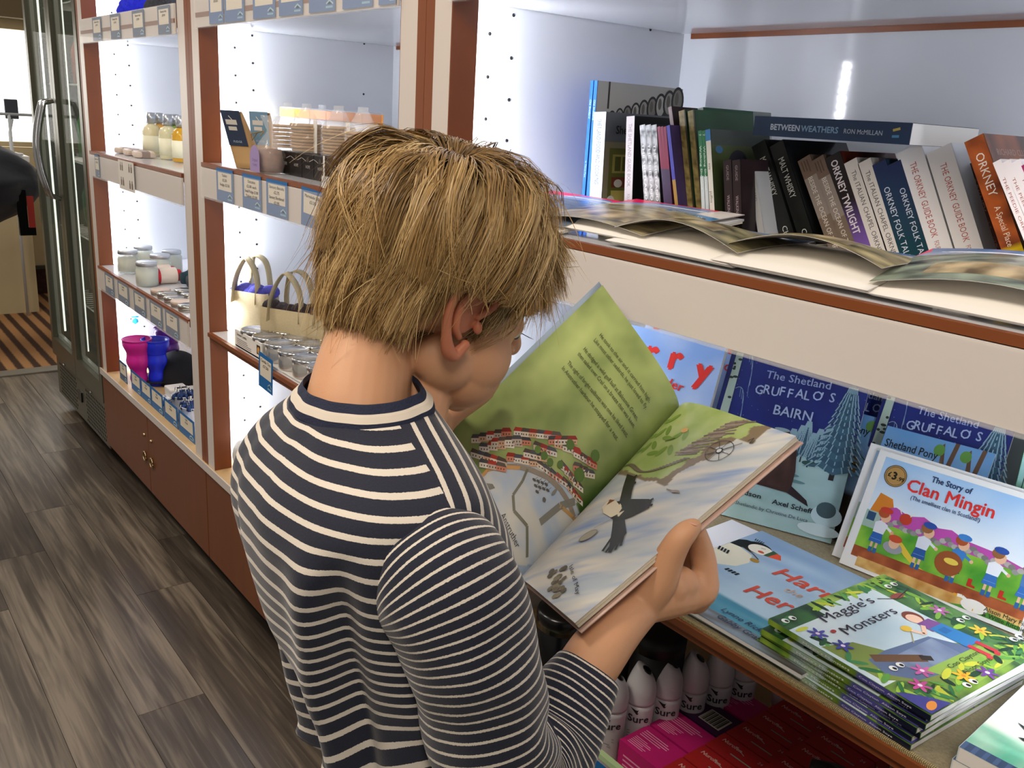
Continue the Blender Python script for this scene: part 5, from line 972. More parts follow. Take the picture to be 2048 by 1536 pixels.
for i, (x, y, dz) in enumerate([(-.757, .856, 0), (-.757, .92, 0), (-.757, .984, 0), (-.757, 1.05, 0)]):
    o = thing('tampon_box', ('crimson carton nearest to the sleeve', 'second crimson carton with white small print', 'dark plum carton with a barcode on top', 'farthest crimson carton by the white pack')[i], 'carton', V((x, y, ZB)), 'crimson and plum cartons')
    mt_ = mag2 if i == 2 else mag; MB().box((0, 0, 0), (.08, .060, .074)).build('carton', mt_, o, bevel=.001)
    a = Art(.08, .060); a.rect(0, 0, .08, .06, '#3a1440' if i == 2 else '#b8186a')
    if i == 2:
        a.rect(.03, .012, .07, .046, '#c9c6b8')
        for q in range(16): a.rect(.032+q*.0023, .014, .0328+q*.0023+.0006*(q % 3), .044, '#2c2c28')
    else: a.lines(.008, .008, .045, .03, 6, '#e49abc'); a.lines(.008, .034, .07, .052, 4, '#e49abc')
    a.build('top_print', o, lambda x_, y_, h: (x_, y_, .074+h), CARD)
    a = Art(.08, .074); a.rect(0, 0, .08, .074, '#b8186a' if i != 2 else '#3a1440'); a.lines(.01, .02, .07, .06, 5, '#e49abc'); a.build('side_print', o, lambda x_, y_, h: (x_, -h, y_), CARD)
    a = Art(.06, .074); a.rect(0, 0, .06, .074, '#46124c')
    if i == 2: a.rect(.01, .01, .05, .06, '#b4b0a8'); [a.rect(.012+q*.0023, .012, .0128+q*.0023, .058, '#3c3a38') for q in range(16)]
    else: a.ell(.03, .04, .016, .02, '#c8a0c0', 24); a.ell(.03, .04, .014, .018, '#5c1c60', 24); a.text('Co', .03, .033, .018, '#d8b8d0', al='c')
    a.build('end_print', o, lambda x_, y_, h: (.08+h, x_, y_), CARD)
redm = mat('red_card', '#9c1c20', .4); k = 0
for c_ in range(2):
    for r in range(7):
        x, y = -.670+c_*.088, .80+r*.048+c_*.02; k += 1
        o = thing('medicine_box', 'small red medicine carton, %s from the front in the %s column' % (('first', 'second', 'third', 'fourth', 'fifth', 'sixth', 'seventh')[r], ('left', 'right')[c_]), 'carton', V((x, y, ZB)), 'two columns of small red cartons')
        zh = .085+(.012 if c_ else 0)
        MB().box((0, 0, 0), (.086, .045, zh)).build('carton', redm, o, bevel=.0008); a = Art(.086, .045); a.rect(0, 0, .086, .045, '#a82020'); a.text('Nurofen', .008, .028, .010, '#d8b0a8', bold=.02, sh=.15); a.line([(.035, .014), (.072, .014)], .0022, '#8a9a8c'); a.line([(.03, .034), (.05, .026)], .0014, '#b8a8a0'); a.text('24', .07, .03, .008, '#b8a8a0')
        a.build('top_print', o, lambda x_, y_, h: (x_, y_, zh+h), CARD)
        a = Art(.045, zh); a.rect(0, 0, .045, zh, '#7c1418'); a.rect(.004, .01, .008, zh-.01, '#8a9088'); a.build('end_print', o, lambda x_, y_, h: (.086+h, x_, y_), CARD)
for i in range(2):
    o = thing('wipes_pack', ('white and pink cosmetic pack with red lips emblem', 'pale pink pack behind the one with red lips')[i], 'pack', V((-.655+.09*i, 1.17+.025*i, ZB)), 'white and pink packs')
    rs = []
    for q in range(9):
        t = q/8; e_ = min(1, math.sin(PI*min(max(t, .04), .96))**.35); rs.append([((.052*e_)*(1 if math.cos(b_) > 0 else -1)*abs(math.cos(b_))**.4, .028*e_*(1 if math.sin(b_) > 0 else -1)*abs(math.sin(b_))**.6, .155*t) for b_ in [2*PI*j/28 for j in range(28)]])
    MB().rings(rs).build('pack', mat('pink_white_pack', '#d8b8c4', .35), o)
    if i == 0: a = Art(.1, .15); a.ell(.05, .11, .022, .012, '#b83c5c', 24); a.line([(.03, .11), (.05, .106), (.07, .11)], .0016, '#e0b0c0'); a.text('Ashmonds', .05, .08, .014, '#2c2c34', al='c', bold=.01); a.build('print', o, lambda x_, y_, h: (x_-.05, -.0285-h, y_), CARD)
o = thing('black_canister', 'glossy black round canister beside the open book corner', 'canister', V((-.905, .862, ZB)))
MB().lathe([(0, 0), (.04, 0), (.042, .004), (.042, .20), (.040, .203), (0, .203)], seg=36).build('body', black, o); MB().lathe([(.0425, .19), (.0435, .19), (.0435, .212), (.041, .217), (.03, .218), (0, .2165)], seg=36).build('lid', black, o)
for i in range(3):
    o = thing('black_canister', 'matt black canister, %s of three standing behind the glossy one' % ('left', 'middle', 'right')[i], 'canister', V((-1.00+i*.10, .97+.03*(i % 2), ZB)), 'matt black canisters')
    MB().lathe([(0, 0), (.04, 0), (.042, .004), (.042, .18), (0, .183)], seg=28).build('body', mat('matt_black', '#0a0a0b', .5), o); MB().lathe([(.0425, .17), (.0432, .195), (.03, .2), (0, .2)], seg=28).build('lid', MATS['matt_black'], o)
sp_ = thing('snack_pack', 'black and green foil pack at the right under the shelf', 'pack', V((-.395, .90, ZB))); rs = []
for q in range(9):
    t = q/8; e_ = math.sin(PI*min(max(t, .03), .97))**.3; rs.append([(.085*(1 if math.cos(b_) > 0 else -1)*abs(math.cos(b_))**.5, .035*e_*math.sin(b_)+.006*math.sin(9*t+3*b_), .21*t) for b_ in [2*PI*j/28 for j in range(28)]])
MB().rings(rs).build('pack', mat('black_foil', '#1c1f1a', .2, metal=.2), sp_); a = Art(.1, .15); a.grid(14, 16, lambda x, y: mixc('#3c4a1c', '#9c9c2c', .5+fbm(x, y, 30))); a.ell(.06, .09, .03, .03, '#6a8a5a'); a.build('print', sp_, lambda x_, y_, h: (x_-.04, -.040-h, y_+.04), CARD)
# label holder along the front of the right base
lh = thing('label_holder', 'clear label holder with pale green top rim in front of the toiletries', 'label holder', V((-.98, YF+.004, ZB)))
MB().box((0, 0, 0), (.62, .003, .098)).build('holder', acry, lh); MB().box((0, -.003, .096), (.62, .006, .104)).build('rim', mat('pale_green_rim', '#b4d09a', .3), lh); MB().box((0, -.004, .0), (.62, .006, .004)).build('rim', MATS['pale_green_rim'], lh)
for i in range(5): card(-.97+i*.12, ZB+.006, .062, .085, ['Toiletries', '£2.99'], 'blue price card, %s in the green rimmed holder' % ('first', 'second', 'third', 'fourth', 'fifth')[i], 'price cards in the green rimmed holder', y=YF+.0005)
# ------------------------------------------------------------------ the open picture book in the boy's hands
G0, G1 = dp(1045, 1165, .915), dp(1360, 815, 1.02); RB, RT = dp(1150, 1246, .745), dp(1592, 872, .87); LT = dp(1205, 570, 1.065); LB = G0+(LT-G1)*1.0
ob = thing('open_picture_book', 'open picture book with a green harbour page and a seabird page, held by the boy', 'book', G0.copy())
def page_fn(A0, A1, B0, B1, bulge, side):
    n = (A1-A0).cross(B0-A0).normalized()
    if n.dot(V((0, 0, CAMZ))-A0) < 0: n = -n
    def f(s, t, h=0):
        p = A0*(1-s)*(1-t)+B0*s*(1-t)+A1*(1-s)*t+B1*s*t
        b = bulge*math.sin(PI*min(1, max(0, s))**.55)*(1-.35*s) - .004*(1-s)**6
        return p + n*(b+h)
    return f
fr_ = page_fn(G0, G1, RB, RT, .017, 1); fl_ = page_fn(G0, G1, LB, LT, .015, -1)
def page_sheet(name, f, h0, th, mt, art=None, s1=1.0, ext=0, nx=28, label=None, flip=False):
    m = MB(); ny = 8; vs = []
    for hh in (h0, h0-th):
        for j in range(ny+1):
            for i in range(nx+1): vs.append(f(s1*i/nx, -ext+(1+2*ext)*j/ny, hh))
    n = (nx+1)*(ny+1); W1 = nx+1; fs = []
    for j in range(ny):
        for i in range(nx): a = j*W1+i; fs += [(a, a+1, a+1+W1, a+W1), (n+a, n+a+W1, n+a+1+W1, n+a+1)]
    for i in range(nx): fs += [(i, n+i, n+i+1, i+1), (ny*W1+i, ny*W1+i+1, n+ny*W1+i+1, n+ny*W1+i)]
    for j in range(ny): fs += [(j*W1, (j+1)*W1, n+(j+1)*W1, n+j*W1), (j*W1+nx, n+j*W1+nx, n+(j+1)*W1+nx, (j+1)*W1+nx)]
    m.add(vs, fs, smooth=True); o = m.build(name, mt, ob, world=True, label=label)
    if art: art.build('print', o, (lambda x, y, h: f(1-x/art.w, y/art.h, h0+h)) if flip else (lambda x, y, h: f(x/art.w, y/art.h, h0+h)), world=True, dz=.00003, lift=.0003)
    return o
W_P, H_P = .20, .27
# right page: sea, island, flying seabird, compass   (x from the gutter, y up)
ra = Art(W_P, H_P)
def land(x, y):
    X_, Y_ = x/W_P, y/H_P
    if Y_ < .56: return -1
    r = min(.62-X_*1.0+.12*(Y_-.7)*3 if Y_ < .9 else .8-X_, (Y_-(.56+.10*abs(X_-.25)))*3.2, (1.0-Y_)*8+.2); return r+.05*nz(x, y, 60, 4)
def sea(x, y):
    u = x*.8+y*.6; v = -x*.55+y*.8; n1 = fbm(u*.35, v*1.8, 22, 3); n2 = fbm(u*.3, v*2, 45, 11)
    c = mixc('#a9b4bc', '#d4d0c4', .5+n1); c = mixc('#%02x%02x%02x' % tuple(int(255*(q/12.92 if q < 0 else (1.055*max(q, 0)**(1/2.4)-.055))) for q in c), '#7f98c0', max(0, n2)*1.0)
    return c
def rpage(x, y):
    l = land(x, y)
    if l > .05: return mixc('#86a048', '#a9b878', .5+.8*fbm(x, y, 30, 7))
    if l > -.02: return lin('#7a6a50')
    return sea(x, y)
ra.grid(110, 140, rpage)
for i in range(14):
    x, y = W_P*(.12+.055*(i % 6)), H_P*(.70+.09*(i//6)+.02*(i % 3)); 
    if land(x, y) > .1: ra.ell(x, y, .009, .0035, '#6f8f38', 12, .5+i)
for i in range(40):
    t = i/39; x, y = W_P*(.52+.14*t+.02*math.sin(i*2.3)), H_P*(.74+.24*t); ra.line([(x-.012, y-.004), (x+.010*random.random(), y+.006)], .0022, '#6c5f54' if i % 2 else '#8a7c6e')
for i in range(40):
    t = i/39; x, y = W_P*(.02+.52*t), H_P*(.575+.03*math.sin(t*7)+.13*t*t); ra.line([(x, y), (x+.008, y+.003)], .0016, '#6a5e4e')
ra.ell(W_P*.36, H_P*.85, .005, .004, '#c89a4c', 10); ra.line([(W_P*.3, H_P*.77), (W_P*.35, H_P*.80)], .0012, '#2c3018')
for i in range(34): t = i/33*2*PI; ra.line([(W_P*.70+.0155*math.cos(t), H_P*.815+.0155*math.sin(t)), (W_P*.70+.0155*math.cos(t+.2), H_P*.815+.0155*math.sin(t+.2))], .0007, '#2c2c2c')
for k_ in range(8): t = k_*PI/4; ra.line([(W_P*.70+.004*math.cos(t), H_P*.815+.004*math.sin(t)), (W_P*.70+.0155*math.cos(t), H_P*.815+.0155*math.sin(t))], .0006, '#2c2c2c')
ra.line([(W_P*.66, H_P*.78), (W_P*.78, H_P*.885)], .0007, '#2c2c2c'); ra.ell(W_P*.70, H_P*.815, .0042, .0042, '#26262a', 16); ra.ell(W_P*.70, H_P*.815, .0028, .0028, '#c9ccc8', 16); ra.text('N', W_P*.79, H_P*.905, .010, '#26262a', rot=-.5)
# seabird in local drawing axes: image right ~ (+x), built along the page diagonal
def Q(pts, cx, cy, s, rot): c_, s_ = math.cos(rot), math.sin(rot); return [(cx+s*(x*c_-y*s_), cy+s*(x*s_+y*c_)) for x, y in pts]
def pagept(u, v):            # photo pixel -> page coordinates of the right page (numerical)
    best = (1e9, .5, .5)
    for i in range(15):
        for j in range(19):
            p = pix(fr_(i/14, j/18)); d = (p[0]-u)**2+(p[1]-v)**2
            if d < best[0]: best = (d, i/14, j/18)
    st_ = .035
    for _ in range(5):
        _, s0, t0 = best
        for i in range(-3, 4):
            for j in range(-3, 4):
                s_, t_ = s0+i*st_/1.5, t0+j*st_/1.5; p = pix(fr_(s_, t_)); d = (p[0]-u)**2+(p[1]-v)**2
                if d < best[0]: best = (d, s_, t_)
        st_ *= .36
    _, s0, t0 = best
    return (min(1, max(.0, s0))*W_P, min(1, max(0, t0))*H_P)
PP = lambda L: [pagept(*p) for p in L]
blk = '#15140f'
ra.poly(PP([(1228, 1000), (1243, 1010), (1250, 1024), (1235, 1040), (1222, 1036), (1208, 1028), (1206, 1016), (1215, 1006)]), '#ddd2b8'); ra.poly(PP([(1206, 1022), (1210, 1008), (1222, 1001), (1232, 1002), (1215, 1012)]), '#7a4a2c')
ra.poly(PP([(1235, 1005), (1262, 1000), (1300, 1000), (1306, 1004), (1300, 1018), (1268, 1034), (1252, 1040), (1236, 1042), (1222, 1038), (1238, 1030), (1246, 1018)]), blk)
ra.poly(PP([(1240, 1008), (1248, 975), (1256, 950), (1274, 956), (1266, 985), (1262, 1008)]), blk)
ra.poly(PP([(1250, 1030), (1255, 1068), (1240, 1088), (1218, 1108), (1222, 1085), (1226, 1060), (1228, 1036)]), blk)
for a_, b_ in (((1225, 1078), (1207, 1104)), ((1232, 1082), (1213, 1107)), ((1240, 1080), (1222, 1107)), ((1246, 1074), (1232, 1102)), ((1252, 1060), (1243, 1093)), ((1258, 965), (1276, 952)), ((1260, 975), (1274, 966)), ((1300, 1004), (1309, 999)), ((1298, 1012), (1307, 1012))): ra.line(PP([a_, b_]), .0030, blk)
c0 = pagept(1178, 1073); ra.ell(c0[0], c0[1], .0115, .0065, '#8c8878', 20, .9); ra.ell(c0[0], c0[1], .0100, .0052, '#a39e8e', 20, .9); ra.line(PP([(1190, 1058), (1225, 1040)]), .0006, '#8c8878')
for i in range(26): p = pagept(1118+random.uniform(-16, 16), 1165+random.uniform(-35, 30)); ra.ell(p[0], p[1], .004*random.uniform(.6, 1.2), .0034, ('#6f6858', '#857c68', '#5c5648')[i % 3], 8)
def ptext(art, f, s, u0, v0, u1, v1, size, col, **k):
    a_, b_ = f(u0, v0), f(u1, v1); art.text(s, a_[0], a_[1], size, col, rot=math.atan2(b_[1]-a_[1], b_[0]-a_[0]), fit=math.hypot(b_[0]-a_[0], b_[1]-a_[1]), **k)
ptext(ra, pagept, 'Isle of May', 1140, 1135, 1155, 1192, .0065, '#2c3038')
ra.ell(*pagept(1352, 985), .006, .002, '#8a7c70', 10, .3); ra.line(PP([(1335, 980), (1362, 988)]), .0012, '#8a7c70')
page_sheet('right_page', fr_, .0, .0003, paperw, ra, label='page with blue sea and a flying seabird')
# left page: green ground, harbour town and verses; x runs from outer edge to gutter
def pageptL(u, v):
    best = (1e9, .5, .5)
    for i in range(15):
        for j in range(19):
            p = pix(fl_(i/14, j/18)); d = (p[0]-u)**2+(p[1]-v)**2
            if d < best[0]: best = (d, i/14, j/18)
    st_ = .035
    for _ in range(5):
        _, s0, t0 = best
        for i in range(-3, 4):
            for j in range(-3, 4):
                s_, t_ = s0+i*st_/1.5, t0+j*st_/1.5; p = pix(fl_(s_, t_)); d = (p[0]-u)**2+(p[1]-v)**2
                if d < best[0]: best = (d, s_, t_)
        st_ *= .36
    _, s0, t0 = best
    return ((1-min(1, max(.0, s0)))*W_P, min(1, max(0, t0))*H_P)
PL = lambda L: [pageptL(*p) for p in L]
la = Art(W_P, H_P)
def inv(x, y): return pix(fl_(1-x/W_P, y/H_P))
def lpage(x, y):
    u, v = inv(x, y); n1 = fbm(x, y, 18, 5); dbay = (((u-1040)/118)**2+((v-1040)/118)**2)
    if dbay < 1 or (v > 960+ (u-950)*.1 and u < 1150 and v > 1180-(u-1000)*.9 and v > 1000): 
        return mixc('#9fb0c4', '#c4c2b8', .5+.9*fbm(x*.6, y*1.4, 30, 8)) if v < 1130 else mixc('#6c84a4', '#a4b4c4', .5+.8*fbm(x, y*2, 30, 2))
    t = 1-min(1, max(0, (v-560)/520)); edge = max(0, 1-((x-W_P*.45)/(W_P*.55))**2)
    return mixc('#3a5520', '#b2c078', min(1, max(0, .30+.45*t+.35*n1+.25*edge-.15)))
la.grid(90, 120, lpage)
def tube2(pts, wd, col): la.line(PL(pts), wd, col)
tube2([(975, 935), (1000, 932), (1035, 933), (1062, 940), (1095, 955), (1120, 978), (1137, 1005), (1148, 1035), (1152, 1068)], .0055, '#8a7f70')
tube2([(962, 955), (975, 940), (1000, 934), (1040, 936)], .004, '#c09058'); tube2([(1055, 938), (1045, 962), (1026, 990), (1028, 1022), (1054, 1052), (1054, 1115)], .0035, '#6c6a58'); tube2([(1150, 1003), (1120, 1012), (1080, 1045)], .008, '#7c7a70'); tube2([(1120, 1012), (1150, 1040), (1155, 1060)], .004, '#b08c58')
la.poly(PL([(960, 965), (985, 968), (990, 976), (968, 984)]), '#74746a')
wc = ['#d0c4b0', '#c8a080', '#d8d0c0', '#b8a898', '#c07a60', '#cfc6ba']; rc = ['#4a4a50', '#3c3c42', '#a03428', '#5a5048', '#4c4038', '#8c2c24']
def house(u, v, i, k_=1, dirx=1, diry=0):
    w2 = 9*k_; la.poly(PL([(u-w2, v+diry*-w2), (u+w2, v+diry*w2), (u+w2, v+9*k_+diry*w2), (u-w2, v+9*k_-diry*w2)]), wc[i % 6]); la.poly(PL([(u-w2-1, v-diry*w2), (u+w2+1, v+diry*w2), (u+w2-3, v-7*k_+diry*w2), (u-w2+3, v-7*k_-diry*w2)]), rc[(i*7+i//3) % 6])
    for q in (-5, 0, 5): la.poly(PL([(u+q*k_-1, v+3*k_+diry*q), (u+q*k_+1, v+3*k_+diry*q), (u+q*k_+1, v+6*k_+diry*q), (u+q*k_-1, v+6*k_+diry*q)]), '#3c3430'); la.z -= 1
i = 0
for (x0, y0, x1, y1, n, dy) in ((945, 878, 1020, 862, 5, 0), (960, 895, 1060, 880, 6, .1), (1030, 862, 1120, 872, 6, .1), (945, 905, 1010, 925, 5, .3), (1015, 912, 1075, 925, 4, .1), (1078, 928, 1140, 972, 5, .7), (1110, 885, 1160, 905, 3, .3), (1150, 930, 1185, 950, 3, .2), (1140, 975, 1160, 1000, 2, 1), (1070, 890, 1110, 905, 3, .3), (985, 885, 1040, 878, 4, 0), (1100, 880, 1150, 880, 4, 0), (960, 925, 1010, 935, 3, .2), (1050, 905, 1090, 915, 3, .2), (1150, 905, 1190, 930, 3, .5), (1125, 930, 1160, 975, 4, .8)):
    for k_ in range(n): t = (k_+.5)/n; house(x0+(x1-x0)*t, y0+(y1-y0)*t, i, 1.12, 1, dy); i += 1
for u, v, r in [(1088, 912, 10), (1100, 925, 9), (1140, 890, 12), (1190, 912, 13), (1158, 950, 15), (948, 950, 12), (1075, 900, 9), (1120, 930, 9)]: p = pageptL(u, v); la.ell(p[0], p[1],   .00055*r, .00045*r, '#5f7a38' if u % 2 else '#547030', 12)
for k_ in range(9): p = pageptL(1068+8*(k_ % 4)+3*(k_//4), 960+9*(k_//3)+3*(k_ % 3)); la.ell(p[0], p[1], .003, .0012, '#4a4642', 10, .3); la.line([(p[0], p[1]), (p[0]+.001, p[1]+.005)], .0004, '#5a5650')
la.ell(*pageptL(1108, 985), .0022, .0042, '#7c7a70', 12); la.ell(*pageptL(1088, 1000), .003, .002, '#5c5850', 12)
for s, a_, b_ in (('He took to the air and it carried him high,', (1197, 672), (1297, 806)), ('Like most other seabirds, he just loved to fly.', (1186, 682), (1290, 820)), ('He dodged a wild golf ball at Balcomie Green,', (1165, 700), (1272, 842)), ('then sailed over Crail on a breeze that was keen.', (1154, 710), (1266, 858)), ('The sight of bright sailboats was one he liked best,', (1133, 728), (1252, 876)), ('In Anstruther harbour he stopped for a rest.', (1122, 738), (1232, 882))):
    ptext(la, pageptL, s, *a_, *b_, .0072, '#33391f')
ptext(la, pageptL, 'Anstruther', 1000, 1032, 1032, 1098, .0095, '#3a3c40')
page_sheet('left_page', fl_, .0, .0003, paperw, la, flip=True, label='green page with a harbour town and verses')
for k_ in range(7): page_sheet('page', fr_, -.0009-.0009*k_, .0004, paper, s1=.992+.002*(k_ % 3)-.001*k_)
for k_ in range(6): page_sheet('page', fl_, -.0009-.0009*k_, .0004, paperw, s1=.99+.002*(k_ % 3))
page_sheet('front_cover', lambda s, t, h=0: fl_(s, t, h-.000), -.0085, .0018, mat('blue_grey_cover', '#8fa0b0', .3), s1=1.045, ext=.012, label='pale blue cover')
page_sheet('back_cover', fr_, -.0095, .0014, mat('cover_pale', '#c8a99a', .4), s1=1.0, ext=.006)
MB().tube([G0-V((0, 0, .008)), G1-V((0, 0, .008))], .004, 8).build('spine', MATS['blue_grey_cover'], ob, world=True)
# ------------------------------------------------------------------ the boy
boy = thing('person', 'fair haired child in a navy and white striped top reading an open picture book', 'person', V((-.617, .37, 0)))
skin = mat('skin', '#cd9a74', .5, sss=.12, var=.05, vscale=30, bump=.05, bscale=600)
camO = V((-.0772, -.0715, .781)); HO = V((RX.dot(camO), RY.dot(camO), RZ.dot(camO)+CAMZ)); SC = .95
hR, hF, hU = V((.99410142, -.09424869, -.0536615)), V((.06829991, .9283848, -.36529)), V((.08424662, .35947023, .92934582))
HM = Matrix(((hR.x, hF.x, hU.x, HO.x), (hR.y, hF.y, hU.y, HO.y), (hR.z, hF.z, hU.z, HO.z), (0, 0, 0, 1))) @ Matrix.Scale(SC, 4)
HR = HM.to_3x3()
def H(r, f, u): return HM @ V((r, f, u))
def cr(pts, n):          # smooth path through points (each: vector + radius)
    P = [np.array([*p[0], p[1]]) for p in pts]; P = [2*P[0]-P[1]]+P+[2*P[-1]-P[-2]]; out = []
    for i in range(1, len(P)-2):
        for k_ in range(n):
            t = k_/n; a, b, c_, d = P[i-1:i+3]; out.append(.5*((2*b)+(-a+c_)*t+(2*a-5*b+4*c_-d)*t*t+(-a+3*b-3*c_+d)*t**3))
    out.append(P[-2]); return [V(o[:3]) for o in out], [float(o[3]) for o in out]
def limb(m, pts, seg=16, n=6): p, r = cr(pts, n); m.tube(p, r, seg); m.ball(p[0], r[0]*.98, 12, 8); m.ball(p[-1], r[-1]*.98, 12, 8)
def remesh(m, name, mt, parent, vox, smooth=4, label=None, it=.5):
    o = m.build(name, mt, parent, world=True, label=label); r = o.modifiers.new('r', 'REMESH'); r.mode = 'VOXEL'; r.voxel_size = vox; r.use_smooth_shade = True
    s = o.modifiers.new('s', 'SMOOTH'); s.factor = it; s.iterations = smooth
    me = bpy.data.meshes.new_from_object(o.evaluated_get(bpy.context.evaluated_depsgraph_get())); old = o.data; o.modifiers.clear(); o.data = me; me.name = name
    if not me.materials: me.materials.append(mt)
    return o
m = MB()
def hb(c, r, mm=None): m.ball(H(*c), [x for x in r], 24, 14, M=HR @ mm if mm else HR)
hb((0, -.006, .050), (.0705, .091, .080)); hb((0, -.032, .022), (.062, .066, .062)); hb((0, .040, .008), (.060, .058, .070)); hb((0, .048, -.046), (.047, .044, .042)); hb((0, .035, -.030), (.056, .055, .045)); hb((0, .056, -.062), (.036, .032, .028)); hb((.022, .055, -.045), (.036, .038, .036)); hb((-.022, .055, -.045), (.036, .038, .036)); hb((0, .074, -.076), (.020, .014, .014))
for s in (-1, 1):
    hb((s*.034, .056, -.028), (.030, .032, .036)); hb((s*.044, .018, -.040), (.020, .034, .026)); hb((s*.030, .079, .012), (.0155, .012, .0125)); hb((s*.009, .104, -.014), (.006, .007, .005)); hb((s*.02, .088, .032), (.024, .013, .010))
hb((0, .098, -.038), (.017, .008, .0048)); hb((0, .096, -.047), (.0145, .0075, .006)); hb((0, .086, -.03), (.03, .018, .02))
limb(m, [(H(0, .090, .030), .007), (H(0, .100, .012), .0068), (H(0, .112, -.006), .0085), (H(0, .113, -.011), .0088)])
NB = V((-.617, .335, 1.058))
limb(m, [(H(0, -.026, .0), .046), (H(0, -.034, -.035), .039), ((H(0, -.034, -.035)+NB)/2+V((0, -.004, .004)), .041), (NB, .048), (NB-V((0, .0, .05)), .062)], 28)
limb(m, [(H(0, .02, -.045), .032), (NB+V((0, .035, -.03)), .04)], 20)
SHR, SHL = V((-.487, .330, 1.012)), V((-.700, .335, 1.015))
for sh, e in ((SHR, 1), (SHL, -1)): limb(m, [(NB+V((0, 0, -.002)), .036), ((NB+sh)/2+V((0, 0, -.006)), .030), (sh-V((0, 0, .008)), .028)], 20)
limb(m, [(NB-V((0, 0, .06)), .062), (V((-.585, .36, .85)), .062), (V((-.575, .37, .72)), .07)], 24)
ELR = V((-.4526, .371, .832)); limb(m, [(SHR, .030), ((SHR+ELR)/2, .028), (ELR, .025)])
limb(m, [(ELR, .019), (dp(1110, 1430, .735), .019), (dp(1172, 1338, .765), .0255), (dp(1232, 1256, .79), .0238), (dp(1284, 1204, .812), .0205)], 24)
# right hand pinching the page edge: palm, thumb on top, four fingers beneath
WR = dp(1284, 1204, .812)
def D(*a): return dp(a[0], a[1], a[2])
limb(m, [(WR, .0205), (D(1335, 1190, .825), .022), (D(1372, 1187, .835), .019)]); 
for (pts) in ([(D(1330, 1195, .83), .015), (D(1404, 1186, .834), .0130), (D(1410, 1148, .838), .0124), (D(1405, 1108, .838), .0116), (D(1397, 1074, .828), .0095), (D(1394, 1058, .820), .0078)],
              [(D(1330, 1200, .845), .015), (D(1402, 1196, .856), .0112), (D(1412, 1150, .868), .010), (D(1402, 1105, .868), .009), (D(1386, 1078, .852), .0078)],
              [(D(1325, 1202, .858), .014), (D(1392, 1198, .876), .0105), (D(1398, 1155, .888), .0095), (D(1386, 1112, .885), .0085), (D(1372, 1090, .868), .0072)],
              [(D(1318, 1204, .868), .013), (D(1378, 1198, .892), .0095), (D(1382, 1162, .902), .0085), (D(1370, 1124, .897), .0076), (D(1358, 1104, .884), .0065)],
              [(D(1288, 1196, .806), .0190), (D(1318, 1160, .800), .0172), (D(1339, 1114, .793), .0136), (D(1357, 1082, .789), .0118), (D(1374, 1063, .790), .0104), (D(1386, 1054, .794), .0083)]): limb(m, pts, 16)
m.ball(D(1338, 1172, .82), (.020, .020, .020)); m.ball(D(1360, 1168, .824), (.017, .017, .017)); m.ball(D(1385, 1172, .832), (.014, .014, .014)); m.ball(D(1405, 1186, .848), (.0135, .0135, .0135)); m.ball(D(1390, 1200, .862), (.015, .015, .013))
# left arm and hand on the left page edge
ELL = V((-.722, .425, .86)); WL = V((-.745, .495, .985)); limb(m, [(SHL, .028), ((SHL+ELL)/2, .027), (ELL, .025)]); limb(m, [(ELL, .025), ((ELL+WL)/2, .024), (WL, .021)], 20)
PLM = dp(880, 838, .945)
limb(m, [(WL, .022), (dp(862, 850, .93), .022), (PLM, .019)]); m.ball(dp(893, 828, .95), (.018, .018, .016))
for pts in ([(dp(880, 850, .94), .015), (dp(905, 830, .938), .0115), (dp(934, 812, .945), .0098), (dp(962, 793, .955), .0092), (dp(976, 784, .962), .0078)],
            [(dp(885, 835, .955), .014), (dp(905, 800, .985), .0105), (dp(925, 780, 1.01), .0095), (dp(950, 775, 1.025), .0085), (dp(965, 775, 1.03), .007)],
            [(dp(880, 845, .965), .013), (dp(895, 815, 1.0), .0105), (dp(915, 795, 1.025), .0095), (dp(938, 792, 1.035), .0082), (dp(952, 794, 1.04), .007)],
            [(dp(875, 855, .97), .013), (dp(885, 830, 1.01), .010), (dp(903, 812, 1.033), .009), (dp(925, 812, 1.042), .008), (dp(938, 816, 1.045), .0068)],
            [(dp(870, 862, .97), .012), (dp(878, 848, 1.015), .009), (dp(894, 833, 1.038), .008), (dp(912, 833, 1.046), .007), (dp(922, 837, 1.048), .006)]): limb(m, pts, 14)
body = remesh(m, 'body', skin, boy, .0017, 9)
# thumb nail
q = D(1386, 1048, .7865); MB().ball(q, (.0055, .0042, .0012), 16, 8, M=Matrix(((.6, .5, .3), (-.3, .75, .3), (.1, -.3, .9)))).build('thumbnail', mat('nail', '#dba58e', .25), boy, world=True)
# eyes and lashes
for s in (-1, 1):
    e = MB().ball(H(s*.030, .0835, .008), [.0095]*3, 20, 12, M=HR).build('eye', mat('eye_white', '#dcd4cc', .15), boy, world=True)
    MB().ball(H(s*.030, .0905, .004), (.0048, .0022, .0048), 14, 8, M=HR).build('iris', mat('iris', '#4a5a66', .1), e, world=True)
    lm = MB()
    for k_ in range(16):
        a = -.9+1.8*k_/15; p0 = H(s*.030+.0125*math.sin(a), .0895+.003*math.cos(a)-.002, .0075); lm.tube([p0, p0+HR @ V((.004*math.sin(a), .006, -.0008)), p0+HR @ V((.006*math.sin(a), .011, -.001))], [.0004, .0003, .0001], 4)
    lm.build('eyelashes', mat('lash', '#3a2a20', .6), boy, world=True)
    lm = MB()
    for k_ in range(60):
        t = random.random(); p0 = H(s*(.014+.034*t), .101-.016*t*t+random.uniform(-.001, .001), .030+.006*math.sin(PI*t)+random.uniform(-.002, .002)); lm.tube([p0, p0+HR @ V((s*.005, .0008, .001))], [.0003, .0001], 4)
    lm.build('eyebrow', mat('brow_hair', '#8a6a44', .6), boy, world=True)
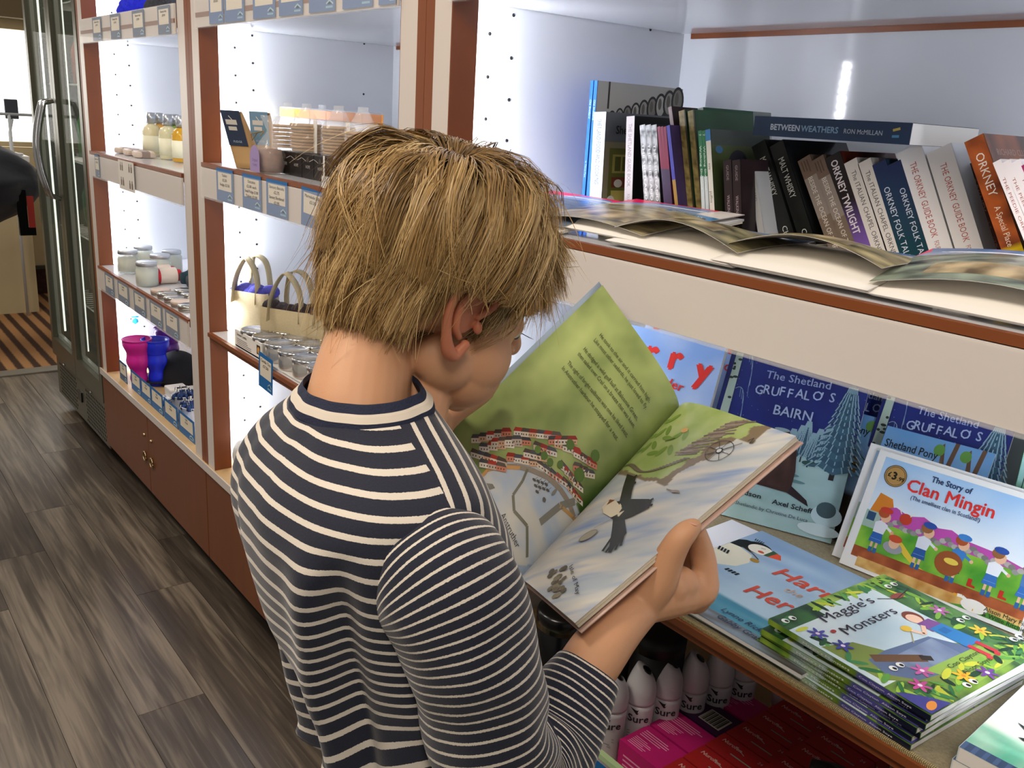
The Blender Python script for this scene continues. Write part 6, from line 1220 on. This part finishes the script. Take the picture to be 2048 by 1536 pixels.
lip = MB(); lip.ball(H(0, .1015, -.0385), (.014, .0045, .003), 18, 8, M=HR).ball(H(0, .1, -.0455), (.012, .0045, .0038), 18, 8, M=HR); lip.build('lips', mat('lips', '#b8685c', .45), boy, world=True)
# ears
earm = mat('ear_skin', '#c67c5c', .5, sss=.2, var=.08, vscale=60)
for s in (1, -1):
    eb = V((s*math.sin(.22), -math.cos(.22), 0))*1.30; eu = V((0, .16, 1)).normalized()*1.28; en = V((s*.97, .22, 0)); Oe = V((s*.0725, .016, .006))
    E_ = lambda b, u, o=0: HM @ (Oe+eb*b+eu*u+en*o)
    m = MB()
    limb(m, [(E_(.004, .003, .001), .003), (E_(-.002, .014, .003), .0034), (E_(.001, .027, .004), .0038), (E_(.012, .036, .004), .0042), (E_(.026, .034, .004), .0045), (E_(.0345, .020, .004), .0045), (E_(.034, .004, .003), .0042), (E_(.025, -.012, .002), .0042), (E_(.014, -.024, .001), .0058), (E_(.005, -.027, 0), .0055), (E_(.001, -.018, 0), .0045)], 12, 5)
    limb(m, [(E_(.010, .026, 0), .0035), (E_(.021, .019, .001), .0038), (E_(.024, .006, .001), .0038), (E_(.018, -.008, .001), .0035), (E_(.010, -.014, 0), .003)], 10, 4)
    m.ball(E_(.0, -.004, .002), (.004, .004, .0055)); m.ball(E_(.015, .008, -.004), (.018, .0035, .028), 20, 10, M=HR @ Matrix(((eb.x, en.x, 0), (eb.y, en.y, .10), (0, 0, 1))))
    remesh(m, 'ear', earm, boy, .0009, 4)
# hair ------------------------------------------------------------
cen = np.array([0, -.006, .048]); rad = np.array([.0735, .095, .084]); dn_ = np.array([-hR.z, -hF.z, -hU.z]); dn_ /= np.linalg.norm(dn_)
def hairline(p):           # True where hair grows; p on scalp
    r, f, u = p; a = abs(r)
    if u > .082: return True
    if a > .045 and -.028 < f < .026 and u < .050: return False
    if f > .030: return u > .060-.25*max(0, a-.03) + (f-.03)*.30 if a < .058 else u > .010-.0*(f)
    if f > -.004: return u > (.020 if f < .018 else -.012 if f < .032 else .0)
    if f > -.03: return u > -.022
    return u > -.062
whorl = np.array([.012, -.030, .126])
def onsurf(p, h):
    d = (p-cen)/rad; L = np.linalg.norm(d); q = cen+d/L*rad; n = d/rad; n /= np.linalg.norm(n); return q+n*h, n, L
def guide(root, seed):
    r_ = np.random.default_rng(seed); f, u = root[1], root[2]; top = max(0, min(1, (u-.02)/.09)); front = f > .028 and u > .05
    L = (.070+.050*top)*(.85+.35*r_.random())
    if u < .0: L = .052*(.75+.5*r_.random())
    thr = .008 if f < -.02 else -.035
    if f < -.05 and .0 < u < .06: L *= 1.1
    if front: L = (.058+.035*min(1, max(0, (u-.07)/.05)))*(.85+.3*r_.random())
    if .0 < f <= .05 and u < .055: L = .036*(.8+.4*r_.random())
    N = 9; st = L/(N-1); ang = r_.normal(0, .30); hm_ = (.011+.013*top)*(.45+1.0*r_.random())*(1-.45*max(0, min(1, (-f-.03)/.05)))+.008*max(0, top-.8)*5; pts = []; d = None; wv = r_.uniform(-1, 1)*.7; ph = r_.uniform(0, 6); pos = root.copy(); outw = r_.random()
    for i in range(N):
        s = i/(N-1); q, n, Lr = onsurf(pos, 0)
        if front: h = .003+.012*min(1, s*2.5)+.017*s*s*(.5+outw)
        elif .0 < f <= .05 and u < .055: h = .003+.006*s
        else: h = .003+hm_*min(1, 2.4*s)**.7*(1-.22*s)
        if pos[2] > thr or i == 0: pos = q+n*h if i else q
        pts.append(pos.copy()); ear_ = abs(pos[0]) > .050 and -.034 < pos[1] < .024 and pos[2] < .040; t = q-whorl; t -= n*(t@n); t /= (np.linalg.norm(t)+1e-9); g = dn_-n*(dn_@n); side = np.cross(n, t); a_ = ang+wv*math.sin(s*6+ph)*.9
        v = t*math.cos(a_)+side*math.sin(a_)+g*.35*s; back = np.array([0, -1., 0]); back -= n*(back@n)
        if not front: v = v+back*(.75 if abs(root[0]) > .02 else .2)*(1-.7*s)
        if f < -.03: v = v+np.array([0, .25, 0])*s*(1 if u < .05 else .2)
        if front: v = v+side*.25
        v -= n*(v@n)*(1 if pos[2] > thr else .3); v /= np.linalg.norm(v)+1e-9; d = v if d is None else d*.5+v*.5; d /= np.linalg.norm(d)
        if pos[2] <= thr: d = d*.55+dn_*.45+np.array([-pos[0]*1.2, -.14 if f < 0 else .08, 0]); d /= np.linalg.norm(d)
        pos = pos+d*st*(.12 if ear_ else 1)
    return np.array(pts)
roots = []; rg = np.random.default_rng(5)
while len(roots) < 26000:
    d = rg.normal(size=3); d /= np.linalg.norm(d); p = cen+d*rad
    if hairline(p+np.array([0, 0, rg.normal(0, .004)])): roots.append(p)
roots = np.array(roots); NG = 650; gi = rg.choice(len(roots), NG, replace=False); gr_ = roots[gi]; gp = np.array([guide(r, int(i)) for i, r in enumerate(gr_)])
near = np.array([np.argsort(((gr_-r)**2).sum(1))[:3] for r in roots]); HMn = np.array(HM); N = 9
w_ = rg.random((len(roots), 3))**3+.02; w_[:, 0] += .9; w_ /= w_.sum(1, keepdims=True)
base = (gp[near]*w_[:, :, None, None]).sum(1); root_off = roots-(gr_[near]*w_[:, :, None]).sum(1)
s = np.linspace(0, 1, N); cl = (1-.72*s**1.1)[None, :, None]; strands = base+root_off[:, None, :]*cl
jit = rg.normal(0, 1, (len(roots), 1, 3))*.0022*(s**1.5)[None, :, None]; wild = (rg.random((len(roots), 1, 1)) < .07)*rg.normal(0, 1, (len(roots), 1, 3))*.012*(s**1.6)[None, :, None]
strands = strands+jit+wild; cut = .72+.28*rg.random(len(roots))
d3 = (strands-cen)/rad; nrm = d3/rad; nrm /= np.linalg.norm(nrm, axis=2, keepdims=True)
tan = np.gradient(strands, axis=1); tan /= np.linalg.norm(tan, axis=2, keepdims=True)+1e-9; sd = np.cross(tan, nrm+rg.normal(0, .35, (len(roots), 1, 3))); sd /= np.linalg.norm(sd, axis=2, keepdims=True)+1e-9
wdt = (.00048*(1-.75*s**2))[None, :, None]; A_ = strands-sd*wdt; B_ = strands+sd*wdt
vv = np.stack([A_, B_], 2).reshape(-1, 3); vw = vv @ HMn[:3, :3].T + HMn[:3, 3]; off = np.array(WM[boy.name].translation); vw = vw-off
ns = len(roots); idx = (np.arange(ns)[:, None]*2*N + (np.arange(N-1)*2)[None, :]); quads = np.stack([idx, idx+1, idx+3, idx+2], 2).reshape(-1, 4)
me = bpy.data.meshes.new('hair'); me.vertices.add(len(vw)); me.vertices.foreach_set('co', vw.ravel().astype('f')); me.loops.add(quads.size); me.loops.foreach_set('vertex_index', quads.ravel().astype('i')); me.polygons.add(len(quads)); me.polygons.foreach_set('loop_start', np.arange(0, quads.size, 4).astype('i')); me.polygons.foreach_set('loop_total', np.full(len(quads), 4, 'i')); me.update(calc_edges=True); me.polygons.foreach_set('use_smooth', np.ones(len(quads), bool))
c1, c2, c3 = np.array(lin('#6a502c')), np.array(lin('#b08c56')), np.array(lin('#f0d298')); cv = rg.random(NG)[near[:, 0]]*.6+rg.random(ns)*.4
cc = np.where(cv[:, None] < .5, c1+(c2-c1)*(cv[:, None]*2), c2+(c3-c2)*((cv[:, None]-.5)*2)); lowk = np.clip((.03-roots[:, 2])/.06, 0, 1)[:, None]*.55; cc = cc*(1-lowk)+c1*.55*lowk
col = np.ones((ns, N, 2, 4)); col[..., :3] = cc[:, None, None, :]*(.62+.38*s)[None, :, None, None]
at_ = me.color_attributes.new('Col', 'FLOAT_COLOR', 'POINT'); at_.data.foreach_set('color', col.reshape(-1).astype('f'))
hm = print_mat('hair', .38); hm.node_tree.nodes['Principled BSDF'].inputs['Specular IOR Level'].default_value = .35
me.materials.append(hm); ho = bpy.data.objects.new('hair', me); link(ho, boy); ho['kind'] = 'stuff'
m = MB(); rs = []      # thin mat of short hair under the strands
nu, nv = 60, 90; gv = {}; vs = []; fs = []
for i in range(nu+1):
    for j in range(nv):
        th = PI*i/nu; a = 2*PI*j/nv; dd = np.array([math.sin(th)*math.cos(a), math.sin(th)*math.sin(a), math.cos(th)]); p = cen+dd*(rad+.003); gv[i, j] = (len(vs), hairline(cen+dd*rad)); vs.append(HM @ V(p))
for i in range(nu):
    for j in range(nv):
        q = [(i, j), (i, (j+1) % nv), (i+1, (j+1) % nv), (i+1, j)]
        if all(gv[k_][1] for k_ in q): fs.append([gv[k_][0] for k_ in q])
m.add(vs, fs, smooth=True); m.build('hair_base', mat('hair_under', '#5c4426', .7, bump=.8, bscale=300, var=.2, vscale=100), boy, world=True)
# striped top -----------------------------------------------------
def stripe_mat(name, period, frac, navy, wht):
    m = mat(name, navy, .85, sheen=.25); nt = m.node_tree; b = nt.nodes['Principled BSDF']; a = nt.nodes.new('ShaderNodeAttribute'); a.attribute_name = 'stripe'
    n = nt.nodes.new('ShaderNodeTexNoise'); n.inputs['Scale'].default_value = 900; tc = nt.nodes.new('ShaderNodeTexCoord'); nt.links.new(tc.outputs['Object'], n.inputs[0])
    ad = nt.nodes.new('ShaderNodeMath'); ad.operation = 'MULTIPLY_ADD'; ad.inputs[1].default_value = .0009; nt.links.new(n.outputs[0], ad.inputs[0]); nt.links.new(a.outputs['Fac'], ad.inputs[2])
    dv = nt.nodes.new('ShaderNodeMath'); dv.operation = 'DIVIDE'; dv.inputs[1].default_value = period; nt.links.new(ad.outputs[0], dv.inputs[0]); fr = nt.nodes.new('ShaderNodeMath'); fr.operation = 'FRACT'; a2 = nt.nodes.new('ShaderNodeAttribute'); a2.attribute_name = 'stripe_front'; a3 = nt.nodes.new('ShaderNodeAttribute'); a3.attribute_name = 'seam'; gt = nt.nodes.new('ShaderNodeMath'); gt.operation = 'GREATER_THAN'; gt.inputs[1].default_value = 0; nt.links.new(a3.outputs['Fac'], gt.inputs[0]); mf = nt.nodes.new('ShaderNodeMix'); nt.links.new(gt.outputs[0], mf.inputs[0]); nt.links.new(a.outputs['Fac'], mf.inputs[2]); nt.links.new(a2.outputs['Fac'], mf.inputs[3]); nt.links.new(mf.outputs[0], ad.inputs[2]); nt.links.new(dv.outputs[0], fr.inputs[0])
    lt = nt.nodes.new('ShaderNodeMath'); lt.operation = 'LESS_THAN'; lt.inputs[1].default_value = frac; nt.links.new(fr.outputs[0], lt.inputs[0])
    n2 = nt.nodes.new('ShaderNodeTexNoise'); n2.inputs['Scale'].default_value = 700; n2.inputs['Detail'].default_value = 3; nt.links.new(tc.outputs['Object'], n2.inputs[0]); mn = nt.nodes.new('ShaderNodeMix'); mn.data_type = 'RGBA'; nt.links.new(n2.outputs[0], mn.inputs[0])
    c = lin(navy); mn.inputs[6].default_value = (*[x*.55 for x in c], 1); mn.inputs[7].default_value = (*[x*1.7 for x in c], 1)
    mx = nt.nodes.new('ShaderNodeMix'); mx.data_type = 'RGBA'; nt.links.new(lt.outputs[0], mx.inputs[0]); nt.links.new(mn.outputs[2], mx.inputs[6]); mx.inputs[7].default_value = (*lin(wht), 1); nt.links.new(mx.outputs[2], b.inputs['Base Color'])
    bp = nt.nodes.new('ShaderNodeBump'); bp.inputs['Strength'].default_value = .25; bp.inputs['Distance'].default_value = .0006; nt.links.new(n2.outputs[0], bp.inputs['Height']); nt.links.new(bp.outputs[0], b.inputs['Normal']); return m
shirtm = stripe_mat('striped_jersey', .0145, .30, '#151a2b', '#dcd3c4'); sleevem = stripe_mat('fine_striped_jersey', .0066, .24, '#151a2b', '#d8cfc0')
def cloth(name, rings_, sfun, mt, label=None, ffun=None, mfun=None):
    R_, n = len(rings_), len(rings_[0]); m = MB(); m.rings(rings_, cap=False); o = m.build(name, mt, boy, world=True, label=label)
    a = o.data.attributes.new('stripe', 'FLOAT', 'POINT'); a.data.foreach_set('value', [sfun(i, j, rings_[i][j]) for i in range(R_) for j in range(n)])
    for nm_, fn_ in (('stripe_front', ffun), ('seam', mfun)):
        a = o.data.attributes.new(nm_, 'FLOAT', 'POINT'); a.data.foreach_set('value', [fn_(i, j, rings_[i][j]) if fn_ else -1.0 for i in range(R_) for j in range(n)])
    sm = o.modifiers.new('thick', 'SOLIDIFY'); sm.thickness = .0012; sm.offset = -1; return o
K = np.array([(.800, -.552, .382, .106, .102), (.812, -.553, .380, .101, .099), (.838, -.561, .371, .098, .097), (.88, -.572, .361, .100, .097), (.95, -.580, .345, .107, .100), (1.0, -.589, .334, .118, .097), (1.03, -.596, .330, .124, .089), (1.05, -.601, .330, .124, .079), (1.067, -.608, .333, .110, .070), (1.081, -.613, .337, .090, .062), (1.092, -.617, .340, .073, .0555), (1.099, -.619, .342, .061, .0515)])
NT, NA = 130, 150; tt = np.concatenate([np.linspace(.800, 1.0, 85), np.linspace(1.0, 1.099, NT-85+1)[1:]]); prof = []
ks = np.linspace(0, 1, len(K))
def cub(x, xs, ys):
    i = int(np.clip(np.searchsorted(xs, x)-1, 0, len(xs)-2)); h = xs[i+1]-xs[i]; t = (x-xs[i])/h
    m0 = (ys[i+1]-ys[max(i-1, 0)])/(xs[i+1]-xs[max(i-1, 0)]); m1 = (ys[min(i+2, len(xs)-1)]-ys[i])/(xs[min(i+2, len(xs)-1)]-xs[i])
    return (2*t**3-3*t*t+1)*ys[i]+(t**3-2*t*t+t)*h*m0+(-2*t**3+3*t*t)*ys[i+1]+(t**3-t*t)*h*m1
rings_ = []
for z in tt:
    cx, cy, a, b = [cub(z, K[:, 0], K[:, k_]) for k_ in (1, 2, 3, 4)]; rr = []; e = 2.5 if z < 1.0 else 2.5-.4*(z-1)/.09
    for j in range(NA):
        an = 2*PI*j/NA; c_, s_ = math.cos(an), math.sin(an); k_ = (abs(c_)**e+abs(s_)**e)**(-1/e); x, y = a*c_*k_, b*s_*k_
        top = max(0, min(1, (z-1.0)/.09)); zz = z - .007*top + y*.05*top - .35*max(0, .86-z)*max(0, 1+x/.1)
        fold = 0
        wl = max(0, min(1, (1.0-z)/.12))
        fold += .008*wl*math.sin(an*5+2.5*noise.noise(V((an, z*5, 0)))+z*9)*(.6+.4*math.sin(z*22)) if s_ < .3 else .003*wl*math.sin(an*6+z*10)
        fold += .011*math.exp(-((an-4.05-.3*(1-z))/.10)**2)*(.35+.65*wl)*(1-.9*top) - .013*math.exp(-((an-4.25-.5*(1-z))/.10)**2)*(.3+.7*wl)*(1-.9*top)     # long fold down the left back
        fold += .010*math.exp(-((an-5.25+1.2*(1-z))/.14)**2)*max(0, min(1, (1.04-z)/.06)) - .014*math.exp(-((an-5.48+1.2*(1-z))/.12)**2)*max(0, min(1, (1.03-z)/.06))
        fold += .0018*noise.noise(V((an*3, z*26, 3)))
        rr.append(V((cx+x+c_*fold, cy+y+s_*fold, zz)))
    rings_.append(rr)
DJ = np.zeros((len(rings_), NA))
for i in range(len(rings_)-2, -1, -1):
    for j in range(NA): DJ[i, j] = DJ[i+1, j]+(rings_[i][j]-rings_[i+1][j]).length
JC = int(NA*.75)
def sstr(i, j, p):
    dx = p.x+.70; k_ = max(0, min(1, (1.0-p.z)/.14)); k_ = k_*k_*(3-2*k_)
    base = (.6*DJ[i, JC]+.4*DJ[i, j]) if p.z > 1.0 else None
    if base is None:
        i0 = 84; base = (.6*DJ[i0, JC]+.4*DJ[i0, j]) + (DJ[i, JC]-DJ[i0, JC])*.78
    return 2-base - .24*k_*dx + .15*max(0, p.x+.60)*(1-k_)
cloth('striped_top', rings_, sstr, shirtm, None, lambda i, j, p: .95*p.y-.25*p.z, lambda i, j, p: (p.y-.338-.05*max(0, -.53-p.x if False else 0)) if p.z > .93 else -1.0)
def sleeve(pts, r0, name, fold=1):
    P, Rd = cr(pts, 26); n = len(P); rings_ = []; x = None; L = [0]
    for i in range(1, n): L.append(L[-1]+(P[i]-P[i-1]).length)
    for i in range(n):
        t = (P[min(i+1, n-1)]-P[max(i-1, 0)]).normalized()
        if x is None: x = t.cross(V((0, 1, 0))).normalized()
        x = (x-t*x.dot(t)).normalized(); y = t.cross(x); rr = []; s_ = i/n
        for j in range(96):
            a = 2*PI*j/96; f = Rd[i]*(1+.055*noise.noise(V((math.cos(a)*1.6, math.sin(a)*1.6, s_*9)))) + .0022*math.sin(s_*46+1.5*math.sin(a*2+1)+a*2)*math.exp(-((s_-.60)/.16)**2)*fold + .0018*math.sin(a*4+s_*14)*(.3+.7*s_)
            rr.append(P[i]+(x*math.cos(a)+y*math.sin(a))*f)
        rings_.append(rr)
    L = [0]
    for i in range(1, n):
        q = sorted((rings_[i][j]-rings_[i-1][j]).length for j in range(96)); L.append(L[-1]+q[66]*(1-.32*math.exp(-((i/n-.52)/.2)**2)))
    cloth('sleeve', rings_, lambda i, j, p: L[i]+.004*math.sin(2*PI*j/96+.8)*math.sin(min(1, i/n*1.3)*PI), sleevem); return rings_
cuff = dp(1172, 1342, .765)
sleeve([(V((-.530, .330, 1.012)), .042), (V((-.500, .331, 1.004)), .050), (V((-.478, .334, .990)), .053), (V((-.465, .342, .960)), .0515), (V((-.457, .352, .92)), .049), (V((-.451, .366, .862)), .047), (V((-.449, .392, .826)), .045), (V((-.456, .428, .832)), .041), (cuff+(V((-.456, .428, .832))-cuff)*.45, .0355), (cuff, .0300)], .05, 'r')
sleeve([(V((-.65, .337, 1.015)), .038), (V((-.675, .338, 1.013)), .043), (V((-.697, .342, .993)), .045), (V((-.708, .365, .945)), .043), (V((-.718, .405, .885)), .041), (V((-.722, .43, .868)), .039), (V((-.730, .455, .905)), .034), (V((-.738, .475, .94)), .030)], .05, 'l')
# ribbed collar
top = rings_[-1]; cc0 = sum(top, V((0, 0, 0)))/len(top); rg_ = []
for k_, (sc_, dz) in enumerate([(1.10, -.005), (1.07, .0005), (1.0, .0045), (.965, .006), (.90, .0115), (.885, .0125), (.87, .008), (.96, -.004)]): rg_.append([cc0+(p-cc0)*sc_+V((0, 0, dz)) for p in top])
m = MB()
for k_ in range(len(rg_)-1): m.rings([rg_[k_], rg_[k_+1]], mi=1 if k_ in (1, 2) else 0, cap=False)
m.build('collar', [mat('navy_rib', '#222940', .85, bump=.4, bscale=500), mat('cream_rib', '#d2c8b8', .85)], boy, world=True)
# jeans and shoes
jean = mat('denim', '#2c3d55', .85, bump=.5, bscale=500, var=.35, vscale=40); m = MB()
limb(m, [(V((-.550, .384, .775)), .088), (V((-.550, .384, .66)), .095)], 32)
m.ball((-.552, .382, .700), (.112, .108, .085), 32, 16); m.ball((-.552, .382, .64), (.118, .110, .085), 32, 16); m.ball((-.552, .380, .60), (.118, .106, .08), 32, 16)
for s in (-1, 1): limb(m, [(V((-.553+s*.058, .372, .60)), .068), (V((-.553+s*.066, .38, .42)), .052), (V((-.553+s*.068, .385, .33)), .050), (V((-.553+s*.070, .37, .09)), .043)], 20)
jo = remesh(m, 'jeans', jean, boy, .005, 4)
MB().rings([[(-.550+rx*math.cos(q_), .384+ry*math.sin(q_), z_) for q_ in [2*PI*j/40 for j in range(40)]] for z_, rx, ry in ((.81, .096, .094), (.845, .092, .090), (.845, .086, .084), (.81, .086, .084))]).build('waistband', jean, jo, world=True)
for s in (-1, 1):
    x0 = -.553+s*.072; m = MB(); rs = []
    for q in range(12):
        t = q/11; y = .315+.20*t; hh = .075-.045*t**.8; wd = .034+.008*math.sin(PI*t); rs.append([(x0+wd*math.cos(a), y, .012+(hh if math.sin(a) > 0 else .008)*math.sin(a)) for a in [2*PI*j/20 for j in range(20)]])
    sh = m.rings(rs).build('shoe', mat('dark_trainer', '#22252c', .6), boy, world=True); MB().box((x0-.038, .31, 0), (x0+.038, .52, .014)).build('sole', mat('white_sole', '#d0d0d0', .6), sh, world=True, bevel=.006)
